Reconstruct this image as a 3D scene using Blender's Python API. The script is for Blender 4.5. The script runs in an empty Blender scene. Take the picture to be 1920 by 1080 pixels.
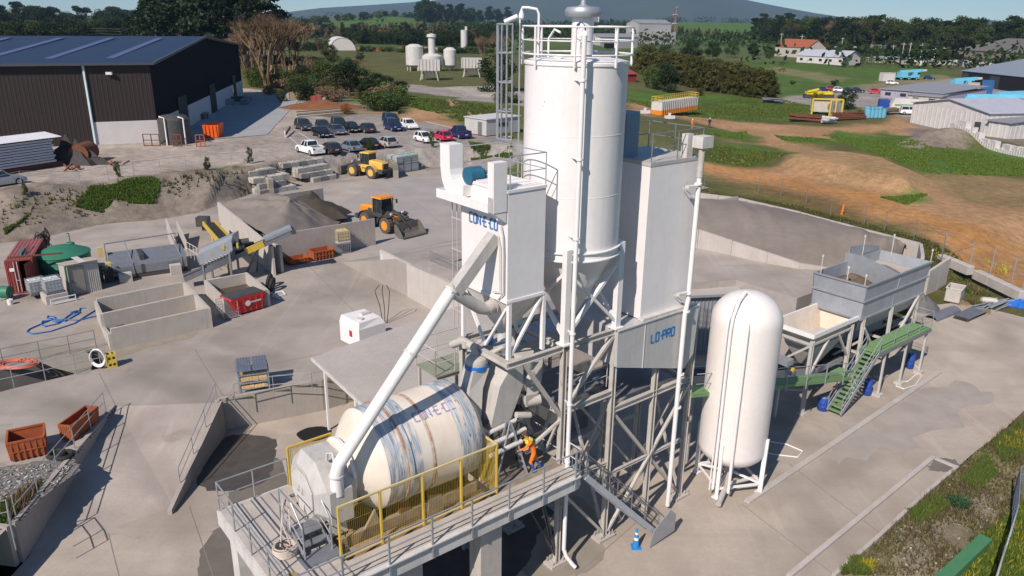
import bpy,bmesh,math,random
import numpy as np
from math import cos,sin,tau,hypot,pi,atan2
from mathutils import Vector,Matrix,noise
Vc = Vector
R = math.radians
random.seed(7)
scene = bpy.context.scene
COL = scene.collection

# camera, sky, sun, exposure
FPX,PITCH,ROLL,CAMH = 1445.0,R(19.2),R(0.7),19.5
cam_d = bpy.data.cameras.new('camera'); cam = bpy.data.objects.new('camera', cam_d); COL.objects.link(cam)
cam_d.sensor_width = 36.0; cam_d.lens = 36.0 * FPX / 1920.0
cam_d.clip_start = 0.5; cam_d.clip_end = 40000
def _camm():
 fw = Vc((0,cos(PITCH),-sin(PITCH))); up = Vc((0,sin(PITCH),cos(PITCH))); rt = Vc((1,0,0))
 c,s = cos(ROLL),sin(ROLL)
 r2 = rt * c + up * s; u2 = up * c - rt * s
 m = Matrix((r2,u2,-fw)).transposed().to_4x4(); m.translation = Vc((0,0,CAMH)); return m
cam.matrix_world = _camm(); scene.camera = cam
SUN_AZ,SUN_EL = 59.0,41.0          # direction the shadows run (from +X), height of the sun
world = bpy.data.worlds.new('World'); scene.world = world; world.use_nodes = True
wn = world.node_tree; sky = wn.nodes.new('ShaderNodeTexSky'); sky.sky_type = 'NISHITA'; sky.sun_disc = False
sky.sun_elevation = R(SUN_EL); sky.sun_rotation = atan2(-cos(R(SUN_AZ)),-sin(R(SUN_AZ)))
sky.air_density = 0.8; sky.dust_density = 0.0; sky.ozone_density = 1.5; sky.altitude = 20
bgn = wn.nodes['Background']; tn = wn.nodes.new('ShaderNodeVectorMath'); tn.operation = 'MULTIPLY'; tn.inputs[1].default_value = (.66,.84,.98); wn.links.new(sky.outputs[0],tn.inputs[0]); wn.links.new(tn.outputs[0],bgn.inputs[0]); bgn.inputs[1].default_value = 0.1
sd = bpy.data.lights.new('sun', 'SUN'); sd.energy = 4.9; sd.angle = R(0.53); sd.color = (1.0,0.905,0.82)
sun = bpy.data.objects.new('sun', sd); COL.objects.link(sun)
sun.rotation_euler = Vc((cos(R(SUN_AZ)) * cos(R(SUN_EL)),sin(R(SUN_AZ)) * cos(R(SUN_EL)),-sin(R(SUN_EL)))).to_track_quat('-Z', 'Y').to_euler()
vs = scene.view_settings; vs.view_transform = 'Standard'; vs.look = 'None'; vs.exposure = 0.2; vs.gamma = 1.0; vs.use_curve_mapping = False

# pixel -> place helpers (photo pixels, 1920 x 1080)
MC = cam.matrix_world.to_3x3()
def ray(px,py): return MC @ Vc(((px - 960) / FPX,-(py - 540) / FPX,-1.0))
def G(px,py,z=0.0):
 d = ray(px,py); t = (z - CAMH) / d.z; return Vc((0,0,CAMH)) + d * t
PA = R(38.8); F1 = G(1043,1055,-1.8)
PL = Matrix.Translation((F1.x,F1.y,0)) @ Matrix.Rotation(PA,4, 'Z')       # plant frame: u along the frame line, v to the back left
PLI = PL.inverted(); ID = Matrix.Identity(4)
def uv(px,py,z=0.0): return PLI @ G(px,py,z)
def L(u,v,z=0.0): return PL @ Vc((u,v,z))

# mesh builder
WM = {}; KIDS = {}
class MB:
 def __init__(s,fr=ID): s.v = []; s.f = []; s.fr = fr; s.m = []; s.cm = 0
 def add(s,vs_,fs):
  n = len(s.v); s.v += [Vc(p) for p in vs_]; s.f += [[i + n for i in f] for f in fs]; s.m += [s.cm] * len(fs); return s
 def box(s,c,d,rz=0.0,tl=None):
  x,y,z = d[0] / 2,d[1] / 2,d[2] / 2; cs,sn = cos(rz),sin(rz)
  P = []
  for (a,b,e) in ((-x,-y,-z),(x,-y,-z),(x,y,-z),(-x,y,-z),(-x,-y,z),(x,-y,z),(x,y,z),(-x,y,z)):
   P.append((c[0] + a * cs - b * sn,c[1] + a * sn + b * cs,c[2] + e))
  return s.add(P,((3,2,1,0),(4,5,6,7),(0,1,5,4),(1,2,6,5),(2,3,7,6),(3,0,4,7)))
 def b2(s,p,q):
  return s.box([(p[i] + q[i]) / 2 for i in range(3)],[abs(q[i] - p[i]) for i in range(3)])
 def bar(s,a,b,w,h=None,up=(0,0,1)):
  a,b = Vc(a),Vc(b); h = h or w; d = (b - a)
  if d.length < 1e-6: return s
  d.normalize(); upv = Vc(up)
  if abs(d.dot(upv)) > 0.98: upv = Vc((1,0,0))
  x = d.cross(upv).normalized() * (w / 2); y = x.cross(d).normalized() * (h / 2)
  P = [a - x - y,a + x - y,a + x + y,a - x + y,b - x - y,b + x - y,b + x + y,b - x + y]
  return s.add(P,((3,2,1,0),(4,5,6,7),(0,1,5,4),(1,2,6,5),(2,3,7,6),(3,0,4,7)))
 def ibeam(s,a,b,w,h,t=0.025,up=(0,0,1)):
  a,b = Vc(a),Vc(b); d = (b - a).normalized(); upv = Vc(up)
  if abs(d.dot(upv)) > 0.98: upv = Vc((0,1,0))
  x = d.cross(upv).normalized(); y = x.cross(d).normalized()
  for k in (-1,1):
   o = y * (k * (h - t) / 2); s.bar(a + o,b + o,w,t,y)
  return s.bar(a,b,t,h - 2 * t,y)
 def cyl(s,a,b,r1,r2=None,n=12,caps=True):
  a,b = Vc(a),Vc(b); r2 = r1 if r2 is None else r2; d = (b - a).normalized()
  u = d.orthogonal().normalized(); w = d.cross(u); P = []
  for i in range(n):
   t = 2 * pi * i / n; e = u * cos(t) + w * sin(t); P += [a + e * r1,b + e * r2]
  F = [[2 * i,2 * ((i + 1) % n),2 * ((i + 1) % n) + 1,2 * i + 1] for i in range(n)]
  if caps: F += [[2 * i for i in range(n)][::-1],[2 * i + 1 for i in range(n)]]
  return s.add(P,F)
 def tube(s,path,r,n=8,closed=False):
  pts = [Vc(p) for p in path]; m = len(pts); P = []; pu = None
  for i,p in enumerate(pts):
   q0 = pts[(i - 1) % m] if (closed or i > 0) else p; q1 = pts[(i + 1) % m] if (closed or i < m - 1) else p
   d = (q1 - q0)
   d = d.normalized() if d.length > 1e-7 else Vc((0,0,1))
   if pu is None: pu = d.orthogonal().normalized()
   pu = (pu - d * pu.dot(d)); pu = pu.normalized() if pu.length > 1e-5 else d.orthogonal().normalized()
   w = d.cross(pu); rr = r[i] if isinstance(r,(list,tuple)) else r
   for k in range(n):
    t = 2 * pi * k / n; P.append(p + (pu * cos(t) + w * sin(t)) * rr)
  F = []
  for i in range(m if closed else m - 1):
   j = (i + 1) % m
   for k in range(n): F.append([i * n + k,i * n + (k + 1) % n,j * n + (k + 1) % n,j * n + k])
  if not closed: F += [[k for k in range(n)][::-1],[(m - 1) * n + k for k in range(n)]]
  return s.add(P,F)
 def lathe(s,c,prof,n=24,axis=(0,0,1),a0=0.0):
  c = Vc(c); d = Vc(axis).normalized(); u = d.orthogonal().normalized() if abs(d.z) < .99 else Vc((1,0,0)); w = d.cross(u); P = []
  for (r,h) in prof:
   for k in range(n):
    t = a0 + 2 * pi * k / n; P.append(c + d * h + (u * cos(t) + w * sin(t)) * r)
  F = []
  for i in range(len(prof) - 1):
   for k in range(n): F.append([i * n + k,i * n + (k + 1) % n,(i + 1) * n + (k + 1) % n,(i + 1) * n + k])
  if prof[0][0] > 1e-3: F.append([k for k in range(n)][::-1])
  if prof[-1][0] > 1e-3: F.append([(len(prof) - 1) * n + k for k in range(n)])
  return s.add(P,F)
 def prism(s,poly,z0,z1):
  n = len(poly); P = [(p[0],p[1],z0) for p in poly] + [(p[0],p[1],z1) for p in poly]
  return s.add(P,[list(range(n))[::-1],list(range(n,2 * n))] + [[i,(i + 1) % n,n + (i + 1) % n,n + i] for i in range(n)])
 def extr(s,pts,d):
  """polygon of 3d points pushed along d"""
  n = len(pts); d = Vc(d); P = [Vc(p) for p in pts] + [Vc(p) + d for p in pts]
  return s.add(P,[list(range(n))[::-1],list(range(n,2 * n))] + [[i,(i + 1) % n,n + (i + 1) % n,n + i] for i in range(n)])
 def loft(s,rings,caps=True):
  n = len(rings[0]); P = [p for r in rings for p in r]
  F = [[i * n + k,i * n + (k + 1) % n,(i + 1) * n + (k + 1) % n,(i + 1) * n + k] for i in range(len(rings) - 1) for k in range(n)]
  if caps: F += [list(range(n))[::-1],list(range((len(rings) - 1) * n,len(rings) * n))]
  return s.add(P,F)
 def panel(s,a,b,c,d,t):
  """four corners with thickness t along the normal"""
  a,b,c,d = map(Vector,(a,b,c,d)); nrm = (b - a).cross(d - a).normalized() * t
  return s.extr([a,b,c,d],nrm)
 def ribs(s,a,b,c,d,n,h,t=0.01):
  """corrugated sheet over the quad a-b-c-d, ribs run a->d"""
  a,b,c,d = map(Vector,(a,b,c,d)); nrm = (b - a).cross(d - a).normalized(); P = []
  pr = ((0,0),(.32,0),(.42,1),(.58,1),(.68,0))
  for i in range(n):
   for (x,y) in pr:
    k = (i + x) / n; P += [a.lerp(b,k) + nrm * (h * y),d.lerp(c,k) + nrm * (h * y)]
  P += [b,c]; m = len(P) // 2
  return s.add(P,[[2 * i,2 * i + 2,2 * i + 3,2 * i + 1] for i in range(m - 1)])
 def B(s,name,mat,parent=None,smooth=False,origin=None):
  mats = mat if isinstance(mat,(list,tuple)) else [mat]
  me = bpy.data.meshes.new(name)
  W = s.fr
  if parent is not None: X = WM[parent.name].inverted() @ W
  else:
   if origin is None and s.v:
    q = [W @ p for p in s.v]; xs = [p.x for p in q]; ys = [p.y for p in q]; zs = [p.z for p in q]
    origin = Vc(((min(xs) + max(xs)) / 2,(min(ys) + max(ys)) / 2,min(zs)))
   X = Matrix.Translation(-Vc(origin)) @ W
  me.from_pydata([X @ p for p in s.v],[],s.f)
  for m in mats: me.materials.append(m)
  if len(mats) > 1: me.polygons.foreach_set('material_index', s.m)
  if smooth:
   me.polygons.foreach_set('use_smooth', [True] * len(me.polygons))
   me.set_sharp_from_angle(angle=R(38))
  me.update()
  o = bpy.data.objects.new(name,me); COL.objects.link(o)
  if parent is not None:
   o.parent = parent; WM[o.name] = WM[parent.name]; KIDS.setdefault(parent.name,[]).append(o)
  else:
   o.location = origin; WM[o.name] = Matrix.Translation(origin)
  return o
def tag(o,label=None,cat=None,group=None,kind=None):
 if label: o['label'] = label
 if cat: o['category'] = cat
 if group: o['group'] = group
 if kind: o['kind'] = kind
 return o
def thing(name,label,cat,loc,fr=ID,rz=0.0,group=None):
 o = bpy.data.objects.new(name,None); COL.objects.link(o); o.empty_display_size = 0.3
 p = fr @ Vc(loc); a = fr.to_euler().z + rz
 m = Matrix.Translation(p) @ Matrix.Rotation(a,4, 'Z'); o.matrix_world = m; WM[o.name] = m
 return tag(o,label,cat,group)
def place(o,x,y,z,rz=0.0,s=1.0):
 o.location = (x,y,z); o.rotation_euler = (0,0,rz); o.scale = (s,s,s) if not isinstance(s,tuple) else s
 return o
def copy_tree(o,parent=None):
 c = o.copy(); COL.objects.link(c); c.parent = parent; KIDS[c.name] = []
 for k in KIDS.get(o.name,[]): KIDS[c.name].append(copy_tree(k,c))
 return c

# materials
def new_mat(name):
 m = bpy.data.materials.new(name); m.use_nodes = True; nt = m.node_tree; return m,nt,nt.nodes['Principled BSDF']
MATS = {}
def M(name,c,rough=0.6,metal=0.0,c2=None,sc=1.0,amt=0.5,bump=0.0,bs=30.0,streak=None,island=0.0,spec=0.35,rust=0.0,objrand=0.0):
 """procedural paint: base colour, a second colour mixed by noise, optional vertical streaks, rust spots, per-piece variation"""
 if name in MATS: return MATS[name]
 m,nt,b = new_mat(name); N,K = nt.nodes,nt.links
 tc = N.new('ShaderNodeNewGeometry'); pos = tc.outputs['Position']
 def mix(fac,a,bb,typ='MIX'):
  n = N.new('ShaderNodeMix'); n.data_type = 'RGBA'; n.blend_type = typ
  if hasattr(fac, 'links') or isinstance(fac,bpy.types.NodeSocket): K.new(fac,n.inputs[0])
  else: n.inputs[0].default_value = fac
  for s_,q in ((6,a),(7,bb)):
   if isinstance(q,bpy.types.NodeSocket): K.new(q,n.inputs[s_])
   else: n.inputs[s_].default_value = (q[0],q[1],q[2],1)
  return n.outputs[2]
 def ns(scale,detail=6,vec=None,rgh=0.6):
  n = N.new('ShaderNodeTexNoise'); n.inputs['Scale'].default_value = scale; n.inputs['Detail'].default_value = detail; n.inputs['Roughness'].default_value = rgh
  K.new(vec or pos,n.inputs['Vector']); return n.outputs['Fac']
 def ramp(f,lo,hi,a=0.0,bb=1.0):
  n = N.new('ShaderNodeMapRange'); n.inputs[1].default_value = lo; n.inputs[2].default_value = hi; n.inputs[3].default_value = a; n.inputs[4].default_value = bb
  K.new(f,n.inputs[0]); return n.outputs[0]
 c2 = c2 or tuple(x * 0.72 for x in c)
 col = mix(ramp(ns(sc),0.38,0.66,0,amt),c,c2)
 col = mix(ramp(ns(sc * 9,3),0.3,0.75,0,amt * 0.45),col,tuple(x * 0.8 for x in c2))
 if streak:
  mp = N.new('ShaderNodeMapping'); mp.inputs['Scale'].default_value = (5,5,0.25); K.new(pos,mp.inputs[0])
  col = mix(ramp(ns(1.0,5,mp.outputs[0]),0.52,0.75,0,0.55),col,streak)
 if rust:
  col = mix(ramp(ns(sc * 3 + 1,8),0.72 - rust * 0.25,0.8 - rust * 0.2,0,0.9),col,(0.16,0.06,0.025))
 if island:
  g = N.new('ShaderNodeNewGeometry')
  col = mix(1.0,col,mix(ramp(g.outputs['Random Per Island'],0,1),(1 - island,) * 3,(1 + island,1 + island,1 + island * .8)), 'MULTIPLY')
 if objrand:
  g = N.new('ShaderNodeObjectInfo')
  col = mix(1.0,col,mix(ramp(g.outputs['Random'],0,1),(1 - objrand,) * 3,(1 + objrand,1 + objrand * .9,1 + objrand * .7)), 'MULTIPLY')
 K.new(col,b.inputs['Base Color']); b.inputs['Roughness'].default_value = rough; b.inputs['Metallic'].default_value = metal
 b.inputs['Specular IOR Level'].default_value = spec
 if bump:
  bn = N.new('ShaderNodeBump'); bn.inputs['Strength'].default_value = bump; bn.inputs['Distance'].default_value = 0.05
  K.new(ns(bs,5),bn.inputs['Height']); K.new(bn.outputs[0],b.inputs['Normal'])
 MATS[name] = m; return m
def leaf_mat(name,a,bcol,tr=0.25):
 if name in MATS: return MATS[name]
 m,nt,b = new_mat(name); N,K = nt.nodes,nt.links
 g = N.new('ShaderNodeNewGeometry'); oi = N.new('ShaderNodeObjectInfo')
 n1 = N.new('ShaderNodeMix'); n1.data_type = 'RGBA'; K.new(g.outputs['Random Per Island'],n1.inputs[0])
 n1.inputs[6].default_value = (*a,1); n1.inputs[7].default_value = (*bcol,1)
 mr = N.new('ShaderNodeMapRange'); K.new(oi.outputs['Random'],mr.inputs[0]); mr.inputs[3].default_value = 0.7; mr.inputs[4].default_value = 1.25
 n2 = N.new('ShaderNodeVectorMath'); n2.operation = 'SCALE'; K.new(n1.outputs[2],n2.inputs[0]); K.new(mr.outputs[0],n2.inputs[3])
 K.new(n2.outputs[0],b.inputs['Base Color']); b.inputs['Roughness'].default_value = 0.6; b.inputs['Specular IOR Level'].default_value = 0.2
 t = N.new('ShaderNodeBsdfTranslucent'); K.new(n2.outputs[0],t.inputs[0]); mx = N.new('ShaderNodeMixShader'); mx.inputs[0].default_value = tr
 K.new(b.outputs[0],mx.inputs[1]); K.new(t.outputs[0],mx.inputs[2]); K.new(mx.outputs[0],N['Material Output'].inputs[0])
 MATS[name] = m; return m
white = M('white_paint', (.76,.725,.71),.45,c2=(.69,.65,.625),sc=.4,amt=.5,streak=(.66,.61,.565),rust=.1)
white2 = M('clean_white_paint', (.76,.735,.72),.4,c2=(.68,.645,.62),sc=.7,amt=.4,streak=(.62,.58,.55))
steelw = M('off_white_steel', (.62,.6,.57),.5,c2=(.46,.43,.39),sc=1.4,amt=.6,rust=.25,streak=(.4,.36,.32))
greyp = M('light_grey_paint', (.5,.475,.445),.55,c2=(.39,.36,.33),sc=1.2,amt=.6,streak=(.3,.27,.24),rust=.15)
greys = M('beige_grey_steel', (.5,.465,.42),.6,c2=(.38,.345,.3),sc=1.5,amt=.7,rust=.35)
galv = M('galvanised_steel', (.42,.44,.46),.45,.5,c2=(.32,.33,.35),sc=3,amt=.5)
galvd = M('dull_galvanised_steel', (.25,.26,.28),.5,.4,c2=(.17,.18,.2),sc=3,amt=.5,rust=.2)
dark = M('dark_steel', (.05,.05,.052),.6,c2=(.09,.085,.08),sc=2,amt=.5)
black = M('black_rubber', (.018,.018,.018),.8,c2=(.04,.038,.035),sc=2,amt=.5)
conc = M('concrete', (.38,.335,.305),.9,c2=(.27,.245,.215),sc=.35,amt=.7,bump=.25,bs=12,streak=(.27,.24,.21))
concl = M('light_concrete', (.48,.43,.395),.9,c2=(.36,.33,.29),sc=.8,amt=.7,bump=.2,bs=14,streak=(.34,.3,.26))
concb = M('concrete_block', (.4,.38,.36),.95,c2=(.28,.26,.24),sc=1.2,amt=.8,bump=.3,bs=10,objrand=.42)
rust = M('rusty_steel', (.2,.07,.035),.85,c2=(.1,.04,.025),sc=3,amt=.8,bump=.3)
orange = M('rusty_orange_paint', (.42,.1,.03),.7,c2=(.22,.07,.03),sc=2.5,amt=.8,rust=.4)
redc = M('faded_red_paint', (.3,.05,.04),.6,c2=(.2,.05,.045),sc=1.5,amt=.7,streak=(.16,.06,.05),rust=.3)
yellow = M('yellow_paint', (.62,.43,.06),.5,c2=(.5,.33,.05),sc=2,amt=.6,rust=.2)
paleyel = M('pale_yellow_plastic', (.6,.45,.2),.5,c2=(.5,.38,.2),sc=2,amt=.5)
loadery = M('loader_orange_paint', (.75,.28,.02),.4,c2=(.6,.22,.03),sc=2,amt=.5,rust=.1)
loadery2 = M('loader_yellow_paint', (.72,.42,.08),.5,c2=(.55,.33,.1),sc=2,amt=.6,rust=.15)
greenw = M('green_walkway_paint', (.13,.27,.1),.7,c2=(.2,.29,.14),sc=2,amt=.7,rust=.1)
greent = M('green_plastic', (.03,.16,.09),.5,c2=(.05,.19,.12),sc=2,amt=.5)
blue = M('blue_plastic', (.02,.06,.28),.4,c2=(.03,.08,.3),sc=2,amt=.4)
conebl = M('cone_blue', (.02,.22,.55),.5,c2=(.03,.2,.45),sc=3,amt=.4)
letterbl = M('blue_lettering', (.04,.16,.4),.5,c2=(.08,.2,.42),sc=8,amt=.6)
letterpu = M('faded_blue_lettering', (.14,.14,.36),.6,c2=(.45,.42,.48),sc=14,amt=1.0)
bluegrey = M('blue_grey_housing', (.19,.27,.34),.55,c2=(.14,.2,.26),sc=1,amt=.6)
brownpl = M('brown_cladding', (.03,.02,.017),.6,c2=(.024,.017,.015),sc=.3,amt=.5)
roofd = M('dark_blue_roofing', (.018,.025,.05),.4,.2,c2=(.015,.02,.04),sc=.1,amt=.6)
roofg = M('grey_roofing', (.44,.4,.365),.6,c2=(.37,.335,.3),sc=.4,amt=.7)
skyl = M('translucent_roof_sheet', (.09,.1,.2),.4,c2=(.07,.08,.16),sc=1,amt=.4)
soil = M('heap_soil', (.16,.135,.11),.97,c2=(.11,.09,.07),sc=.5,amt=.8,bump=.8,bs=5)
sandm = M('grey_sand', (.245,.208,.175),.97,c2=(.19,.16,.135),sc=.25,amt=.9,bump=.4,bs=9)
darksand = M('wet_dark_sand', (.05,.042,.034),.95,c2=(.08,.065,.05),sc=1.5,amt=.8,bump=1.0,bs=6)
gravelm = M('crushed_rubble', (.27,.25,.23),.95,c2=(.1,.095,.085),sc=9,amt=1.0,bump=1.0,bs=16)
woodm = M('weathered_timber', (.28,.2,.12),.85,c2=(.2,.14,.08),sc=6,amt=.7)
tanm = M('tan_filler', (.6,.4,.2),.9,c2=(.42,.26,.12),sc=8,amt=.8,bump=.5)
def gm():
 m,nt,b = new_mat('dark_glass'); b.inputs['Base Color'].default_value = (.02,.03,.035,1); b.inputs['Roughness'].default_value = .08; b.inputs['Specular IOR Level'].default_value = .7
 MATS['dark_glass'] = m; return m
glass = gm()
def water_mat():
 m,nt,b = new_mat('murky_water'); b.inputs['Base Color'].default_value = (.07,.05,.03,1); b.inputs['Roughness'].default_value = .12; return m
murky = water_mat()
# THE LAND: levels (upper yard +2.5, main yard 0, plant floor -1.8)
LOWZ = -1.8
A_ = G(410,755,0); RB_ = G(325,950,LOWZ); LT_ = G(217,762,0); LB_ = G(40,1045,LOWZ)
LB_ = Vc((LT_.x + (G(28,985,0).x - LT_.x),LB_.y,LOWZ))
UPL = [G(x,y,2.5) for x,y in ((-700,425),(-200,398),(0,373),(120,353),(310,334),(470,319),(520,304),(620,291),(700,283),(860,274),(960,271),(1120,262))]
UPR = [UPL[-1],Vc((16,140,0)),Vc((18,170,0)),Vc((26,230,0)),Vc((60,420,0))]
UPP = UPL + UPR[1:] + [Vc((60,9000,0)),Vc((-9000,9000,0)),Vc((-9000,80,0))]
def inpoly(X,Y,poly):
 r = np.zeros(X.shape,bool); n = len(poly)
 for i in range(n):
  x0,y0,x1,y1 = poly[i][0],poly[i][1],poly[(i + 1) % n][0],poly[(i + 1) % n][1]
  if y0 == y1: continue
  c = ((y0 > Y) != (y1 > Y)) & (X < (x1 - x0) * (Y - y0) / (y1 - y0) + x0); r ^= c
 return r
def dline(X,Y,pts):
 d = np.full(X.shape,1e9)
 for a,b in zip(pts[:-1],pts[1:]):
  ax,ay,bx,by = a[0],a[1],b[0],b[1]; L2 = (bx - ax) ** 2 + (by - ay) ** 2 + 1e-9
  t = np.clip(((X - ax) * (bx - ax) + (Y - ay) * (by - ay)) / L2,0,1)
  d = np.minimum(d,np.hypot(X - ax - t * (bx - ax),Y - ay - t * (by - ay)))
 return d
def sm(x): x = np.clip(x,0,1); return x * x * (3 - 2 * x)
_rs = np.random.RandomState(3); _NT = _rs.rand(256,256)
def vn(X,Y,s):
 x = np.asarray(X) / s; y = np.asarray(Y) / s; xi = np.floor(x).astype(int); yi = np.floor(y).astype(int); fx = sm(x - xi); fy = sm(y - yi)
 g = lambda a,b: _NT[a % 256,b % 256]
 return (g(xi,yi) * (1 - fx) + g(xi + 1,yi) * fx) * (1 - fy) + (g(xi,yi + 1) * (1 - fx) + g(xi + 1,yi + 1) * fx) * fy
def fbm(X,Y,s): return (vn(X,Y,s) + .5 * vn(X + 37,Y,s / 2.1) + .25 * vn(X,Y + 91,s / 4.3)) / 1.75
_c,_s = cos(PA),sin(PA)
def touv(X,Y): dx = X - F1.x; dy = Y - F1.y; return dx * _c + dy * _s,-dx * _s + dy * _c
GM1 = [G(x,y,0) for x,y in ((1420,300),(1560,292),(1690,312),(1760,340),(1740,372),(1600,352),(1480,330))]      # bank of scraped earth
GM2 = G(1775,268,0)
def FW(X,Y):
 """two far pasture slopes"""
 k = X / np.maximum(Y,1); return np.maximum(sm((k - .14) / .08) * sm((.38 - k) / .07),sm((k + .27) / .07) * sm((-.08 - k) / .07)) * (Y > 850)
def zl(X,Y):
 X = np.asarray(X,float); Y = np.asarray(Y,float)
 ins = inpoly(X,Y,UPP); dn = dline(X,Y,UPL); dr = dline(X,Y,UPR)
 z = np.where(ins,1.0,np.maximum(1 - sm(dn / np.where(X < -33,7.5 + 2 * vn(X,Y,5),.8 + np.clip((-30.5 - X) / 2.5,0,1) * 7)),np.where(X > -6,1 - sm(dr / 30),0))) * 2.5
 berm = np.exp(-((dn - 1.0) / 3.2) ** 2) * (X < -33) * (Y < 110)
 z = z + berm * (1.5 * fbm(X,Y,5.0) + .5 * fbm(X,Y,1.7) - 0.55)
 u,v = touv(X,Y); lo = sm((11 - v) / 6) * sm((110 - u) / 45)
 z = np.where(z > .3,z,z * 1.0) - 1.8 * lo * (X > 6)
 ins1 = np.where(inpoly(X,Y,GM1),1,0) ; d1 = dline(X,Y,GM1 + [GM1[0]])
 z = z + np.where(ins1 > 0,sm(d1 / 5),0) * 1.6
 z = z + 2.8 * np.exp(-((X - GM2.x) ** 2 / 34 + (Y - GM2.y) ** 2 / 22))
 fld = sm((Y - 60) / 40) * np.where(X > 8,1,0)
 z = z + fld * (fbm(X,Y,14.0) - .5) * .7
 far = sm((Y - 420) / 1200)
 z = z + far * (fbm(X,Y,420.0) - .3) * 16
 z = z + 14 * sm((Y - 900) / 1100) * FW(X,Y) * np.where(Y < 3500,1,np.maximum(0,1 - (Y - 3500) / 2000))
 return z
def GL(px,py,dz=0.0):
 """the land point seen at a photo pixel"""
 z = 0.0
 for _ in range(14):
  p = G(px,min(py,2000),z); z2 = float(zl(p.x,p.y)); z = z * .4 + z2 * .6
 return G(px,py,z + dz)
def zland(x,y): return float(zl(x,y))
g_olive = (.095,.095,.032); g_bright = (.07,.12,.02); g_dark = (.05,.08,.022); g_dry = (.2,.165,.09)
d_brown = (.33,.195,.1); d_orange = (.37,.185,.068); gravel = (.34,.29,.245); asph = (.27,.24,.215); grit = (.2,.165,.13); padc = (.34,.3,.26)
ZONES = [   # colour, softness in metres, photo-pixel outline, level
 (g_bright,4,[(690,170),(960,200),(960,300),(700,250),(640,200)],2.5),
 (g_olive,4,[(640,90),(960,110),(960,180),(690,160)],2.5),
 (d_brown,3,[(755,195),(830,205),(905,250),(860,262),(800,232),(760,225)],2.5),
 (asph,1.2,[(690,158),(800,160),(960,178),(1040,190),(1040,205),(900,190),(720,168)],2.5),
 (padc,2,[(830,163),(960,160),(1000,185),(900,182)],2.5),
 (grit,3,[(505,165),(640,180),(760,212),(740,225),(600,212),(520,200)],2.5),
 (gravel,1.5,[(-700,440),(0,368),(300,330),(560,306),(640,300),(600,215),(520,172),(400,160),(200,240),(-200,250),(-900,300)],2.5),
 (asph,.8,[(560,222),(700,214),(800,228),(962,262),(975,285),(860,290),(700,305),(560,306),(525,260)],2.5),
 (d_brown,3,[(1170,215),(1240,208),(1330,224),(1480,233),(1600,238),(1690,218),(1760,222),(1740,262),(1640,268),(1560,262),(1480,262),(1600,290),(1700,320),(1760,338),(1830,372),(1930,385),(2100,470),(2000,560),(1900,500),(1800,472),(1640,405),(1480,364),(1330,330),(1240,320),(1400,290),(1390,255),(1250,230),(1170,235)],0),
 (d_orange,3,[(1310,318),(1420,316),(1500,335),(1620,362),(1740,400),(1930,440),(1960,540),(1840,478),(1650,410),(1500,368)],0),
 ((.3,.19,.095),3,[(1440,275),(1540,280),(1660,318),(1750,345),(1700,368),(1560,335),(1430,300)],0),
 ((.24,.165,.08),3,[(1755,332),(1935,337),(1960,400),(1830,378)],0),
 (g_olive,2,[(1308,268),(1400,270),(1490,288),(1516,306),(1400,318),(1308,314)],0),
 (g_bright,2,[(1335,276),(1400,274),(1480,290),(1440,300),(1340,296)],0),
 (g_bright,2,[(1540,253),(1590,245),(1700,262),(1800,276),(1940,296),(1960,335),(1850,322),(1760,330),(1680,302),(1600,276)],0),
 (g_bright,1.5,[(1452,254),(1500,258),(1560,264),(1548,270),(1480,266)],0),
 (g_bright,2,[(1315,250),(1390,246),(1402,260),(1325,264)],0),
 (g_bright,4,[(1170,185),(1290,178),(1440,180),(1500,192),(1560,205),(1500,226),(1400,226),(1300,214),(1170,206)],0),
 (g_bright,2,[(1660,245),(1740,258),(1700,266),(1640,256)],0),
 (g_olive,2,[(1300,345),(1360,352),(1500,385),(1700,440),(1790,470),(1960,560),(1960,640),(1860,590),(1740,500),(1620,450),(1400,385),(1300,372)],0),
 ((.16,.1,.04),3,[(1380,345),(1500,365),(1640,402),(1620,420),(1480,382)],0),
 ((.1,.17,.03),1.5,[(1650,370),(1700,362),(1740,372),(1700,384)],0),
 ((.07,.115,.022),3,[(1400,112),(1700,124),(1790,140),(1700,165),(1480,183),(1440,170),(1330,130)],0),
 ((.17,.16,.07),3,[(1440,124),(1530,136),(1600,146),(1560,156),(1450,136)],0),
 (g_dry,3,[(1480,184),(1600,160),(1760,140),(1800,150),(1620,178),(1500,195)],0),
 (asph,1.5,[(1460,190),(1560,165),(1650,172),(1780,148),(1960,138),(2200,250),(1960,240),(1800,228),(1690,218),(1600,200),(1500,198)],0),
 (grit,2,[(1700,232),(1790,244),(1960,290),(1960,268),(1860,240),(1740,222)],0),
 ((.07,.12,.025),8,[(125,76),(250,70),(255,84),(120,90)],3),
 ((.2,.165,.1),3,[(1560,900),(1740,925),(1830,850),(1930,760),(2300,760),(2300,1300),(1300,1300),(1500,1085)],-1.8),
 (grit,1,[(1685,264),(1738,222),(1792,218),(1866,264),(1760,284)],.5),
 ((.25,.21,.17),1.6,[(1650,1010),(1800,880),(1850,900),(1700,1050),(1560,1080)],-1.8),
 ((.09,.14,.03),1.0,[(1840,985),(1935,900),(2200,980),(2000,1300),(1780,1200)],-1.8),
]
DB0 = uv(1240,553,2.6); DB1 = uv(1388,546,2.6)
PIT = [L(-7.1,19.15),L(-1.8,18.0),L(9.5,18.0)]
low = [RB_,Vc((A_.x,A_.y,0))] + PIT + [L(9.5,14.5),L(17.0,13.0),L(24.6,9.6),L(24.6,5.2),L(37,5.2)]
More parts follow.
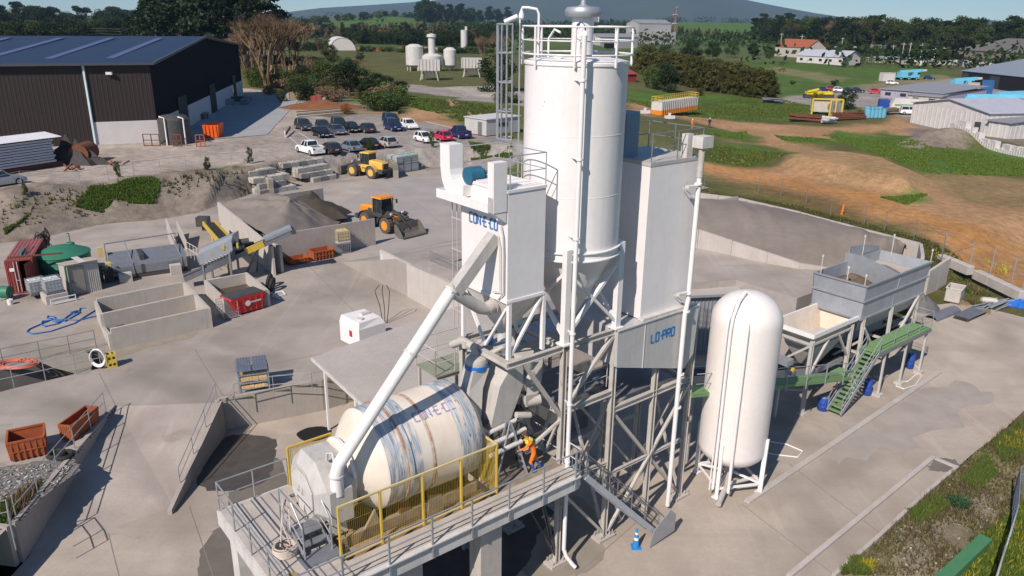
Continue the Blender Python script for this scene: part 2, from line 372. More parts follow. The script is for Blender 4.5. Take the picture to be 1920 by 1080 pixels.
low += [G(x,y,LOWZ) for x,y in ((1752,572),(1800,566),(1900,590),(2100,640),(2500,700),(2500,760),(1990,742),(1920,770),(1878,810),(1827,848),(1795,876),(1736,925),(1641,1013),(1563,1080),(1400,1290),(900,1500),(200,1500))]
low += [Vc((LB_.x,8,0)),LB_]
CHN = [G(-260,760,0),G(-120,722,0),G(183,652,0),G(203,687,0),G(30,727,0),G(-200,790,0)]
def land():
 th = np.concatenate([np.linspace(-180,-44,40)[:-1],np.linspace(-44,44,560),np.linspace(44,180,40)[1:]])
 rr = np.concatenate([np.geomspace(9,320,560),np.geomspace(325,14000,130)])
 T,RR = np.meshgrid(np.radians(90 - th),rr); X = RR * np.cos(T); Y = RR * np.sin(T)
 Z = zl(X,Y) - 0.03
 wx = X + (vn(X,Y,7) - .5) * 5 + (vn(X + 50,Y,2.2) - .5) * 1.6; wy = Y + (vn(X,Y + 70,7) - .5) * 5 + (vn(X,Y + 20,2.2) - .5) * 1.6
 C = np.zeros(X.shape + (3,)); base = np.array(g_olive)
 k = fbm(X,Y,30)[...,None]; C[:] = base * (0.75 + .5 * k); farm = np.clip((Y[...,None] - 300) / 300,0,1)
 C = C * (1 - farm) + farm * (np.array((.07,.1,.03)) * (.7 + .7 * fbm(X,Y,160)[...,None]))
 for (c,soft,px,lv) in ZONES:
  P = [G(a,b,lv) for a,b in px]; xs = [p.x for p in P]; ys = [p.y for p in P]
  msk = (X > min(xs) - 20) & (X < max(xs) + 20) & (Y > min(ys) - 20) & (Y < max(ys) + 20)
  if not msk.any(): continue
  a,b = wx[msk],wy[msk]; ins = inpoly(a,b,P); d = dline(a,b,P + [P[0]])
  w = np.where(ins,.5 + .5 * np.clip(d / soft,0,1),.5 - .5 * np.clip(d / soft,0,1)); w = sm(w)[:, None]
  cc = np.array(c) * (.82 + .36 * fbm(X[msk],Y[msk],4.5))[:, None]
  C[msk] = C[msk] * (1 - w) + cc * w
 dn = dline(X,Y,UPL); bm = (np.where(inpoly(X,Y,UPP),np.exp(-(dn / 2) ** 2),1 - sm((dn - 13) / 4)) * (X < -27) * (Y < 112) * (X > -110))[...,None]
 C = C * (1 - bm) + bm * np.array((.235,.195,.155)) * (.6 + .7 * fbm(X,Y,3.0))[...,None]
 fw = (FW(X,Y) * (Y < 4000))[...,None]; C = C * (1 - fw) + fw * np.array((.07,.13,.022)) * (.8 + .4 * fbm(X,Y,90.))[...,None]
 nr,nt_ = X.shape
 idx = np.arange(nr * nt_).reshape(nr,nt_)
 q = np.stack([idx[:-1, :-1],idx[:-1,1:],idx[1:, 1:],idx[1:, :-1]],-1).reshape(-1,4)[:, ::-1]
 cx = X.ravel()[q].mean(1); cy = Y.ravel()[q].mean(1)
 keep = ~(inpoly(cx,cy,low) | inpoly(cx,cy,[LT_,A_,RB_,LB_]) | inpoly(cx,cy,CHN[:6]) | inpoly(cx,cy,[LB_ + Vc((1,0,0)),LB_ + Vc((-.3,0,0)),Vc((LB_.x - .3,2,0)),Vc((LB_.x + 1,2,0))])); q = q[keep]
 me = bpy.data.meshes.new('ground'); V = np.stack([X.ravel(),Y.ravel(),Z.ravel()],-1)
 used = np.unique(q); mp = np.full(len(V),-1); mp[used] = np.arange(len(used)); V = V[used]; q = mp[q]
 me.vertices.add(len(V)); me.vertices.foreach_set('co', V.ravel().astype(np.float32))
 me.loops.add(q.size); me.loops.foreach_set('vertex_index', q.ravel().astype(np.int32))
 me.polygons.add(len(q)); me.polygons.foreach_set('loop_start', np.arange(0,q.size,4,dtype=np.int32)); me.polygons.foreach_set('use_smooth', np.ones(len(q),bool))
 at = me.color_attributes.new('soil_colour', 'FLOAT_COLOR', 'POINT')
 cc = np.concatenate([C.reshape(-1,3)[used],np.ones((len(V),1))],1); at.data.foreach_set('color', cc.ravel().astype(np.float32))
 me.update(calc_edges=True); me.validate()
 m,nt,b = new_mat('land'); N,K = nt.nodes,nt.links
 a = N.new('ShaderNodeAttribute'); a.attribute_name = 'soil_colour'; geo = N.new('ShaderNodeNewGeometry')
 def noi(s,d=6):
  n = N.new('ShaderNodeTexNoise'); n.inputs['Scale'].default_value = s; n.inputs['Detail'].default_value = d; K.new(geo.outputs['Position'],n.inputs['Vector']); return n
 def rng(n,lo,hi,a_,b_):
  r = N.new('ShaderNodeMapRange'); K.new(n,r.inputs[0]); r.inputs[1].default_value = lo; r.inputs[2].default_value = hi; r.inputs[3].default_value = a_; r.inputs[4].default_value = b_; return r.outputs[0]
 n1 = noi(1.1,9); n2 = noi(.12,6); n3 = noi(6,4)
 s1 = N.new('ShaderNodeVectorMath'); s1.operation = 'SCALE'; K.new(a.outputs['Color'],s1.inputs[0]); K.new(rng(n1.outputs[0],.3,.7,.78,1.22),s1.inputs[3])
 s2 = N.new('ShaderNodeVectorMath'); s2.operation = 'SCALE'; K.new(s1.outputs[0],s2.inputs[0]); K.new(rng(n2.outputs[0],.3,.7,.85,1.15),s2.inputs[3])
 s3 = N.new('ShaderNodeVectorMath'); s3.operation = 'SCALE'; K.new(s2.outputs[0],s3.inputs[0]); K.new(rng(n3.outputs[0],.3,.7,.8,1.2),s3.inputs[3])
 K.new(s3.outputs[0],b.inputs['Base Color']); b.inputs['Roughness'].default_value = .97; b.inputs['Specular IOR Level'].default_value = .15
 bn = N.new('ShaderNodeBump'); bn.inputs['Strength'].default_value = .5; bn.inputs['Distance'].default_value = .12; K.new(n1.outputs[0],bn.inputs['Height']); K.new(bn.outputs[0],b.inputs['Normal'])
 me.materials.append(m); o = bpy.data.objects.new('ground', me); COL.objects.link(o); tag(o,kind='structure')
land()

# concrete sheets
RINGS = [(-2,62,.06,.38),(-30,20,.08,.28),(34,16,.07,.25),(-14,95,.05,.32)]
def yard_mat(name,c,c2,wet=0.0,tracks=None):
 m,nt,b = new_mat(name); N,K = nt.nodes,nt.links; geo = N.new('ShaderNodeNewGeometry'); pos = geo.outputs['Position']
 def noi(s,d=6,vec=None,r=.6,dis=0.0):
  n = N.new('ShaderNodeTexNoise'); n.inputs['Scale'].default_value = s; n.inputs['Detail'].default_value = d; n.inputs['Roughness'].default_value = r; n.inputs['Distortion'].default_value = dis; K.new(vec or pos,n.inputs['Vector']); return n.outputs[0]
 def rng(n,lo,hi,a_,b_):
  r = N.new('ShaderNodeMapRange'); K.new(n,r.inputs[0]); r.inputs[1].default_value = lo; r.inputs[2].default_value = hi; r.inputs[3].default_value = a_; r.inputs[4].default_value = b_; return r.outputs[0]
 def mix(f,a,bb):
  n = N.new('ShaderNodeMix'); n.data_type = 'RGBA'; K.new(f,n.inputs[0])
  for s_,q in ((6,a),(7,bb)):
   if isinstance(q,bpy.types.NodeSocket): K.new(q,n.inputs[s_])
   else: n.inputs[s_].default_value = (*q,1)
  return n.outputs[2]
 col = mix(rng(noi(.07,7,dis=.6),.36,.66,0,1),c,c2)
 col = mix(rng(noi(.5,8),.45,.75,0,.55),col,tuple(x * .72 for x in c2))
 col = mix(rng(noi(7,4),.35,.75,0,.25),col,tuple(x * .6 for x in c2))
 mp = N.new('ShaderNodeMapping'); mp.inputs['Rotation'].default_value = (0,0,R(-38 if tracks is None else tracks)); mp.inputs['Scale'].default_value = (.035,.9,1); K.new(pos,mp.inputs[0])
 col = mix(rng(noi(1,4,mp.outputs[0],dis=.8),.52,.72,0,.5),col,tuple(x * .68 for x in c))
 mp2 = N.new('ShaderNodeMapping'); mp2.inputs['Rotation'].default_value = (0,0,R(12)); mp2.inputs['Scale'].default_value = (.9,.03,1); K.new(pos,mp2.inputs[0])
 col = mix(rng(noi(1,4,mp2.outputs[0],dis=1.2),.56,.76,0,.4),col,tuple(x * 1.12 for x in c))
 col = mix(rng(noi(.25,5,dis=1.5),.62,.7,0,.45),col,tuple(x * .55 for x in c2))
 for (cx,cy,fq,am) in RINGS:
  cm = N.new('ShaderNodeMapping'); cm.vector_type = 'POINT'; cm.inputs['Location'].default_value = (-cx,-cy,0); K.new(pos,cm.inputs[0])
  wv = N.new('ShaderNodeTexWave'); wv.wave_type = 'RINGS'; wv.rings_direction = 'Z'; wv.inputs['Scale'].default_value = fq; wv.inputs['Distortion'].default_value = 2.5; wv.inputs['Detail'].default_value = 4; wv.inputs['Detail Scale'].default_value = .35; K.new(cm.outputs[0],wv.inputs['Vector'])
  ml = N.new('ShaderNodeMath'); ml.operation = 'MULTIPLY'; K.new(rng(wv.outputs['Fac'],.55,.95,0,am),ml.inputs[0]); K.new(rng(noi(.09,3),.38,.58,0,1),ml.inputs[1])
  col = mix(ml.outputs[0],col,tuple(x * .6 for x in c2))
 col = mix(rng(noi(.045,5,dis=1.0),.5,.68,0,.45),col,tuple(min(1,x * 1.2) for x in c))
 K.new(col,b.inputs['Base Color']); b.inputs['Roughness'].default_value = .85; b.inputs['Specular IOR Level'].default_value = .3
 bn = N.new('ShaderNodeBump'); bn.inputs['Strength'].default_value = .25; bn.inputs['Distance'].default_value = .03; K.new(noi(9,6),bn.inputs['Height']); K.new(bn.outputs[0],b.inputs['Normal'])
 return m
ym = yard_mat('yard_concrete', (.405,.352,.305),(.31,.268,.23))
lm = yard_mat('plant_floor_concrete', (.46,.392,.325),(.375,.315,.26),tracks=-40)
rm_ = yard_mat('ramp_concrete', (.46,.4,.35),(.36,.31,.27),tracks=52)
def sheet(name,pts,z,mat,kind='structure', thick=None):
 bm = bmesh.new(); vs_ = [bm.verts.new((p[0],p[1],(z if z is not None else p[2]))) for p in pts]; f = bm.faces.new(vs_)
 if f.normal.z < 0: f.normal_flip()
 bm.normal_update()
 if f.normal.z < 0: f.normal_flip()
 bmesh.ops.triangulate(bm,faces=bm.faces[:]); me = bpy.data.meshes.new(name); bm.to_mesh(me); bm.free(); me.materials.append(mat)
 o = bpy.data.objects.new(name,me); COL.objects.link(o); return tag(o,kind=kind)
sheet('plant_floor', low,LOWZ,lm)
sheet('ramp', [LT_,A_,RB_,LB_],None,rm_)
yard = [Vc((-90,CHN[0].y - .02,0)),CHN[0],CHN[5],CHN[4],CHN[3],CHN[2],CHN[1],Vc((CHN[0].x - .01,CHN[0].y + .02,0)),Vc((-90,CHN[0].y + .02,0)),Vc((-90,58,0))][::-1] + [Vc((-90,-20,0)),Vc((LB_.x - .2,-20,0)),Vc((LB_.x - .2,LB_.y,0)),LT_,A_] + PIT + [L(9.5,38),L(30,38)] + [G(x,y,0) for x,y in ((1330,352),(1180,312),(1000,290),(860,283),(640,298),(470,322),(300,372),(120,395),(-60,412),(-400,440))]
sheet('yard', yard,0.0,ym)
def rz_(v):
 if v >= 38: return 0.0
 if v >= 29: return 2.5 * (38 - v) / 9
 return min(3.1,2.5 + .6 * (29 - v) / 14)
def ramp_block():
 prof = [38,35,32,29,24,20,16,14.2,12.5,11,9.6,8,6.5,5.2]
 def ul(v): return 9.5 if v > 14.3 else (9.5 + (14.5 - v) / 1.5 * 7.5 if v > 13 else (17 + (13 - v) / 3.4 * 7.6 if v > 9.6 else 24.6))
 def ur(v): return 30.0 if v > 24 else (30 + (24 - v) / 12 * 2 if v > 12 else 32 + (12 - v) / 6.8 * 5)
 P = [];
 for v in prof:
  for k in range(9):
   u = ul(v) + (ur(v) - ul(v)) * k / 8; P.append((u,v,rz_(v) + .004))
 F = [[i * 9 + k,(i + 1) * 9 + k,(i + 1) * 9 + k + 1,i * 9 + k + 1] for i in range(len(prof) - 1) for k in range(8)]
 mb = MB(PL); mb.add(P,F); o = mb.B('loading_ramp', rm_,smooth=True); tag(o,kind='structure')
 side = MB(PL)
 for a,b in zip(prof[:-1],prof[1:]):
  for fn in (ul,ur):
   p,q = (fn(a),a),(fn(b),b); side.add([(p[0],p[1],-1.85),(q[0],q[1],-1.85),(q[0],q[1],rz_(b)),(p[0],p[1],rz_(a))],[(0,1,2,3)])
 side.b2((24.6,5.0,-1.85),(37,5.2,3.1))
 o = side.B('ramp_side_wall', conc); tag(o,kind='structure')
ramp_block()
kb = MB(); a,b = G(1479,1082,LOWZ),G(1750,859,LOWZ); kb.bar((a.x,a.y,LOWZ + .05),(b.x,b.y,LOWZ + .05),.22,.14); c_ = G(1795,878,LOWZ)
kb.bar((b.x,b.y,LOWZ + .03),(c_.x,c_.y,LOWZ + .03),.2,.1)
tag(kb.B('kerb', concl),kind='structure')
kb = MB(); a,b = G(1400,942,LOWZ),G(1762,698,LOWZ); kb.bar((a.x,a.y,LOWZ + .02),(b.x,b.y,LOWZ + .04),.3,.1); tag(kb.B('kerb', concl),kind='structure')
ed = MB()
for (x0,y0),(x1,y1) in zip(((1563,1080),(1641,1013),(1736,925)),((1641,1013),(1736,925),(1795,876))):
 a,b = G(x0,y0,LOWZ),G(x1,y1,LOWZ); ed.bar((a.x,a.y,LOWZ + .04),(b.x,b.y,LOWZ + .04),.16,.12)
tag(ed.B('kerb', concl),kind='structure')
jm = M('joint_sealant', (.24,.21,.185),.9)
jn = MB()
for (x0,y0,x1,y1,z) in ((365,655,418,742,0),(186,700,217,762,0),(418,742,600,720,0),(203,1000,238,1140,LOWZ),(355,950,420,1140,LOWZ),(1390,945,1560,1075,LOWZ),(1215,960,1000,1150,LOWZ),(1480,870,1650,1000,LOWZ),(230,660,205,610,0),(560,480,720,640,0),(720,640,420,700,0),(720,330,830,420,0),(560,350,700,460,0)):
 a,b = G(x0,y0,z),G(x1,y1,z); jn.bar((a.x,a.y,z + .004),(b.x,b.y,z + .004),.035,.008)
tag(jn.B('slab_joint', jm),kind='structure')
def blob(name,px,z,mat,kind='stuff', seed=0,rough=.35,dz=.006):
 P = [G(a,b,z) for a,b in px]; out = []; n = len(P); rs = random.Random(seed)
 for i in range(n):
  a,b,c2_,d = P[i - 1],P[i],P[(i + 1) % n],P[(i + 2) % n]
  for k in range(7):
   t = k / 7; p = 0.5 * ((2 * b) + (c2_ - a) * t + (2 * a - 5 * b + 4 * c2_ - d) * t * t + (-a + 3 * b - 3 * c2_ + d) * t ** 3)
   out.append((p.x + rs.uniform(-1,1) * rough * .3,p.y + rs.uniform(-1,1) * rough * .3,0))
 return sheet(name,out,z + dz,mat,kind)
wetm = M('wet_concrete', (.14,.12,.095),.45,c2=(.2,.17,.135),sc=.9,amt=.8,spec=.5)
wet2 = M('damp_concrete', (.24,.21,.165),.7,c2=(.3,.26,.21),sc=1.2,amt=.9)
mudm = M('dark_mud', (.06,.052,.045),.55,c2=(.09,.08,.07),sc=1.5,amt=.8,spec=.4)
blob('wet_patch', [(985,950),(1080,930),(1125,985),(1120,1060),(1010,1085),(960,1040)],LOWZ,wet2,seed=1)
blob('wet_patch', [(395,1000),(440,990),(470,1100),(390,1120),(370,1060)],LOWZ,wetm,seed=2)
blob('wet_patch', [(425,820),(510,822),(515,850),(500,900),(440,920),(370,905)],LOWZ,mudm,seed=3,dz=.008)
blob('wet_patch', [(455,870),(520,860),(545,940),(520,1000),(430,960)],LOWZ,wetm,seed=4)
blob('sump', [(556,815),(575,803),(605,800),(622,808),(610,822),(575,828)],LOWZ,M('sump_black', (.012,.012,.012),.7),kind='structure', seed=30,rough=.05,dz=.012)
blob('wet_patch', [(640,1075),(800,1020),(900,960),(985,945),(1040,955),(1010,1000),(985,1060),(900,1110),(700,1120)],LOWZ,mudm,seed=33,dz=.012)  # dark wet pool; the platform's shade is put into its black too
blob('wet_patch', [(205,648),(260,642),(345,620),(372,612),(360,632),(270,655),(212,672)],0,wet2,seed=5)
blob('wet_patch', [(1790,862),(1752,862),(1742,880),(1765,885),(1795,878)],LOWZ,wetm,seed=6)
blob('wet_patch', [(70,645),(160,655),(168,700),(100,690),(20,650)],0,wet2,seed=8)
blob('tyre_mark', [(1600,790),(1760,720),(1860,745),(1700,830),(1560,860)],LOWZ,M('worn_concrete', (.3,.265,.23),.8,c2=(.38,.33,.285),sc=.6,amt=1.0),seed=9,rough=2.0)
blob('tyre_mark', [(900,455),(960,380),(760,330),(620,400),(640,470)],0,M('worn_concrete2', (.3,.27,.245),.85,c2=(.37,.33,.3),sc=.3,amt=1.0),seed=10,rough=2.0)
# lettering: block strokes standing 4 mm proud
GL_ = {'C': [(0,0,0,4),(0,4,2,4),(0,0,2,0)], 'O': [(0,0,0,4),(0,4,2,4),(2,4,2,0),(2,0,0,0)], 'N': [(0,0,0,4),(2,0,2,4),(0,4,2,0)],
       'E': [(0,0,0,4),(0,4,2,4),(0,2,1.6,2),(0,0,2,0)], 'L': [(0,0,0,4),(0,0,2,0)], 'P': [(0,0,0,4),(0,4,2,4),(2,4,2,2),(2,2,0,2)],
       'R': [(0,0,0,4),(0,4,2,4),(2,4,2,2),(2,2,0,2),(.8,2,2,0)], '-': [(.3,2,1.2,2)], '.': [(.5,2,1.0,2)]}
def letters(mb,text,mapf,h,sw=.16):
 """mapf(x, y, d): point at x along, y up, d proud"""
 x = 0; k = h / 4
 for ch in text:
  for (a,b,c,d) in GL_[ch]:
   if a == c: q = [(a * k - sw * h / 2,b * k),(a * k + sw * h / 2,b * k),(c * k + sw * h / 2,d * k),(c * k - sw * h / 2,d * k)]
   else: q = [(a * k,b * k - sw * h / 2),(a * k,b * k + sw * h / 2),(c * k,d * k + sw * h / 2),(c * k,d * k - sw * h / 2)]
   lo = [mapf(x + p[0],p[1],0.0) for p in q]; hi = [mapf(x + p[0],p[1],.008) for p in q]
   mb.add(lo + hi,[(4,5,6,7),(0,1,5,4),(1,2,6,5),(2,3,7,6),(3,0,4,7)])
  x += (1.5 if ch in '-.' else 2.9) * k
 return x
def rail(mb,pts,h=1.1,r=.022,post=1.5,mids=1,n=5,ends=True):
 """handrail over a polyline of foot points"""
 pts = [Vc(p) for p in pts]; up = Vc((0,0,1))
 mb.tube([p + up * h for p in pts],r,n)
 for k in range(mids): mb.tube([p + up * (h * (k + 1) / (mids + 1)) for p in pts],r * .85,n)
 for a,b in zip(pts[:-1],pts[1:]):
  m = max(1,round((b - a).length / post))
  for i in range(m + (1 if b is pts[-1] else 0)):
   p = a.lerp(b,i / m); mb.tube([p,p + up * h],r,n)
# the steel frame under the silos
fr = thing('steel_tower', 'beige grey steel legs and braces standing under the white silos', 'tower', (2.7,1.4,LOWZ),PL)
for (u,v) in ((0,0),(2.74,0),(5.35,0),(7.76,0),(0,2.9),(2.74,2.9),(5.35,2.9),(7.76,2.9),(-2.55,2.95)):
 mb = MB(PL); mb.ibeam((u,v,LOWZ + .1),(u,v,8.0 if u < 5 else (5.9 if u < 7 else 7.6)),.2,.22,.03,up=(1,0,0)); mb.B('leg', greys,fr)
 if (u,v) != (-2.55,2.95) and u != 5.35:
  mb = MB(PL); mb.box((u,v,LOWZ + .06),(.95,.55,.12)); f = mb.B('base_plate', concl,fr)
  mb = MB(PL)
  for a in (-.36,-.2,.2,.36):
   for b in (-.18,.18): mb.cyl((u + a,v + b,LOWZ + .1),(u + a,v + b,LOWZ + .36),.02,n=5)
  mb.B('anchor_bolts', greys,fr)
def beam(p,q,w=.16,h=.24,t=.03,m=greys,nm='beam'):
 mb = MB(PL); mb.ibeam(p,q,w,h,t); mb.B(nm,m,fr)
def brace(p,q,w=.13,m=greys,nm='brace', par=None):
 mb = MB(PL); mb.bar(p,q,w,w * .8); mb.B(nm,m,par or fr)
for v in (0,2.95): beam((-2.75,v,7.93),(2.85,v,7.93)); beam((2.85,v,7.9),(7.7,v,7.9),nm='beam')
for u in (-2.6,0,2.74): beam((u,.12,7.9),(u,2.83,7.9))
for v in (0,2.9): beam((.1,v,5.25),(2.64,v,5.25),w=.2); beam((2.84,v,4.42),(7.66,v,4.42),w=.2); beam((2.84,v,1.35),(7.66,v,1.35),w=.12,h=.14)
beam((0,.1,5.2),(0,2.8,5.2)); beam((2.74,.1,5.0),(2.74,2.8,5.0)); beam((7.76,.1,4.3),(7.76,2.8,4.3)); beam((.1,0,2.25),(2.64,0,1.95),w=.12,h=.14)
brace((-1.95,0,7.8),(-.08,0,5.1),.16); brace((-.05,0,4.9),(-1.6,.3,3.9),.12); brace((.95,0,6.2),(2.66,0,7.8),.16); brace((.1,-.03,5.3),(1.0,0,6.2),.12)
brace((2.84,.05,4.3),(7.66,.05,LOWZ + .3),.16); brace((2.9,-.06,LOWZ + .3),(7.66,-.06,4.2),.13); brace((2.84,0,6.9),(4.3,0,7.8),.12); brace((.1,0,1.6),(2.66,0,LOWZ + .3),.14); brace((2.7,.1,1.7),(3.9,.1,-1.5),.1)
for v in (2.9,): brace((.1,v,LOWZ + .4),(2.66,v,4.8),.13); brace((.1,v,4.8),(2.66,v,LOWZ + .4),.13); brace((2.84,v,4.2),(7.6,v,LOWZ + .4),.13); brace((2.84,v,LOWZ + .4),(7.6,v,4.2),.13)
for u in (0,2.74,7.76): brace((u,.1,LOWZ + .4),(u,2.8,4.9),.12); brace((u,.1,4.9),(u,2.8,LOWZ + .4),.12)
brace((-1.2,0,2.9),(-.1,0,-1.3),.1,dark); brace((-2.2,-.2,2.6),(-.08,0,-1.4),.08,dark)
mb = MB(PL)
mb.box((1.4,1.6,5.42),(2.5,2.4,.05)); mb.box((4.9,1.45,4.6),(4.2,2.3,.05)); mb.B('grating_floor', galvd,fr)
mb = MB(PL); rail(mb,[(.15,.2,5.45),(2.6,.2,5.45)],1.0,.02); rail(mb,[(.15,2.7,5.45),(2.6,2.7,5.45)],1.0,.02); mb.B('handrail', greys,fr)
# main silo
SC = (1.37,1.37)
si = thing('cement_silo', 'tall round white cement silo with a railed top and caged ladder', 'silo', (SC[0],SC[1],8.0),PL)
mb = MB(PL); c = (SC[0],SC[1],0)
mb.lathe(c,[(1.83,11.4),(1.83,18.02),(1.87,18.05),(1.87,18.13),(1.83,18.17),(1.5,18.24),(.0,18.36)],64); mb.B('shell', white,si,True)
for z in (13.57,15.72): mb = MB(PL); mb.lathe(c,[(1.825,z - .02),(1.836,z - .012),(1.836,z + .012),(1.825,z + .02)],64); mb.B('weld_seam', white,si)
mb = MB(PL); mb.lathe(c,[(.22,8.3),(.3,8.5),(1.8,11.32),(1.83,11.4)],48); mb.B('cone', white,si,True)
mb = MB(PL); mb.lathe(c,[(1.84,11.25),(1.97,11.25),(1.97,11.29),(1.86,11.31),(1.86,11.52),(1.95,11.54),(1.95,11.58),(1.84,11.58)],48); mb.B('ring_beam', white2,si,True)
for i,(u,v) in enumerate(((0,0),(2.74,0),(2.74,2.74),(0,2.74))):
 mb = MB(PL); mb.bar((u,v,8.1),(u,v,11.75 if i != 1 else 11.6),.24,.26,up=(1,0,0)); mb.box((u,v,8.1),(.46,.46,.06)); mb.B('leg', white2,si)
for (a,b) in (((0,0),(2.74,0)),((2.74,0),(2.74,2.74)),((0,0),(0,2.74)),((0,2.74),(2.74,2.74))):
 brace((*a,8.3),(*b,10.9),.15,white2, 'brace', si); brace((*a,10.9),(*b,8.3),.14,white2, 'brace', si)
mb = MB(PL); ring = [(SC[0] + 1.93 * cos(t),SC[1] + 1.93 * sin(t)) for t in [k * tau / 40 for k in range(40)]]
for z,r in ((19.3,.032),(18.85,.022),(18.4,.035)): mb.tube([(p[0],p[1],z) for p in ring],r,6,closed=True)
for k in range(0,40,5): mb.bar((*ring[k],18.0),(*ring[k],19.3),.075,.05)
mb.B('top_handrail', white2,si)
fc = (SC[0] - .1,SC[1] - .35)
f = MB(PL); f.lathe((*fc,0),[(.38,18.05),(.38,19.62),(.3,19.65)],28); fo = f.B('filter_housing', white2,si,True)
f = MB(PL); f.lathe((*fc,0),[(.36,19.6),(.58,19.62),(.63,19.7),(.63,19.84),(.56,19.93),(.2,19.96),(.16,20.0)],28); f.cyl((*fc,19.95),(*fc,20.15),.12,.1,10); f.cyl((*fc,20.15),(*fc,20.28),.05,.03,8); f.B('filter_cap', galv,si,True)
mb = MB(PL)
toc = (PL.inverted().to_3x3() @ Vc((-.12,-1,0))).normalized(); side_ = Vc((-toc.y,toc.x,0))
def onc(x,y,d=.0):
 a = x / .38; q = toc * cos(a) + side_ * sin(a); return (fc[0] + q.x * (.384 + d),fc[1] + q.y * (.384 + d),19.15 + y)
NV = 24
for ro,ri,m_ in ((1,0,0),):
 P = [onc(-.06 + .2 * cos(t),.3 * sin(t),.004) for t in [k * tau / NV for k in range(NV)]]; mb.add(P,[list(range(NV))])
mb.B('oval_emblem', M('emblem_navy', (.03,.05,.2),.5),si)
mb = MB(PL)
for pts in ([(.06,.2),(-.03,.13),(-.1,.02),(-.11,-.1),(-.05,-.19),(.02,-.14),(0,-.06)],[(-.02,.05),(.06,.1),(.05,-.02)]):
 for a,b in zip(pts[:-1],pts[1:]):
  q = Vc((b[0] - a[0],b[1] - a[1])); q = Vc((-q.y,q.x)).normalized() * .022
  mb.add([onc(-.06 + a[0] - q.x,a[1] - q.y,.01),onc(-.06 + a[0] + q.x,a[1] + q.y,.01),onc(-.06 + b[0] + q.x,b[1] + q.y,.01),onc(-.06 + b[0] - q.x,b[1] - q.y,.01)],[(0,1,2,3)])
mb.B('emblem_swirl', white2,si)
mb = MB(PL)   # top clutter
mb.box((SC[0] + .6,SC[1] - .5,18.2),(.7,.5,.2)); mb.box((SC[0] - .9,SC[1] - .3,18.2),(.5,.4,.25)); mb.cyl((SC[0] + 1.1,SC[1] + .2,18.1),(SC[0] + 1.1,SC[1] + .2,18.45),.14); mb.tube([(SC[0] - .9,SC[1] + .5,18.2),(SC[0] - .9,SC[1] + .5,18.9),(SC[0] - .9,SC[1] + .2,19.2),(SC[0] - .9,SC[1] - .1,19.1)],.04,8)
mb.B('top_hatches', white2,si)
mb = MB(PL); mb.tube([(0,-.42,-.9),(0,-.42,19.05)],.085,12)
for z in (3.2,5.7,8.6,12.2,15,17.6): mb.cyl((0,-.42,z),(0,-.42,z + .06),.12,n=12); mb.bar((0,-.4,z + .03),(.1,-.02 if z < 11.5 else .1,z + .03),.05)
mb.tube([(0,-.42,19.0),(.05,-.38,19.1),(.35,-.05,18.95),(.6,.3,18.6),(.7,.5,18.2)],.1,10)
mb.tube([(0,-.42,-.85),(.05,-.5,-1.15),(.2,-.75,-1.5),(.28,-.85,-1.62)],.085,10); mb.B('fill_pipe', white2,si,True)
lc = Vc((-.22,2.62)); od = (lc - Vc(SC)).normalized(); sd_ = Vc((-od.y,od.x)); mb = MB(PL)
for k in (-.22,.22):
 p = lc + sd_ * k; mb.tube([(p.x,p.y,11.0),(p.x,p.y,20.0 - .6)],.028,6)
for i in range(28):
 z = 11.15 + i * .3; p,q = lc - sd_ * .22,lc + sd_ * .22; mb.tube([(p.x,p.y,z),(q.x,q.y,z)],.016,5)
mb.B('ladder', galv,si)
mb = MB(PL)
cgc = lc + od * .38
ang = [R(a) for a in range(-110,111,27)]; base_a = atan2(od.y,od.x)
for z in (15.4,16.4,17.4,18.4,19.35): mb.tube([(cgc.x + .42 * cos(base_a + a),cgc.y + .42 * sin(base_a + a),z) for a in ang],.03,5)
for a in ang[::1]: mb.bar((cgc.x + .42 * cos(base_a + a),cgc.y + .42 * sin(base_a + a),15.4),(cgc.x + .42 * cos(base_a + a),cgc.y + .42 * sin(base_a + a),19.35),.045,.02)
mb.B('ladder_cage', galv,si)
t = thing('security_camera', 'white dome camera hanging from a gooseneck pole on the silo rail', 'camera', (.15,2.1,19.2),PL)
mb = MB(PL); mb.tube([(.15,2.05,18.2),(.15,2.05,19.7),(.1,2.1,19.85),(-.1,2.35,19.9),(-.22,2.5,19.9),(-.24,2.52,19.8)],.045,8); mb.B('pole', white2,t,True)
mb = MB(PL); mb.lathe((-.24,2.52,0),[(.03,19.5),(.09,19.55),(.1,19.66),(.05,19.8)],12); mb.B('dome', white,t,True)
t = thing('security_camera', 'white bullet camera on a short post at the left end of the silo rail', 'camera', (-.3,2.75,19.3),PL)
mb = MB(PL); mb.tube([(-.28,2.55,19.3),(-.28,2.55,19.6)],.03,6); mb.B('post', white2,t)
mb = MB(PL); mb.cyl((-.32,2.62,19.62),(-.62,2.98,19.42),.08,n=10); mb.B('camera_body', white,t,True)
t = thing('floodlight', 'small white twin floodlight on a post behind the silo rail', 'floodlight', (2.9,2.2,19.2),PL)
mb = MB(PL); mb.tube([(2.9,2.2,18.2),(2.9,2.2,19.45)],.03,6); mb.B('post', greyp,t)
mb = MB(PL); mb.box((2.86,2.15,19.6),(.22,.16,.22),.3); mb.box((3.08,2.25,19.55),(.2,.16,.2),-.3); mb.B('lamp', white2,t)
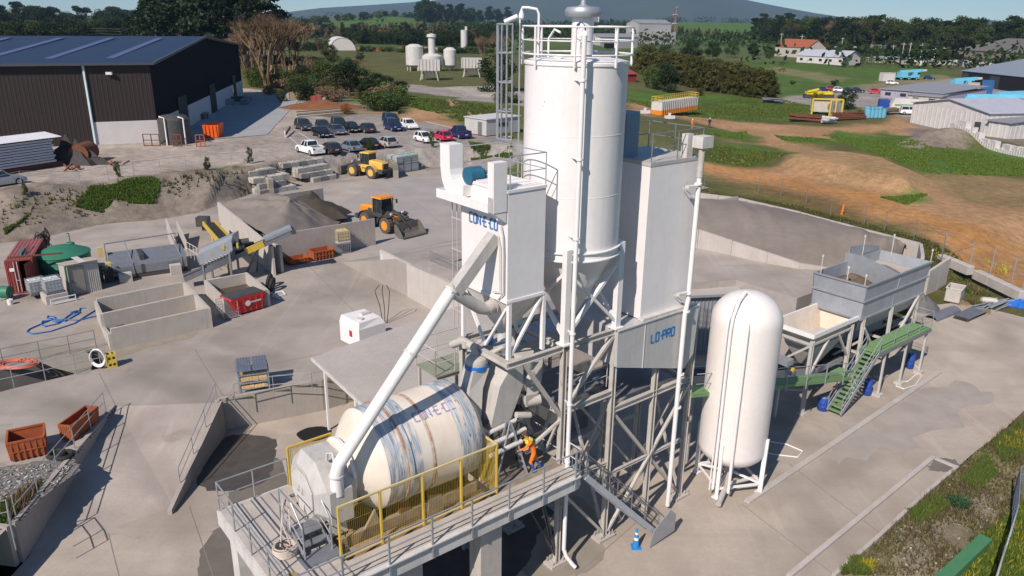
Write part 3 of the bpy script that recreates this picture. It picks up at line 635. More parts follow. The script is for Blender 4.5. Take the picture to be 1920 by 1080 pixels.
# filter tower (small square silo, left)
ft = thing('filter_silo', 'square white silo lettered CON-E-CO left of the round silo', 'silo', (-1.8,1.5,8.0),PL)
mb = MB(PL); mb.b2((-2.65,.12,10.3),(-1.0,2.8,14.15)); mb.b2((-2.69,.08,10.22),(-.96,2.84,10.34)); mb.b2((-2.68,.09,14.1),(-.97,2.83,14.2)); mb.B('shell', white,ft)
mb = MB(PL); mb.loft([[(-1.95,1.2,8.75),(-1.65,1.2,8.75),(-1.65,1.7,8.75),(-1.95,1.7,8.75)],[(-2.63,.14,10.22),(-1.02,.14,10.22),(-1.02,2.78,10.22),(-2.63,2.78,10.22)]]); mb.cyl((-1.8,1.45,8.2),(-1.8,1.45,8.8),.2); mb.B('hopper', steelw,ft)
mb = MB(PL)
for i in range(24): mb.cyl((-2.66 + i * .07,.06,10.28),(-2.66 + i * .07,.045,10.28),.014,n=5)
mb.B('flange_bolts', steelw,ft)
for (u,v) in ((-2.55,.15),(-.97,.15),(-2.55,2.9),(-.97,2.9)):
 mb = MB(PL); mb.bar((u,v,8.08),(u * .995,v,10.3),.15,.13,up=(1,0,0)); mb.B('leg', white2,ft)
for a,b in (((-2.5,.15,8.15),(-1.02,.15,10.2)),((-2.55,.25,10.0),(-2.55,1.5,8.2)),((-2.55,2.8,10.0),(-2.55,1.5,8.2)),((-1.0,.2,10.0),(-1.0,1.5,8.3)),((-1.0,2.8,10.0),(-1.0,1.5,8.3)),((-2.5,2.9,10.0),(-1.0,2.9,8.2))): brace(a,b,.11,white2, 'brace', ft)
mb = MB(PL); w_ = letters(mb, 'CON-E-CO', lambda x,y,d: (-2.655 - d,2.3 - x,12.72 + y),.33,.2); mb.B('lettering', letterbl,ft)
mb = MB(PL)
for k in range(5): mb.bar((-2.6,.3 + k * .55,14.22),(-1.05,.3 + k * .55,14.22),.05,.05)
mb.B('roof_seam', white2,ft)
mb = MB(PL); rail(mb,[(-2.55,.15,14.2),(-1.0,.15,14.2),(-1.0,2.75,14.2),(-2.6,2.75,14.2)],1.1,.022); mb.B('handrail', galv,ft)
mb = MB(PL); mb.b2((-3.25,.12,13.5),(-2.7,.45,15.15)); mb.extr([(-3.25,.14,13.5),(-3.25,.14,14.0),(-2.7,.14,14.0),(-2.7,.14,13.1)],(0,.3,0)); mb.B('fan_cabinet', white,ft)
mb = MB(PL); mb.b2((-3.1,.6,13.5),(-2.66,3.7,13.6)); mb.b2((-3.12,.6,13.4),(-3.08,3.72,13.72)); mb.b2((-3.1,3.7,13.4),(-2.3,3.74,13.72)); mb.B('outlet_tray', white2,ft)
mb = MB(PL); rg = []
for (vv,zz,dv,dz) in ((3.3,15.35,.3,0),(3.3,14.5,.3,0),(3.24,14.2,.29,.1),(3.1,13.95,.25,.2),(2.85,13.85,.13,.2),(2.2,13.84,.02,.2)):
 rg.append([(-3.0,vv - dv,zz - dz),(-2.45,vv - dv,zz - dz),(-2.45,vv + dv,zz + dz),(-3.0,vv + dv,zz + dz)] if dz == 0 else [(-3.0,vv - dv,zz + dz),(-2.45,vv - dv,zz + dz),(-2.45,vv + dv,zz - dz),(-3.0,vv + dv,zz - dz)])
mb.loft(rg); mb.B('exhaust_duct', white2,ft)
mb = MB(PL); mb.cyl((-2.75,2.3,14.35),(-2.2,2.3,14.35),.3,n=18); mb.cyl((-2.2,2.3,14.35),(-2.05,2.3,14.35),.2,n=14); f = mb.B('fan_motor', M('motor_blue', (.02,.12,.2),.4),ft,True)
mb = MB(PL)
for k in (2.95,3.25,3.55): mb.tube([(-2.55,k,8.3),(-2.55,k,13.5)],.02,5)
for z in (9,10.2,11.4,12.6): mb.bar((-2.55,2.9,z),(-2.55,3.6,z),.03)
mb.B('conduit', greyp,ft)
mb = MB(PL); mb.tube([(-2.72,.4,12.95),(-2.75,.25,12.6),(-2.74,.22,12.0),(-2.74,.22,10.6),(-2.74,.5,10.3)],.03,6); mb.tube([(-2.75,.55,12.6),(-2.75,.42,12.2),(-2.75,.4,10.6),(-2.75,.8,10.5)],.02,5); mb.B('cable', greyp,ft)
# dust pipe from the drum to the filter silo
dp = thing('dust_pipe', 'long slanting light grey extraction pipe from mixer hood to square silo', 'pipe', (-9.0,1.0,4.9),PL)
mb = MB(PL); mb.tube([(-9.0,.95,4.75),(-9.0,.95,5.5),(-8.9,.95,5.82),(-4.42,.95,10.83)],.215,20); mb.B('main_pipe', white2,dp,True)
mb = MB(PL); mb.tube([(-6.1,.95,8.95),(-6.03,.95,9.03)],.25,20); mb.tube([(-4.42,.95,10.83),(-4.36,.95,10.9)],.27,20); mb.tube([(-9.0,.95,5.42),(-9.0,.95,5.48)],.25,20); mb.B('pipe_collar', steelw,dp,True)
mb = MB(PL); mb.bar((-4.3,.95,10.75),(-2.66,.85,12.5),.42,.4); mb.B('square_duct', greyp,dp)
mb = MB(PL); mb.tube([(-4.5,.95,10.9),(-4.3,.95,10.78),(-3.2,.95,9.95),(-2.95,.95,9.85),(-2.5,1.0,9.95)],.22,16); mb.B('branch_pipe', greyp,dp,True)
mb = MB(PL); mb.tube([(-2.9,.96,9.85),(-2.5,1.0,9.95)],.24,16); mb.tube([(-2.62,1.0,9.9),(-2.56,1.0,9.92)],.3,16); mb.B('flexible_hose', greys,dp,True)
# LO-PRO tower
lp = thing('batching_tower', 'square white batching silo above a grey hopper lettered LO-PRO', 'silo', (5.4,1.5,6.0),PL)
mb = MB(PL); mb.b2((4.13,0,8.1),(7.25,3.0,14.3)); mb.B('shell', white,lp)
mb = MB(PL); mb.extr([(4.1,-.02,14.3),(4.1,-.02,14.44),(7.28,-.02,14.44),(7.28,-.02,14.3)],(0,3.04,0)); mb.B('top_deck', greyp,lp)
mb = MB(PL); poly = [(2.62,8.05),(7.62,8.05),(7.5,5.75),(6.95,5.2),(2.66,6.45)]; mb.extr([(u,-.25,z) for u,z in poly],(0,3.4,0)); mb.B('weigh_hopper', M('hopper_grey', (.5,.49,.48),.45,c2=(.4,.39,.37),sc=.8,amt=.5,streak=(.34,.31,.28)),lp)
mb = MB(PL); mb.bar((4.05,-.1,8.12),(7.3,-.1,8.12),.3,.1); mb.bar((2.6,-.27,8.03),(7.6,-.27,8.03),.05,.06); mb.bar((4.2,-.26,8.0),(4.2,-.26,6.0),.03,.03); mb.B('flange', steelw,lp)
mb = MB(PL); letters(mb, 'LO.PRO', lambda x,y,d: (4.62 + x,-.256 - d,7.0 + y),.38,.2); mb.B('lettering', M('bright_blue_lettering', (.02,.2,.5),.5),lp)
mb = MB(PL); rail(mb,[(4.2,.05,14.42),(7.2,.05,14.42),(7.2,2.9,14.42),(4.2,2.9,14.42)],1.1,.025); mb.bar((6.5,.1,14.45),(6.9,.1,15.4),.04); mb.B('handrail', galvd,lp)
mb = MB(PL)
N_ = 20; P = [(4.55 + .95 * cos(t) * (1.0 if abs(cos(t)) > .7 else 1.0),2.2 + .85 * sin(t)) for t in [k * tau / 8 + .39 for k in range(8)]]
mb.prism(P,14.44,16.1)
for z in (14.95,15.5): mb.prism([((p[0] - 4.55) * 1.015 + 4.55,(p[1] - 2.2) * 1.015 + 2.2) for p in P],z,z + .05)
mb.B('filter_housing', bluegrey,lp)
mb = MB(PL); mb.b2((6.2,.0,14.44),(6.55,.3,15.35)); mb.b2((6.35,-.62,14.85),(7.0,-.1,15.3)); mb.B('control_cabinet', steelw,lp)
mb = MB(PL); mb.tube([(6.55,-.45,14.9),(6.55,-.45,8.55),(6.5,-.45,8.3),(6.42,-.45,7.9),(6.42,-.45,LOWZ + .3)],.1,12)
for z in (13.4,8.8,8.0,5.1,3.5): mb.cyl((6.5,-.45,z),(6.5,-.45,z + .07),.16,n=10)
mb.B('fill_pipe', white2,lp,True)
mb = MB(PL); mb.cyl((6.55,-.45,13.7),(6.55,-.45,14.9),.13,n=12); mb.B('pipe_sleeve', greys,lp,True)
mb = MB(PL)
for z in (13.35,8.85): mb.bar((5.95,-.35,z),(6.45,-.42,z),.2,.1); mb.bar((6.0,-.1,z - .05),(6.4,-.4,z - .45),.03)
mb.B('pipe_bracket', steelw,lp)
mb = MB(PL); mb.bar((6.62,-.33,12.5),(6.62,-.33,11.0),.03,.03); mb.B('yellow_hose', yellow,lp)
# weigh conveyor / covered trough below the silos
wc = thing('weigh_conveyor', 'long grey covered conveyor trough running beneath the silos', 'conveyor', (2,3.6,5.6),PL)
mb = MB(PL); pr = [(2.75,7.1),(4.5,7.1),(4.5,6.5),(4.1,6.05),(3.2,5.95),(2.75,6.4)]
mb.extr([(-1.3,v,z) for v,z in pr],(7.8,0,0)); mb.B('trough', greyp,wc)
mb = MB(PL); mb.loft([[(-2.1,3.2,6.5),(-2.1,3.9,6.5),(-2.1,3.9,7.0),(-2.1,3.2,7.0)],[(-1.3,2.9,6.2),(-1.3,4.3,6.2),(-1.3,4.3,7.05),(-1.3,2.9,7.05)]]); mb.B('head_chute', greyp,wc)
mb = MB(PL); mb.box((-.9,3.5,7.35),(.3,.25,.35)); mb.B('sensor_box', blue,wc)
mb = MB(PL)
for k in range(6): mb.bar((-1.0 + k * 1.45,2.7,7.12),(-1.0 + k * 1.45,4.5,7.12),.07,.05)
mb.B('cover_rib', greys,wc)
# discharge hopper group above the drum mouth
dh = thing('charging_hopper', 'beige charging hopper with blue ring and gearbox above the drum mouth', 'hopper', (-2.6,2.0,4.0),PL)
mb = MB(PL); mb.loft([[(-3.5,1.5,5.6),(-2.9,1.3,5.3),(-2.75,2.3,5.3),(-3.4,2.5,5.6)],[(-3.25,1.55,6.5),(-2.75,1.4,6.5),(-2.6,2.25,6.5),(-3.1,2.4,6.5)],[(-3.1,1.5,7.25),(-2.45,1.4,7.25),(-2.3,2.2,7.25),(-2.95,2.3,7.25)]]); mb.B('chute', greyp,dh)
mb = MB(PL); mb.lathe((-2.7,1.85,0),[(.46,7.2),(.46,7.36)],20); mb.B('blue_ring', M('valve_blue', (.02,.16,.5),.4),dh,True)
mb = MB(PL); mb.lathe((-2.7,1.85,0),[(.42,7.36),(.44,7.5),(.4,7.62),(.2,7.74)],20); mb.tube([(-2.7,1.85,7.7),(-2.75,1.95,8.0),(-2.85,2.5,8.1),(-2.85,3.2,7.7)],.16,10); mb.B('valve_body', greys,dh,True)
mb = MB(PL); mb.cyl((-2.5,1.6,7.65),(-1.9,1.3,8.0),.09); mb.cyl((-2.3,2.1,7.6),(-1.9,1.9,7.8),.07); mb.cyl((-2.9,2.3,7.9),(-2.9,2.3,8.15),.13); mb.B('actuator', greys,dh,True)
mb = MB(PL); mb.extr([(-2.75,.95,4.9),(-1.75,.95,5.1),(-1.15,.95,6.4),(-1.2,.95,7.3),(-1.7,.95,7.35),(-2.3,.95,6.6)],(0,1.0,0)); mb.B('side_hopper', greyp,dh)
mb = MB(PL); mb.cyl((-.75,1.5,6.85),(-.75,1.5,7.45),.42,n=18); mb.cyl((-.95,.9,6.2),(-.35,1.6,6.75),.3,n=16); mb.loft([[(-1.35,.55,5.7),(-.75,.55,5.5),(-.75,.55,6.05),(-1.35,.55,6.1)],[(-.5,1.3,6.4),(.1,1.3,6.3),(.1,1.3,6.9),(-.5,1.3,6.95)]]); mb.B('drive_guard', greys,dh,True)
mb = MB(PL); mb.cyl((-1.2,.75,5.75),(-.65,.6,5.75),.22,n=14); mb.cyl((-1.7,.7,5.35),(-1.1,.6,5.2),.13,n=10); mb.B('motor', greys,dh,True)
mb = MB(PL)
for a,b in (((-3.3,.5,4.65),(-1.4,.5,4.75)),((-3.2,.35,4.3),(-1.7,.35,4.4)),((-3.0,.8,4.95),(-1.3,.8,5.1))): mb.cyl(a,b,.09,n=10)
mb.B('hydraulic_cylinder', steelw,dh,True)
mb = MB(PL)
for i in range(26):
 rs = random.Random(i); p = Vc((-2.2 + rs.random() * 2.4,.4 + rs.random() * 1.8,4.4 + rs.random() * 1.6)); mb.tube([p,p + Vc((rs.uniform(-.3,.3),rs.uniform(-.2,.2),rs.uniform(-.6,.1))),p + Vc((rs.uniform(-.6,.6),rs.uniform(-.3,.3),rs.uniform(-1.2,-.3)))],.02,4)
mb.B('hoses', dark,dh)
mb = MB(PL)
for (u,v) in ((-3.0,1.2),(-1.2,1.2),(-3.0,2.9),(-1.2,2.9)): mb.bar((u,v,3.0),(u,v,5.4),.12)
mb.bar((-3.1,1.2,5.2),(-1.0,1.2,5.2),.14); mb.bar((-3.1,2.9,5.2),(-1.0,2.9,5.2),.14); mb.bar((-3.1,.6,4.2),(.0,.6,4.2),.14); mb.B('support_frame', dark,dh)
sp = thing('service_platform', 'small green floored railed service platform behind the drum', 'platform', (-3.6,4.4,4.0),PL)
mb = MB(PL); mb.box((-2.4,4.3,6.3),(2.0,1.5,.06)); mb.B('floor', M('faded_green_grating', (.22,.25,.17),.7,c2=(.28,.28,.22),sc=2,amt=.8),sp)
mb = MB(PL); rail(mb,[(-1.4,5.05,6.33),(-3.4,5.05,6.33),(-3.4,3.6,6.33)],1.1,.022,1.0); rail(mb,[(-3.4,3.6,6.33),(-1.6,3.6,6.33)],1.1,.022,.9); mb.B('handrail', greys,sp)
mb = MB(PL)
for u,v in ((-3.3,3.65),(-1.5,3.65),(-3.3,4.95),(-1.5,4.95)): mb.bar((u,v,-1.8),(u,v,6.25),.1)
mb.bar((-3.3,3.65,6.2),(-1.5,3.65,6.2),.12); mb.bar((-3.3,4.95,6.2),(-1.5,4.95,6.2),.12); mb.B('support', greys,sp)
# mixer platform
DK = 3.0
mp_ = thing('mixer_platform', 'raised concrete coloured mixer platform on columns with grey handrails', 'platform', (-5.8,2.0,LOWZ),PL)
deckm = M('deck_plate', (.48,.435,.385),.7,c2=(.38,.33,.28),sc=1.3,amt=.8,rust=.12,bump=.15)
mb = MB(PL); mb.b2((-11.65,-.2,DK - .12),(-9.35,5.0,DK)); mb.B('end_deck', deckm,mp_)
mb = MB(PL); mb.b2((-11.65,-1.02,DK - .12),(0,-.2 - .003,DK)); mb.B('front_deck', deckm,mp_)
mb = MB(PL); mb.b2((-9.347,4.4,DK - .12),(-2.8,5.0,DK)); mb.B('rear_deck', deckm,mp_)
mb = MB(PL); mb.b2((-3.2,-.197,DK - .12),(0,2.0,DK - .01)); mb.B('working_deck', M('muddy_deck', (.3,.25,.19),.8,c2=(.2,.16,.12),sc=2,amt=.8),mp_)
mb = MB(PL); mb.b2((-9.35,-.2,2.5),(-3.2,4.4,2.56)); mb.B('drip_floor', M('rusty_drip_floor', (.34,.25,.17),.9,c2=(.2,.11,.05),sc=1.2,amt=1.0,rust=.3),mp_)
mb = MB(PL); mb.bar((-11.65,-1.07,DK - .32),(.02,-1.07,DK - .32),.09,.62); mb.bar((-11.65,-1.16,DK - .04),(.02,-1.16,DK - .04),.14,.05); mb.B('front_girder', steelw,mp_)
mb = MB(PL); mb.bar((-11.7,-1.07,DK - .3),(-11.7,5.05,DK - .3),.09,.56); mb.bar((-11.7,5.05,DK - .3),(-2.8,5.05,DK - .3),.09,.56); mb.bar((.05,-1.1,DK - .28),(.05,2.0,DK - .28),.08,.5); mb.B('edge_girder', steelw,mp_)
for i in range(6):
 mb = MB(PL); u = -11.3 + i * .36; mb.bar((u,-.95,DK + .012),(u,4.9,DK + .012),.035,.025); mb.B('deck_seam', galvd,mp_)
for (u,v,w) in ((-4.0,-.45,.95),(-7.4,-.45,.95),(-11.3,4.4,.42),(-11.3,-.6,.42),(-7.4,4.4,.6),(-4.0,4.4,.6)):
 mb = MB(PL); mb.b2((u - w / 2,v - .35,LOWZ),(u + w / 2,v + .35,DK - .62)); mb.B('column', concl if w > .5 else steelw,mp_)
mb = MB(PL); mb.bar((-11.3,-.6,2.6),(-11.3,4.4,2.6),.2,.3); mb.bar((-7.4,-.6,2.4),(-7.4,4.4,2.4),.3,.3); mb.bar((-4,-.6,2.4),(-4,4.4,2.4),.3,.3); mb.B('cross_girder', conc,mp_)
mb = MB(PL)
pts = [(0,-1.14),(-11.66,-1.14)]
for k in range(8):
 u = -11.6 + k * 1.62
 if u > .0: continue
 mb.bar((u,-1.18,DK - .5),(u,-1.18,DK + 1.1),.06,.06)
mb.tube([(0,-1.18,DK + 1.1),(-11.66,-1.18,DK + 1.1)],.028,6); mb.tube([(0,-1.18,DK + .6),(-11.66,-1.18,DK + .6)],.024,6); mb.B('front_handrail', galv,mp_)
mb = MB(PL); rail(mb,[(-11.66,-1.1,DK),(-11.66,5.0,DK),(-9.1,5.0,DK)],1.15,.03,1.6); mb.B('end_handrail', galv,mp_)
mb = MB(PL); rail(mb,[(0,.2,DK),(0,1.9,DK),(-.9,2.0,DK)],1.1,.022,1.0); rail(mb,[(.02,-1.1,DK),(.02,-.5,DK)],1.1,.024,1.0); mb.B('inner_handrail', steelw,mp_)
st = thing('access_steps', 'short grey grating steps with handrails beside the mixer hood', 'steps', (-9.9,.9,DK),PL)
for i in range(4):
 mb = MB(PL); mb.b2((-10.4 + .0,1.9 - i * .32,DK + .18 + .2 * (3 - abs(i - 1.5) * 1.2) - .2),(-9.5,2.2 - i * .32,DK + .22 + .2 * (3 - abs(i - 1.5) * 1.2) - .2)); mb.B('tread', galvd,st)
mb = MB(PL)
for u in (-10.42,-9.48): mb.tube([(u,.6,DK),(u,.65,DK + 1.2),(u,1.4,DK + 1.75),(u,2.4,DK + 1.75),(u,2.5,DK)],.03,6); mb.tube([(u,.7,DK + .6),(u,2.45,DK + 1.2)],.022,6); mb.bar((u,.7,DK + .2),(u,2.2,DK + .7),.03,.16)
mb.B('stair_handrail', galv,st)
mb = MB(PL); mb.b2((-10.6,.2,DK),(-9.3,.9,DK + .04)); mb.B('landing', galvd,st)
mb = MB(PL); rs = random.Random(5)
for k in range(7):
 r = .3 + .05 * rs.random(); mb.tube([(-10.75 + r * cos(a) * 1.2,1.35 + r * sin(a),DK + .05 + k * .05) for a in [j * tau / 20 for j in range(20)]],.028,5,closed=True)
mb.tube([(-10.6,1.3,DK + .3),(-10.7,1.6,DK + 1.0),(-10.5,1.9,DK + 1.55),(-10.35,1.8,DK + 1.3),(-10.5,1.5,DK + .4)],.026,6); mb.tube([(-10.9,1.4,DK + .3),(-10.6,1.75,DK + 1.3),(-10.4,1.9,DK + 1.6),(-10.5,2.0,DK + 1.0),(-10.8,1.6,DK + .3)],.026,6)
tag(mb.B('water_hose', M('cream_hose', (.55,.47,.4),.6),smooth=True), 'cream hose coiled on the platform deck over the step rail', 'hose')
mb = MB(PL); mb.prism([(-11.2 + .33 * cos(t),.15 + .2 * sin(t)) for t in [k * tau / 12 for k in range(12)]],DK + .0,DK + .05); tag(mb.B('deck_hatch', M('tan_mat', (.3,.22,.09),.8)), 'tan oval mat lying on the left end of the mixer deck', 'mat')
gf = thing('guard_fence', 'yellow mesh guard fence along the front of the mixer drum', 'fence', (-6.4,-.13,DK),PL)
for u in (-9.52,-8.04,-6.42,-4.84,-3.27): mb = MB(PL); mb.bar((u,-.13,DK),(u,-.13,5.05),.1,.06); mb.B('post', yellow,gf)
mb = MB(PL); mb.bar((-9.55,-.13,5.05),(-3.24,-.13,5.05),.06,.06); mb.bar((-9.55,-.13,DK + .1),(-3.24,-.13,DK + .1),.05,.05); mb.bar((-3.27,-.1,5.05),(-3.27,.9,5.05),.06,.06); mb.bar((-3.27,.9,DK),(-3.27,.9,5.05),.08,.06); mb.B('rail', M('pale_yellow_rail', (.66,.52,.24),.5),gf)
mb = MB(PL); u = -9.48
while u < -3.3: mb.bar((u,-.13,DK + .1),(u,-.13,5.03),.0048,.0048,up=(1,0,0)); u += .066
v = -.1
while v < .88: mb.bar((-3.27,v,DK + .1),(-3.27,v,5.03),.014,.014,up=(1,0,0)); v += .06
for k in range(4): mb.bar((-9.5,-.125,DK + .5 * (k + .8)),(-3.3,-.125,DK + .5 * (k + .8)),.005)
tag(mb.B('wire_mesh', yellow,gf),kind='stuff')
gf = thing('guard_fence', 'short yellow mesh guard fence at the far side behind the mixer hood', 'fence', (-8.2,4.92,DK),PL)
for u in (-9.05,-7.35): mb = MB(PL); mb.bar((u,4.92,DK),(u,4.92,4.6),.1,.06); mb.B('post', yellow,gf)
mb = MB(PL); mb.bar((-9.05,4.92,4.6),(-7.3,4.92,4.6),.08,.06); mb.bar((-9.05,4.92,3.1),(-7.3,4.92,3.1),.05); mb.B('rail', yellow,gf)
mb = MB(PL); u = -9.0
while u < -7.35: mb.bar((u,4.92,3.1),(u,4.92,4.6),.014,.014,up=(1,0,0)); u += .06
tag(mb.B('wire_mesh', yellow,gf),kind='stuff')
# the drum
def drum_mat():
 m,nt,b = new_mat('worn_drum_paint'); N,K = nt.nodes,nt.links; tc = N.new('ShaderNodeTexCoord'); ob = tc.outputs['Object']
 sep = N.new('ShaderNodeSeparateXYZ'); K.new(ob,sep.inputs[0])
 def mapn(s,vec=ob,sc=1.0,d=6):
  mp = N.new('ShaderNodeMapping'); mp.inputs['Scale'].default_value = s; K.new(vec,mp.inputs[0]); n = N.new('ShaderNodeTexNoise'); n.inputs['Scale'].default_value = sc; n.inputs['Detail'].default_value = d; K.new(mp.outputs[0],n.inputs['Vector']); return n.outputs[0]
 def rng(n,lo,hi,a_=0,b_=1):
  r = N.new('ShaderNodeMapRange'); K.new(n,r.inputs[0]); r.inputs[1].default_value = lo; r.inputs[2].default_value = hi; r.inputs[3].default_value = a_; r.inputs[4].default_value = b_; return r.outputs[0]
 def mth(op,a,bb=None):
  n = N.new('ShaderNodeMath'); n.operation = op
  for i,q in enumerate((a,bb)):
   if q is None: continue
   if isinstance(q,bpy.types.NodeSocket): K.new(q,n.inputs[i])
   else: n.inputs[i].default_value = q
  return n.outputs[0]
 def mix(f,a,bb):
  n = N.new('ShaderNodeMix'); n.data_type = 'RGBA'
  K.new(f,n.inputs[0])
  for s_,q in ((6,a),(7,bb)):
   if isinstance(q,bpy.types.NodeSocket): K.new(q,n.inputs[s_])
   else: n.inputs[s_].default_value = (*q,1)
  return n.outputs[2]
 def band(c0,w,soft=.06): return rng(mth('ABSOLUTE', mth('SUBTRACT', sep.outputs[0],c0)),w + soft,w,0,1)
 col = mix(rng(mapn((1,.5,.5),sc=1.1),.4,.68),(.7,.635,.55),(.62,.52,.41))
 scr = mth('MAXIMUM', band(-1.5,.38),mth('MAXIMUM', band(-.85,.24),band(1.45,.45)))
 sc1 = rng(mapn((2.6,.8,.8),sc=1.6,d=9),.36,.5)
 col = mix(mth('MULTIPLY', scr,sc1),col,mix(rng(mapn((16,.6,.6),sc=2),.4,.62),(.23,.27,.32),(.55,.56,.57)))
 col = mix(mth('MULTIPLY', scr,rng(mapn((6,1.2,1.2),sc=2.2,d=8),.64,.7)),col,(.13,.06,.035))
 r1 = mth('MAXIMUM', band(-.12,.01,.1),band(-1.2,.015,.04))
 col = mix(mth('MULTIPLY', r1,rng(mapn((1,2.5,2.5),sc=1.3),.25,.6,.3,1)),col,(.3,.12,.04))
 col = mix(rng(mapn((3,3,.6),sc=3,d=8),.7,.78,0,.5),col,(.38,.2,.1))
 K.new(col,b.inputs['Base Color']); b.inputs['Roughness'].default_value = .55; b.inputs['Specular IOR Level'].default_value = .3
 return m
dm = drum_mat(); DC = (-5.45,2.2,4.85)
dr = thing('mixer_drum', 'large worn cream mixer drum with scraped rusty bands lying on its side', 'mixer drum', DC,PL)
mb = MB(PL); DR = 1.84; prof = [(.95,-2.95),(1.0,-2.9),(1.0,-2.75),(1.02,-2.65),(1.55,-2.2),(1.76,-2.0),(DR,-1.9),(DR,-1.22),(DR + .05,-1.2),(DR + .05,-.98),(DR,-.96),(DR,-.14),(DR + .02,-.12),(DR,-.1),(DR,.95),(DR + .012,1.0),(DR + .012,1.9),(DR,1.92),(1.76,1.98),(1.5,2.08),(1.4,2.3)]
mb.lathe(DC,prof,72,(1,0,0)); mb.B('shell', dm,dr,True)
mb = MB(PL); mb.lathe(DC,[(1.0,-2.86),(1.1,-2.86),(1.1,-2.76),(1.0,-2.76)],48,(1,0,0)); mb.B('mouth_ring', white,dr,True)
mb = MB(PL)
def ondr(x,y,d):
 a = R(38) - y / DR; return (DC[0] - .42 + x,DC[1] - (DR + .004 + d) * sin(a),DC[2] + (DR + .004 + d) * cos(a))
letters(mb, 'CON-E-CO', ondr,.34,.17); mb.B('lettering', letterpu,dr)
mb = MB(PL)
for u in (-6.55,-4.2):
 for v in (1.1,3.3): mb.cyl((u - .2,v,3.15),(u + .2,v,3.15),.22,n=16)
mb.B('trunnion_roller', rust,dr,True)
mb = MB(PL); mb.extr([(-9.0,.9,2.6),(-3.4,.9,2.6),(-3.4,.9,3.0),(-9.0,.9,3.0)],(0,.18,0)); mb.extr([(-9.0,3.4,2.6),(-3.4,3.4,2.6),(-3.4,3.4,3.0),(-9.0,3.4,3.0)],(0,.18,0))
mb.extr([(-5.9,.45,2.6),(-5.2,.45,2.6),(-5.3,.45,3.5),(-5.8,.45,3.6)],(0,.05,0)); mb.extr([(-8.4,.9,2.6),(-7.4,.9,2.6),(-7.7,.9,3.6)],(0,.1,0)); mb.B('cradle', M('muddy_cradle', (.36,.29,.21),.9,c2=(.22,.16,.1),sc=2,amt=.9),dr)
hd = thing('mixer_hood', 'beige angular hood closing the left mouth of the mixer drum', 'hood', (-9.0,2.3,DK),PL)
oc = [(2.3 + 1.42 * cos(R(a)) * 1.02,4.45 + 1.32 * sin(R(a))) for a in (22,68,112,158,202,248,292,338)]
oc2 = [(2.3 + (p[0] - 2.3) * .72,4.4 + (p[1] - 4.45) * .72) for p in oc]
mb = MB(PL); mb.loft([[(-9.62,v,z) for v,z in oc2],[(-9.35,v,z) for v,z in oc],[(-8.6,v,z) for v,z in oc],[(-8.25,v * .9 + .22,z * .95 + .22) for v,z in oc]]); mb.B('casing', greyp,hd)
mb = MB(PL); mb.b2((-9.35,.78,3.75),(-8.55,1.4,4.95)); mb.B('side_box', greyp,hd)
mb = MB(PL); mb.extr([(-9.64,v,z) for v,z in [(2.3 + (p[0] - 2.3) * .6,4.4 + (p[1] - 4.45) * .6) for p in oc]],(-.04,0,0)); mb.B('inspection_door', steelw,hd)
mb = MB(PL); mb.tube([(-9.68,2.5,4.3),(-9.74,2.48,4.45),(-9.68,2.46,4.6)],.015,5); mb.tube([(-9.68,2.2,4.3),(-9.74,2.18,4.45),(-9.68,2.16,4.6)],.015,5); mb.B('door_handle', greys,hd)
mb = MB(PL)
for v in (1.2,3.4): mb.extr([(-9.3,v,DK),(-8.6,v,DK),(-8.7,v,3.6),(-9.2,v,3.6)],(0,.1,0))
mb.tube([(-9.0,1.6,5.7),(-9.0,1.55,6.0),(-8.9,1.35,6.05),(-8.9,1.2,5.6)],.05,8); mb.B('support', steelw,hd)
# stair from the platform to the floor
def stair(name,label,a,b,w_dir,width,n,tread_m,str_m,rail_m,rh=1.0,group=None):
 t = thing(name,label, 'staircase', b,PL,group=group); a,b = Vc(a),Vc(b); wd = Vc(w_dir).normalized()
 for i in range(n):
  p = a.lerp(b,(i + .5) / n); d = (b - a); d.z = 0; d.normalize(); q = wd * (width / 2 - .03)
  mb = MB(PL); mb.bar(p - q,p + q,.27,.035); mb.B('tread', tread_m,t)
 for k,s in enumerate((-1,1)):
  o = wd * (s * width / 2); mb = MB(PL); mb.bar(a + o,b + o,.05,.24); mb.B('stringer', str_m,t)
  mb = MB(PL); up = Vc((0,0,rh)); mb.tube([a + o,a + o + up,b + o + up,b + o],.022,6); mb.tube([a + o + up * .5,b + o + up * .5],.018,5)
  for j in range(1,5): p = a.lerp(b,j / 5) + o; mb.tube([p,p + up],.02,5)
  mb.B('handrail', rail_m,t)
 return t
s1 = stair('platform_stair', 'grey steel stair coming down from the mixer platform beside the blue cone', (.15,-.95,2.95),(4.3,-1.3,-1.35),(0,1,0),.8,15,galvd,M('stringer_grey', (.4,.42,.44),.5,c2=(.3,.31,.32),sc=2,amt=.6),galvd)
mb = MB(PL); mb.extr([(3.75,-1.78,-1.75),(5.35,-1.78,-1.6),(5.35,-1.78,-.75),(4.95,-1.78,-.35),(4.6,-1.78,-.6),(3.95,-1.78,-1.0)],(0,.03,0)); mb.B('foot_plate', galv,s1)
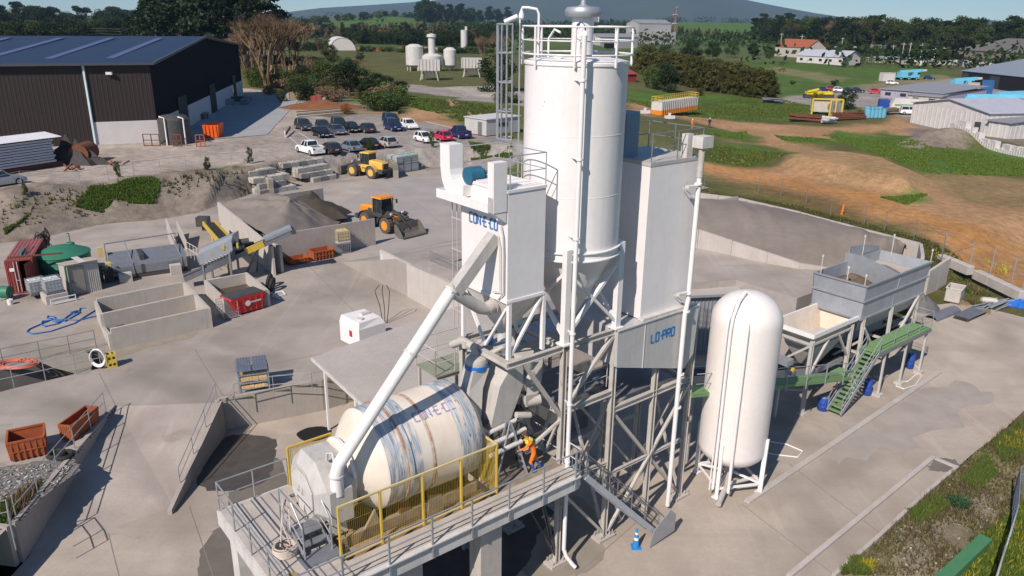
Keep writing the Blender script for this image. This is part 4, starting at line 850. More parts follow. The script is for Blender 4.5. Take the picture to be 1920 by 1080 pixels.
# white pressure tank
tk = thing('storage_tank', 'tall white upright capsule tank standing on legs right of the plant', 'tank', (10.6,-.75,LOWZ),PL); tc_ = (10.6,-.7,0)
prof = [(.0,-.55)] + [(1.58 * sin(R(a)),.35 - .9 * cos(R(a))) for a in range(12,90,11)] + [(1.58,.35),(1.58,6.75)] + [(1.58 * cos(R(a)),6.75 + 1.38 * sin(R(a))) for a in range(10,90,10)] + [(.0,8.13)]
mb = MB(PL); mb.lathe(tc_,prof,56); mb.B('vessel', M('tank_white', (.76,.71,.67),.35,c2=(.69,.62,.57),sc=.5,amt=.5),tk,True)
wf = (PL.inverted().to_3x3() @ Vc((-.36,-1,0))).normalized()
for k,a in enumerate((-78,12,102,192)):
 q = Matrix.Rotation(R(a - 25),3, 'Z') @ wf; f = Vc((tc_[0],tc_[1],0)) + q * 1.58; f2 = Vc((tc_[0],tc_[1],0)) + q * 1.6
 mb = MB(PL); mb.bar((f.x,f.y,LOWZ + .05),(f2.x,f2.y,1.1),.16,.2,up=tuple(q)); mb.box((f.x,f.y,LOWZ + .04),(.36,.36,.06)); mb.B('leg', white2,tk)
 q2 = Matrix.Rotation(R(90),3, 'Z') @ q; g = Vc((tc_[0],tc_[1],0)) + q2 * 1.58; mb = MB(PL); mb.bar((f.x,f.y,LOWZ + .5),(g.x,g.y,LOWZ + .5),.09); mb.bar((f.x,f.y,LOWZ + .5),(tc_[0],tc_[1],LOWZ + .7),.09); mb.B('leg_brace', white2,tk)
mb = MB(PL)
for s in (-.34,.08):
 q = (Matrix.Rotation(s,3, 'Z') @ wf); top = 7.3 if s < 0 else 7.0
 path = [(tc_[0] + q.x * 1.72,tc_[1] + q.y * 1.72,LOWZ + .5),(tc_[0] + q.x * 1.72,tc_[1] + q.y * 1.72,6.7),(tc_[0] + q.x * 1.6,tc_[1] + q.y * 1.6,7.35),(tc_[0] + q.x * 1.15,tc_[1] + q.y * 1.15,7.95),(tc_[0] + q.x * .5,tc_[1] + q.y * .5,8.22)]
 if s > 0: path = path[:2] + [(tc_[0] + q.x * 1.66,tc_[1] + q.y * 1.66,7.0),(tc_[0] + q.x * 1.62,tc_[1] + q.y * 1.62,7.15)]
 mb.tube(path,.075,8)
 if s < 0: mb.tube([(p[0] - .2,p[1] + .05,p[2]) for p in path[:4]] + [(tc_[0] + q.x * .5 - .05,tc_[1] + q.y * .5,8.25)],.035,6)
 for z in (1.2,3.2,5.4): mb.cyl((tc_[0] + q.x * 1.6,tc_[1] + q.y * 1.6,z),(tc_[0] + q.x * 1.76,tc_[1] + q.y * 1.76,z),.06,n=8)
mb.B('vent_pipe', white2,tk,True)
mb = MB(PL); q = wf; mb.cyl((tc_[0],tc_[1],-1.2),(tc_[0],tc_[1],-.5),.25); mb.cyl((tc_[0] + q.x * 1.0,tc_[1] + q.y * 1.0,-1.35),(tc_[0] + q.x * 2.1 - .4,tc_[1] + q.y * 2.1,-1.55),.13); mb.cyl((tc_[0],tc_[1],-1.1),(tc_[0] + q.x * 1.5,tc_[1] + q.y * 1.5,-1.3),.1); mb.cyl((tc_[0] - .7,tc_[1] - .5,-1.35),(tc_[0] + .9,tc_[1] - 1.0,-1.35),.09); mb.B('valves', greyp,tk,True)
mb = MB(); pts = [G(x,y,LOWZ + .03) for x,y in ((1370,870),(1430,826),(1475,833),(1505,846),(1495,857),(1450,852),(1405,840))]
mb.tube(pts,.035,6); tag(mb.B('white_hose', white2,smooth=True), 'white hose looped on the concrete right of the capsule tank', 'hose')
mb = MB(); pts = [G(x,y,LOWZ + .03) for x,y in ((1702,676),(1722,690),(1728,705),(1716,722),(1695,729),(1680,724),(1683,715),(1702,715),(1720,700))]
mb.tube(pts,.035,6); tag(mb.B('white_hose', white2,smooth=True), 'white hose curled on the concrete beyond the green stairs', 'hose')
# aggregate bins, hopper, conveyor, green stairs
BZ = 5.15
bn_ = thing('aggregate_bin', 'large open galvanised aggregate bin pair on legs at the ramp edge', 'bin', (28.3,2.1,LOWZ),PL)
binm = M('bin_steel', (.4,.42,.45),.5,.3,c2=(.3,.32,.35),sc=1.1,amt=.7,streak=(.34,.32,.31))
def shell(mb,top,bot,t=.06,sides='lrfb'):
 """four plates between two rectangles (u0,v0,u1,v1,z)"""
 T = [(top[0],top[1],top[4]),(top[2],top[1],top[4]),(top[2],top[3],top[4]),(top[0],top[3],top[4])]
 B = [(bot[0],bot[1],bot[4]),(bot[2],bot[1],bot[4]),(bot[2],bot[3],bot[4]),(bot[0],bot[3],bot[4])]
 for i,s in enumerate('frbl'):
  if s in sides: mb.panel(B[i],B[(i + 1) % 4],T[(i + 1) % 4],T[i],-t)
for nm,top,bot in (('upper_wall', (24.3,.6,32.5,4.0,BZ),(24.45,.7,32.4,4.0,4.15)),('middle_wall', (24.45,.7,32.4,4.0,4.15),(24.5,.75,32.35,4.0,3.0)),('hopper_wall', (24.5,.75,32.35,4.0,3.0),(25.2,1.3,31.7,3.2,1.9))):
 mb = MB(PL); shell(mb,top,bot); mb.B(nm,binm,bn_)
for z,u0,u1,v in ((BZ,24.28,32.52,.58),(4.15,24.4,32.45,.66),(3.02,24.45,32.4,.7)):
 mb = MB(PL); mb.bar((u0,v,z),(u1,v,z),.1,.09); mb.B('stiffener', galv,bn_)
 mb = MB(PL); mb.bar((u0,v,z),(u0,4.0,z),.1,.09); mb.B('stiffener', galv,bn_)
mb = MB(PL); mb.extr([(28.2,.7,3.0),(28.2,4.0,3.0),(28.2,4.2,5.7),(28.2,3.0,5.7),(28.2,.7,BZ)],(.06,0,0)); mb.B('divider', galv,bn_)
mb = MB(PL); mb.extr([(28.6,4.0,3.0),(32.5,4.0,3.0),(32.5,4.1,5.4),(30.5,4.15,5.8),(28.6,4.15,6.0)],(0,.06,0)); mb.B('back_plate', galv,bn_)
mb = MB(PL); mb.bar((28.35,.64,4.1),(28.35,.6,5.1),.05,.05); mb.B('rib', galv,bn_)
for u in (24.8,28.2,31.6):
 mb = MB(PL); mb.ibeam((u,.62,LOWZ + .2),(u,.7,3.0),.16,.2,up=(1,0,0)); mb.B('leg', greyp,bn_)
 mb = MB(PL); mb.ibeam((u,3.9,LOWZ + .2),(u,3.9,3.0),.16,.2,up=(1,0,0)); mb.B('leg', greyp,bn_)
 mb = MB(PL); mb.box((u,.62,LOWZ + .1),(.8,.6,.2)); mb.B('footing', concl,bn_)
 mb = MB(PL); mb.bar((u,.62,.8),(u,3.9,.8),.14); mb.B('cross_beam', greyp,bn_)
for a,b in (((31.6,.65,3.0),(29.3,.65,.6)),((24.9,.65,2.4),(26.2,.65,1.0)),((24.8,.7,1.6),(24.8,3.8,-1.4)),((31.6,.7,1.6),(31.6,3.8,-1.4))): mb = MB(PL); mb.bar(a,b,.13); mb.B('brace', greyp,bn_)
def heap(name,label,cat,fr_,c,rx,ry,h,mat,n=22,seed=1,rough=.12,kind=None,top=1.6,par=None):
 mb = MB(fr_); rs = random.Random(seed); P = [(c[0],c[1],c[2] + h)]; F = []; rings = 9
 for i in range(1,rings + 1):
  for k in range(n):
   t = k * tau / n; r = i / rings; w = 1 + rough * (noise.noise(Vc((cos(t) * 2,sin(t) * 2,seed))) * 1.5)
   z = h * max(0,(1 - r) ** 1.0 * (1 - .25 * (1 - r))) / .75 if r > .15 else h * .98
   z = min(h,z) + noise.noise(Vc((r * 5 * cos(t),r * 5 * sin(t),seed + 4))) * rough * h * (1 - r)
   P.append((c[0] + rx * r * w * cos(t),c[1] + ry * r * w * sin(t),c[2] + z))
 for k in range(n): F.append([0,1 + k,1 + (k + 1) % n])
 for i in range(rings - 1):
  for k in range(n): F.append([1 + i * n + k,1 + (i + 1) * n + k,1 + (i + 1) * n + (k + 1) % n,1 + i * n + (k + 1) % n])
 mb.add(P,F); o = mb.B(name,mat,par,smooth=True)
 if par is None: tag(o,label,cat,kind=kind)
 return o
tag(heap('sand_fill', 'dark brown sand filling the left half of the aggregate bin', 'sand', PL,(26.2,2.4,4.2),1.75,1.6,.9,M('brown_sand', (.17,.12,.08),.95,c2=(.1,.075,.05),sc=1.5,amt=.9,bump=.8,bs=8),seed=3), 'dark brown sand filling the left half of the aggregate bin', 'sand')
mb = MB(PL); mb.b2((28.3,.8,4.3),(32.3,3.95,4.45)); o = mb.B('bin_apron', M('pale_dusty_plate', (.46,.4,.34),.8,c2=(.38,.33,.28),sc=1,amt=.6),bn_)
heap('sand_fill', 'small grey sand mound in the right half of the aggregate bin', 'sand', PL,(29.8,2.4,4.45),1.3,1.2,.55,sandm,seed=5)
for u,v,z in ((24.6,3.7,1.3),(24.4,1.9,1.0),(24.4,.8,.7),(30.3,4.1,1.6),(32.4,3.2,1.5),(32.5,.7,.9)):
 mb = MB(PL); mb.tube([(u,v,BZ - .2),(u,v,BZ + z * .75)],.025,5); mb.cyl((u,v,BZ + z * .75),(u,v,BZ + z * .75 + .14),.06,n=8); mb.B('marker_post', steelw,bn_)
wh = thing('white_hopper', 'open white hopper with sandy stained inside next to the aggregate bin', 'hopper', (22.2,2.2,LOWZ),PL)
hopm = M('hopper_white', (.66,.6,.52),.55,c2=(.58,.46,.34),sc=.6,amt=.8,streak=(.5,.4,.3))
mb = MB(PL); shell(mb,(19.75,.95,24.9,3.6,3.15),(20.6,1.55,24.2,3.0,1.8),.05); shell(mb,(20.6,1.55,24.2,3.0,1.8),(21.6,2.0,22.6,2.5,.9),.04); mb.B('body', hopm,wh)
mb = MB(PL); mb.extr([(24.6,.95,2.8),(24.6,3.6,2.8),(24.9,3.6,3.6),(24.9,.95,3.45)],(.04,0,0)); mb.B('back_plate', hopm,wh)
for a,b in (((19.72,.92,3.05),(24.92,.92,3.05)),((19.72,.92,3.05),(19.72,3.62,3.05)),((19.72,3.62,3.05),(24.92,3.62,3.05))): mb = MB(PL); mb.bar(a,b,.1,.26); mb.B('rim', white2,wh)
mb = MB(PL); mb.loft([[(21.5,1.9,.4),(22.7,1.9,.4),(22.7,2.6,.4),(21.5,2.6,.4)],[(20.5,1.4,1.9),(24.2,1.4,1.9),(24.2,3.1,1.9),(20.5,3.1,1.9)]]); mb.B('cone', greyp,wh)
for u,v in ((19.85,1.0),(24.1,1.0),(19.85,3.5),(24.1,3.5)):
 mb = MB(PL); mb.ibeam((u,v,LOWZ + .02),(u,v,2.75),.18,.2,up=(1,0,0)); mb.box((u,v,LOWZ + .03),(.5,.4,.06)); mb.B('leg', greyp,wh)
for a,b in (((19.85,1.0,2.5),(24.1,1.0,2.5)),((20.0,1.0,.6),(21.6,1.0,2.4)),((24.0,1.0,.8),(22.7,1.0,2.4)),((19.85,1.0,-.3),(19.85,3.5,-1.2)),((19.85,1.1,2.4),(19.85,3.4,.4)),((19.85,3.5,2.5),(24.1,3.5,2.5)),((19.85,1,2.5),(19.85,3.5,2.5))): mb = MB(PL); mb.bar(a,b,.12); mb.B('brace', greyp,wh)
cv = thing('belt_conveyor', 'inclined grey belt conveyor climbing from the bins to the plant', 'conveyor', (20,2.2,LOWZ),PL)
A1,A2,A3 = Vc((33,2.2,.0)),Vc((22.0,2.2,.15)),Vc((4.5,2.2,4.4))
for a,b in ((A1,A2),(A2,A3)):
 mb = MB(PL); mb.bar(a,b,1.0,.08); mb.B('belt', black,cv)
 for s in (-.6,.6): mb = MB(PL); mb.bar(a + Vc((0,s,-.05)),b + Vc((0,s,-.05)),.06,.34); mb.B('side_frame', galv,cv)
mb = MB(PL)
for k in range(16): p = A2.lerp(A3,k / 16); mb.cyl(p + Vc((0,-.62,-.3)),p + Vc((0,.62,-.3)),.07,n=8)
mb.B('idlers', galvd,cv)
for u in (18.2,14.2,10.4):
 z = .15 + (22 - u) / 17.5 * 4.25; mb = MB(PL)
 for v in (1.7,2.7): mb.bar((u,v,LOWZ),(u,v,z - .2),.12)
 mb.B('trestle', greyp,cv)
mb = MB(PL); mb.box((19.2,2.2,1.3),(.6,.9,.35)); mb.cyl((18.8,1.3,.9),(18.8,1.7,.9),.14); mb.B('scraper_cover', galv,cv)
mb = MB(PL); mb.box((19.0,1.45,1.05),(.18,.14,.2)); mb.B('yellow_box', yellow,cv)
mb = MB(PL); mb.bar((22.6,.28,.12),(7.8,.28,3.62),.84,.06); mb.B('walkway', greenw,cv)
mb = MB(PL); mb.bar((22.6,-.16,.05),(7.8,-.16,3.55),.06,.16); mb.B('walkway_edge', greenw,cv)
for k in range(7):
 p = Vc((21.6 - k * 2.0,-.22,.36 + k * .473)); mb = MB(PL); mb.tube([p + Vc((0,0,-.35)),p + Vc((0,0,1.0))],.03,6); mb.B('handrail_post', galv,cv)
mb = MB(PL); mb.tube([(22.4,-.22,1.15),(8.0,-.22,4.6)],.026,6); mb.tube([(22.4,-.22,.65),(8.0,-.22,4.1)],.02,6); mb.B('handrail', galv,cv)
gp = thing('service_walkway', 'green service walkway with rails beside the aggregate bin', 'walkway', (27.8,0,LOWZ),PL)
for v0,v1,dz in ((-.62,-.22,0),(-.2,.2,.02),(.22,.56,0)): mb = MB(PL); mb.b2((24.55,v0,1.22 + dz),(31.2,v1,1.3 + dz)); mb.B('floor_strip', greenw,gp)
mb = MB(PL); rail(mb,[(24.6,-.64,1.3),(31.2,-.64,1.3),(31.2,.56,1.3)],1.1,.024,1.7); mb.B('handrail', galv,gp)
mb = MB(PL); mb.bar((24.5,-.66,1.15),(31.2,-.66,1.15),.06,.2); mb.bar((24.5,.5,1.15),(31.2,.5,1.15),.06,.2); mb.B('edge_beam', galvd,gp)
for u in (25.6,28.3,30.9): mb = MB(PL); mb.bar((u,-.55,LOWZ),(u,-.55,1.1),.12); mb.box((u,-.55,LOWZ + .08),(.5,.5,.16)); mb.B('post', greyp,gp)
gst = stair('green_stair', 'steep green treaded steel stair beside the white hopper', (24.6,-.22,1.25),(21.15,-.22,LOWZ + .15),(0,1,0),.82,14,greenw,galv,galv)
mb = MB(PL); mb.b2((22.4,.2,.1),(23.4,1.0,.16)); mb.B('landing', greenw,gst)
def barrel(px,py,z,r,h,label,mat=blue,lid=None):
 p = G(px,py,z); t = thing('plastic_drum', label, 'drum', p); mb = MB()
 mb.lathe((p.x,p.y,z),[(r * .92,0),(r,.04),(r,h * .33),(r * 1.04,h * .35),(r,h * .37),(r,h * .62),(r * 1.04,h * .64),(r,h * .66),(r,h * .95),(r * .9,h)],18); mb.B('body', mat,t,True)
 mb = MB(); mb.lathe((p.x,p.y,z),[(r * .93,h * .97),(r * .93,h + .02),(r * .8,h + .03)],16); mb.B('lid', lid or mat,t,True)
barrel(1542,768,LOWZ,.32,.85, 'fat blue plastic drum left of the foot of the green stair', lid=M('pale_blue_lid', (.2,.25,.4),.5))
barrel(1625,740,LOWZ,.24,1.0, 'slim blue plastic drum under the landing of the green stair')
barrel(1705,690,LOWZ,.24,1.0, 'slim blue plastic drum below the far end of the green walkway')
db = thing('corrugated_shed', 'low corrugated shed with flat roof tucked under the loading ramp', 'shed', (21,9,LOWZ),PL)
d0,d1 = Vc((DB0.x,DB0.y)),Vc((DB1.x,DB1.y)); dd = (d1 - d0).normalized(); dnn = Vc((-dd.y,dd.x)); d0 = d0 - dd * 5
def q3(p,z): return (p.x,p.y,z)
mb = MB(PL); mb.ribs(q3(d0,LOWZ),q3(d1,LOWZ),q3(d1,2.45),q3(d0,2.45),40,.08); mb.B('corrugated_wall', M('wall_cladding_grey', (.33,.34,.36),.5,.3,c2=(.26,.27,.29),sc=1,amt=.5),db)
mb = MB(PL); e = d1 + dnn * 4.2; mb.ribs(q3(d1,LOWZ),q3(e,LOWZ),q3(e,2.45),q3(d1,2.45),14,.08); mb.B('corrugated_wall', M('wall_cladding_grey', (0,0,0)),db)
mb = MB(PL); mb.extr([q3(d0 - dnn * .25,2.5),q3(d1 - dnn * .25 + dd * .2,2.5),q3(d1 + dnn * 3.6 + dd * .2,2.72),q3(d0 + dnn * 3.6,2.72)],(0,0,.06)); mb.B('roof', roofg,db)
mb = MB(PL); mb.bar(q3(d0 - dnn * .3,2.48),q3(d1 - dnn * .3,2.48),.12,.14); mb.B('gutter', galv,db)
s1_,s2_ = uv(585,670,2.2),uv(870,570,2.95); s4 = uv(678,755,2.2); s4 = s1_ + (s4 - s1_) * 1.45; s3 = s2_ + (s4 - s1_) * 1.0; s4.z = 2.2; s3.z = 2.95
sh = thing('lean_to_roof', 'broad grey roofed open shed behind the mixer drum', 'shed', (s1_ + s3) * .5,PL)
nrm = Vc((0,0,.05)); mb = MB(PL); mb.ribs(s4,s1_,s2_,s3,46,.035); mb.B('roof_sheeting', roofg,sh)
mb = MB(PL); mb.bar(s1_ + Vc((0,0,-.1)),s4 + Vc((0,0,-.1)),.12,.16); mb.bar(s1_ + Vc((0,0,-.1)),s2_ + Vc((0,0,-.1)),.1,.14); mb.B('fascia', steelw,sh)
for k in (.12,.55,.95):
 p = s1_.lerp(s4,k); p.x += .25; mb = MB(PL); mb.bar((p.x,p.y,LOWZ if p.y < 18 else 0),(p.x,p.y,2.1),.12); mb.B('post', white2,sh)
 p = s2_.lerp(s3,k); mb = MB(PL); mb.bar((p.x,p.y,LOWZ),(p.x,p.y,2.8),.14); mb.B('post', greys,sh)
for k in range(5): p = s1_.lerp(s2_,.1 + k * .2); q = s4.lerp(s3,.1 + k * .2); mb = MB(PL); mb.bar(p - Vc((0,0,.1)),q - Vc((0,0,.1)),.08,.14); mb.B('rafter', greys,sh)
mb = MB(PL); mb.b2((1.5,7.5,LOWZ),(9.0,7.65,2.2)); mb.b2((1.5,7.65,LOWZ),(1.65,16.5,2.0)); mb.B('inner_wall', M('inner_cladding', (.2,.19,.18),.7),sh)
mb = MB(PL); mb.cyl((-.8,12.5,-1.2),(.4,12.5,-1.2),.6,n=16); mb.box((-.2,10.5,-1.2),(1.2,1.0,1.2)); mb.box((-1.2,14.5,-1.3),(.5,.8,1.0)); mb.B('pump_equipment', galvd,sh)
# sand bay behind the ramp
def wall(name,label,pts,t=.22,seg=2.4,mat=conc,cat='wall'):
 root = thing(name,label,cat,((pts[0][0] + pts[-1][0]) / 2,(pts[0][1] + pts[-1][1]) / 2,min(p[2] for p in pts)))
 for a,b in zip(pts[:-1],pts[1:]):
  d = Vc((b[0] - a[0],b[1] - a[1],0)); n = max(1,round(d.length / seg)); w = Vc((-d.y,d.x,0)).normalized() * t
  for i in range(n):
   e = .006 / max(d.length / n,.1); f0,f1 = i / n + e,(i + 1) / n - e
   P = [[a[j] + (b[j] - a[j]) * f for j in range(4)] for f in (f0,f1)]; jz = random.uniform(-.012,.012)
   lo = [(P[0][0],P[0][1],P[0][2]),(P[1][0],P[1][1],P[1][2]),(P[1][0] + w.x,P[1][1] + w.y,P[1][2]),(P[0][0] + w.x,P[0][1] + w.y,P[0][2])]
   hi = [(P[0][0],P[0][1],P[0][3] + jz),(P[1][0],P[1][1],P[1][3] + jz),(P[1][0] + w.x,P[1][1] + w.y,P[1][3] + jz),(P[0][0] + w.x,P[0][1] + w.y,P[0][3] + jz)]
   mb = MB(); mb.loft([lo,hi]); mb.B('panel', mat,root)
 return root
def gw(px,py,zb,zt):
 """wall foot seen at this pixel"""
 p = G(px,py,zb); return (p.x,p.y,zb,zt)
def gt(px,py,zt,zb):
 p = G(px,py,zt); return (p.x,p.y,zb,zt)
wall('bay_wall', 'low sunlit concrete wall between the loading ramp and the sand bay', [gt(1180,412,4.5,0),gt(1310,431,4.5,0),gt(1440,474,3.9,0),gt(1500,494,3.5,0),gt(1580,506,3.2,0)],mat=concl)
wall('bay_wall', 'long low concrete wall behind the grey sand by the field fence', [gt(1180,340,4.4,-.5),gt(1310,362,4.4,-.5),gt(1385,371,4.4,-.5),gt(1500,398,4.4,-.5),gt(1620,430,4.4,-.5),gt(1724,456,4.4,-.5),gt(1727,480,4.4,-.5)],mat=concl)
wall('bay_wall', 'short concrete cross wall dividing the sand bay at its left', [gt(1300,384,4.5,0),gt(1385,369,4.7,0)],mat=conc)
def sand_heap():
 fr_ = [(1180,415,4.3),(1310,434,4.3),(1380,456,4.0),(1450,480,3.7),(1510,498,3.3),(1570,504,3.2),(1640,492,3.4),(1690,478,3.4)]
 bk = [(1180,352,4.4),(1310,372,4.4),(1385,376,4.4),(1470,392,4.3),(1560,414,4.3),(1620,431,4.2),(1665,448,4.0),(1700,470,3.6)]
 A = [G(*p) for p in fr_]; B = [G(*p) for p in bk]
 def smp(L_,t):
  t *= len(L_) - 1; i = min(int(t),len(L_) - 2); return L_[i].lerp(L_[i + 1],t - i)
 nu,nv = 90,26; mb = MB(); P = []
 for i in range(nu + 1):
  a,b = smp(A,i / nu),smp(B,i / nu)
  for j in range(nv + 1):
   t = j / nv; p = a.lerp(b,t); e = sin(pi * t)
   p.z += e * (.85 + .5 * noise.noise(Vc((i * .07,t * 1.2,3))) + .22 * noise.noise(Vc((i * .22 + t * 3,0,9)))) + .06 * noise.noise(Vc((i * .7,j * .8,1)))
   P.append(p)
 mb.add(P,[[i * (nv + 1) + j,(i + 1) * (nv + 1) + j,(i + 1) * (nv + 1) + j + 1,i * (nv + 1) + j + 1] for i in range(nu) for j in range(nv)])
 o = mb.B('sand_heap', sandm,smooth=True); tag(o, 'huge grey sand heap filling the bay behind the loading ramp', 'sand heap')
sand_heap()
wall('retaining_wall', 'tall pale concrete wall at the yard end of the loading ramp', [(*L(9.62,31.5)[:2],0,2.6),(*L(9.45,25.6)[:2],0,2.6),(*L(9.3,14.8)[:2],-1.8,2.6)],mat=M('pale_wall_concrete', (.5,.46,.42),.9,c2=(.42,.38,.34),sc=.8,amt=.6,bump=.2,bs=12,streak=(.36,.32,.28)),seg=6)
mb = MB(PL); mb.b2((9.58,30.9,1.75),(9.6,31.3,2.35)); tag(mb.B('sign_plate', M('sign_white', (.62,.58,.56),.6)), 'small pale sign on the left end of the ramp wall', 'sign')
rg = thing('safety_mesh', 'grey wire safety fence beside a dark recess on the loading ramp', 'fence', G(860,490,2.6),ID)
mb = MB(); a,b = G(806,489,2.6),G(868,519,2.6)
for k in range(26): p = a.lerp(b,k / 25); mb.bar(p,p + Vc((0,0,.75)),.02)
mb.bar(a + Vc((0,0,.75)),b + Vc((0,0,.75)),.04); mb.bar(a + Vc((0,0,.1)),b + Vc((0,0,.1)),.03); mb.B('mesh_panel', galvd,rg)
mb = MB(); mb.prism([tuple(G(x,y,2.62)[:2]) for x,y in ((832,499),(848,503),(880,492),(880,480))],2.6,2.66); tag(mb.B('drain_grate', M('grate_black', (.01,.01,.012),.8)), 'black recessed grate on the ramp behind the square silo', 'grate')
# junk beside the right road, fence and blocks
def fpx(l,r,z):
 """frame whose x axis runs from pixel l to pixel r on level z, y away from the camera"""
 a,b = G(*l,z),G(*r,z); d = b - a; w = hypot(d.x,d.y)
 return Matrix.Translation((a.x,a.y,z)) @ Matrix.Rotation(atan2(d.y,d.x),4, 'Z'),w
def openbox(mb,x0,y0,x1,y1,z0,z1,t=.05,fl=0.0):
 o = [(x0,y0,z0),(x1,y0,z0),(x1,y1,z0),(x0,y1,z0)]; T = [(x0 - fl,y0 - fl,z1),(x1 + fl,y0 - fl,z1),(x1 + fl,y1 + fl,z1),(x0 - fl,y1 + fl,z1)]
 for i in range(4): mb.panel(o[i],o[(i + 1) % 4],T[(i + 1) % 4],T[i],-t)
 mb.b2((x0,y0,z0),(x1,y1,z0 + t))
LJ = LOWZ
fr_,w = fpx((1769,566),(1798,572),LJ); t = thing('steel_bin', 'open beige steel bin standing in the weeds right of the aggregate bin', 'bin', (w / 2,.7,0),fr_)
mb = MB(fr_); openbox(mb,0,0,w,1.5,.1,1.25); mb.B('box', greys,t)
mb = MB(fr_);
for a,b in (((0,0,1.25),(w,0,1.25)),((w,0,1.25),(w,1.5,1.25)),((0,1.5,1.25),(w,1.5,1.25)),((0,0,1.25),(0,1.5,1.25))): mb.bar(a,b,.08)
mb.B('rim', steelw,t)
p = G(1727,578,LJ); heap('covered_pile', 'dark grey tarpaulin covered pile beside the walkway end', 'pile', ID,(p.x,p.y,LJ),1.5,1.1,1.2,M('dark_tarp', (.1,.1,.095),.7,c2=(.16,.155,.15),sc=2,amt=.7),seed=8,rough=.3)
t = thing('culvert_sheet', 'long curved galvanised culvert sheet lying on the concrete', 'sheet', G(1770,590,LJ)); a,b = G(1745,600,LJ),G(1790,582,LJ); d = (b - a).normalized(); s_ = Vc((-d.y,d.x,0))
mb = MB(); mb.loft([[q + s_ * (.5 * cos(x)) + Vc((0,0,.35 * sin(x) + .02)) for x in [pi * k / 8 for k in range(9)]] + [q + s_ * (.46 * cos(x)) + Vc((0,0,.31 * sin(x) + .02)) for x in [pi * k / 8 for k in range(8,-1,-1)]] for q in [a.lerp(b,k / 14) for k in range(15)]]); mb.B('curved_sheet', galvd,t)
t = thing('stacked_sheets', 'flat stack of grey corrugated sheets lying on the concrete', 'stack', G(1815,592,LJ)); fr_,w = fpx((1786,597),(1814,605),LJ)
for k in range(4): mb = MB(fr_); mb.ribs((0,k * .02,.06 + k * .07),(w,0,.06 + k * .07),(w + .05 * k,3.0,.06 + k * .07),(0,3.0,.06 + k * .07),8,.05); mb.B('sheet', galvd,t)
for (px,py,lab) in ((1848,588, 'broken timber pallet lying right of the grey sheets'),(1808,572, 'dark timber pallet behind the grey sheets')):
 fr_,w = fpx((px - 9,py),(px + 9,py + 3),LJ); t = thing('pallet', lab, 'pallet', (w / 2,.5,0),fr_)
 for k in range(6): mb = MB(fr_); mb.b2((k * w / 6,0,.1),(k * w / 6 + .12,1.1,.13)); mb.B('board', woodm,t)
 for k in range(3): mb = MB(fr_); mb.b2((0,k * .5,0),(w,k * .5 + .09,.1)); mb.B('bearer', woodm,t)
t = thing('scrap_pile', 'pile of grey pipes and posts lying in the weeds near the road', 'pile', G(1870,572,LJ))
rs = random.Random(4)
for k in range(14):
 p = G(1850 + rs.random() * 38,566 + rs.random() * 10,LJ + .1 + .05 * (k % 4)); a = R(30) + rs.uniform(-.25,.25); q = Vc((cos(a),sin(a),.03)) * rs.uniform(1.0,2.2); mb = MB(); mb.cyl(p - q,p + q,.06,n=6); mb.B('pipe', galv,t)
t = thing('concrete_pipe', 'pale rounded concrete trough lying in the weeds', 'trough', G(1855,562,LJ)); a,b = G(1838,562,LJ + .25),G(1872,566,LJ + .25); mb = MB(); mb.tube([a,a.lerp(b,.1),a.lerp(b,.5),a.lerp(b,.9),b],[.12,.26,.3,.26,.12],10); mb.B('body', greyp,t,True)
t = thing('blue_tarp', 'bright blue tarpaulin bundle at the right edge by the road', 'tarpaulin', G(1912,575,LJ)); p = G(1912,572,LJ)
heap('bundle', None,None,ID,(p.x,p.y,LJ),1.3,.8,.55,M('tarp_blue', (.02,.14,.5),.5),seed=12,rough=.5,par=t)
tag(wall('wing_wall', 'short pale concrete wing wall at the far end of the aggregate bin', [gw(1735,556,LJ,.4),gw(1772,540,LJ,.9)],mat=concl))
def block(mb,x,y,z,l=1.8,d=.6,h=.6):
 mb.b2((x + .008,y + .008,z + .004),(x + l - .008,y + d - .008,z + h - .004));
def blockwall(name,label,frame,cells,l=1.2,d=.6,h=.6,cat='wall', group=None,studs=False,nm='block', mat=None):
 root = thing(name,label,cat,cells[0][:2] + (0,),frame,group=group)
 proto = MB(); e = .022; x,y,z = l / 2 - e,d / 2 - e,h - .006; c = .045
 proto.loft([[(-x,-y,.003),(x,-y,.003),(x,y,.003),(-x,y,.003)],[(-x,-y,z - c),(x,-y,z - c),(x,y,z - c),(-x,y,z - c)],[(-x + c,-y + c,z),(x - c,-y + c,z),(x - c,y - c,z),(-x + c,y - c,z)]])
 if studs:
  for k in (-.25,.25): proto.loft([[(k * l - .1,-.1,z),(k * l + .1,-.1,z),(k * l + .1,.1,z),(k * l - .1,.1,z)],[(k * l - .07,-.07,z + .05),(k * l + .07,-.07,z + .05),(k * l + .07,.07,z + .05),(k * l - .07,.07,z + .05)]])
 me = None
 for (cx,cy,cz) in cells:
  if me is None:
   me = bpy.data.meshes.new(nm); me.from_pydata([tuple(p) for p in proto.v],[],proto.f); me.materials.append(mat or concb)
  o = bpy.data.objects.new(nm,me); COL.objects.link(o); o.parent = root
  m = WM[root.name].inverted() @ frame @ Matrix.Translation((cx + l / 2 + random.uniform(-.02,.02),cy + d / 2 + random.uniform(-.02,.02),cz)) @ Matrix.Rotation(random.uniform(-.012,.012),4, 'Z'); o.matrix_basis = m
  KIDS.setdefault(root.name,[]).append(o)
 return root
fr_,w = fpx((1755,492),(1822,520),-1.0); blockwall('block_row', 'row of pale concrete blocks along the foot of the field fence', fr_,[(k * 1.9,0,0) for k in range(int(w / 1.9))],1.85,.7,.8,mat=concl)
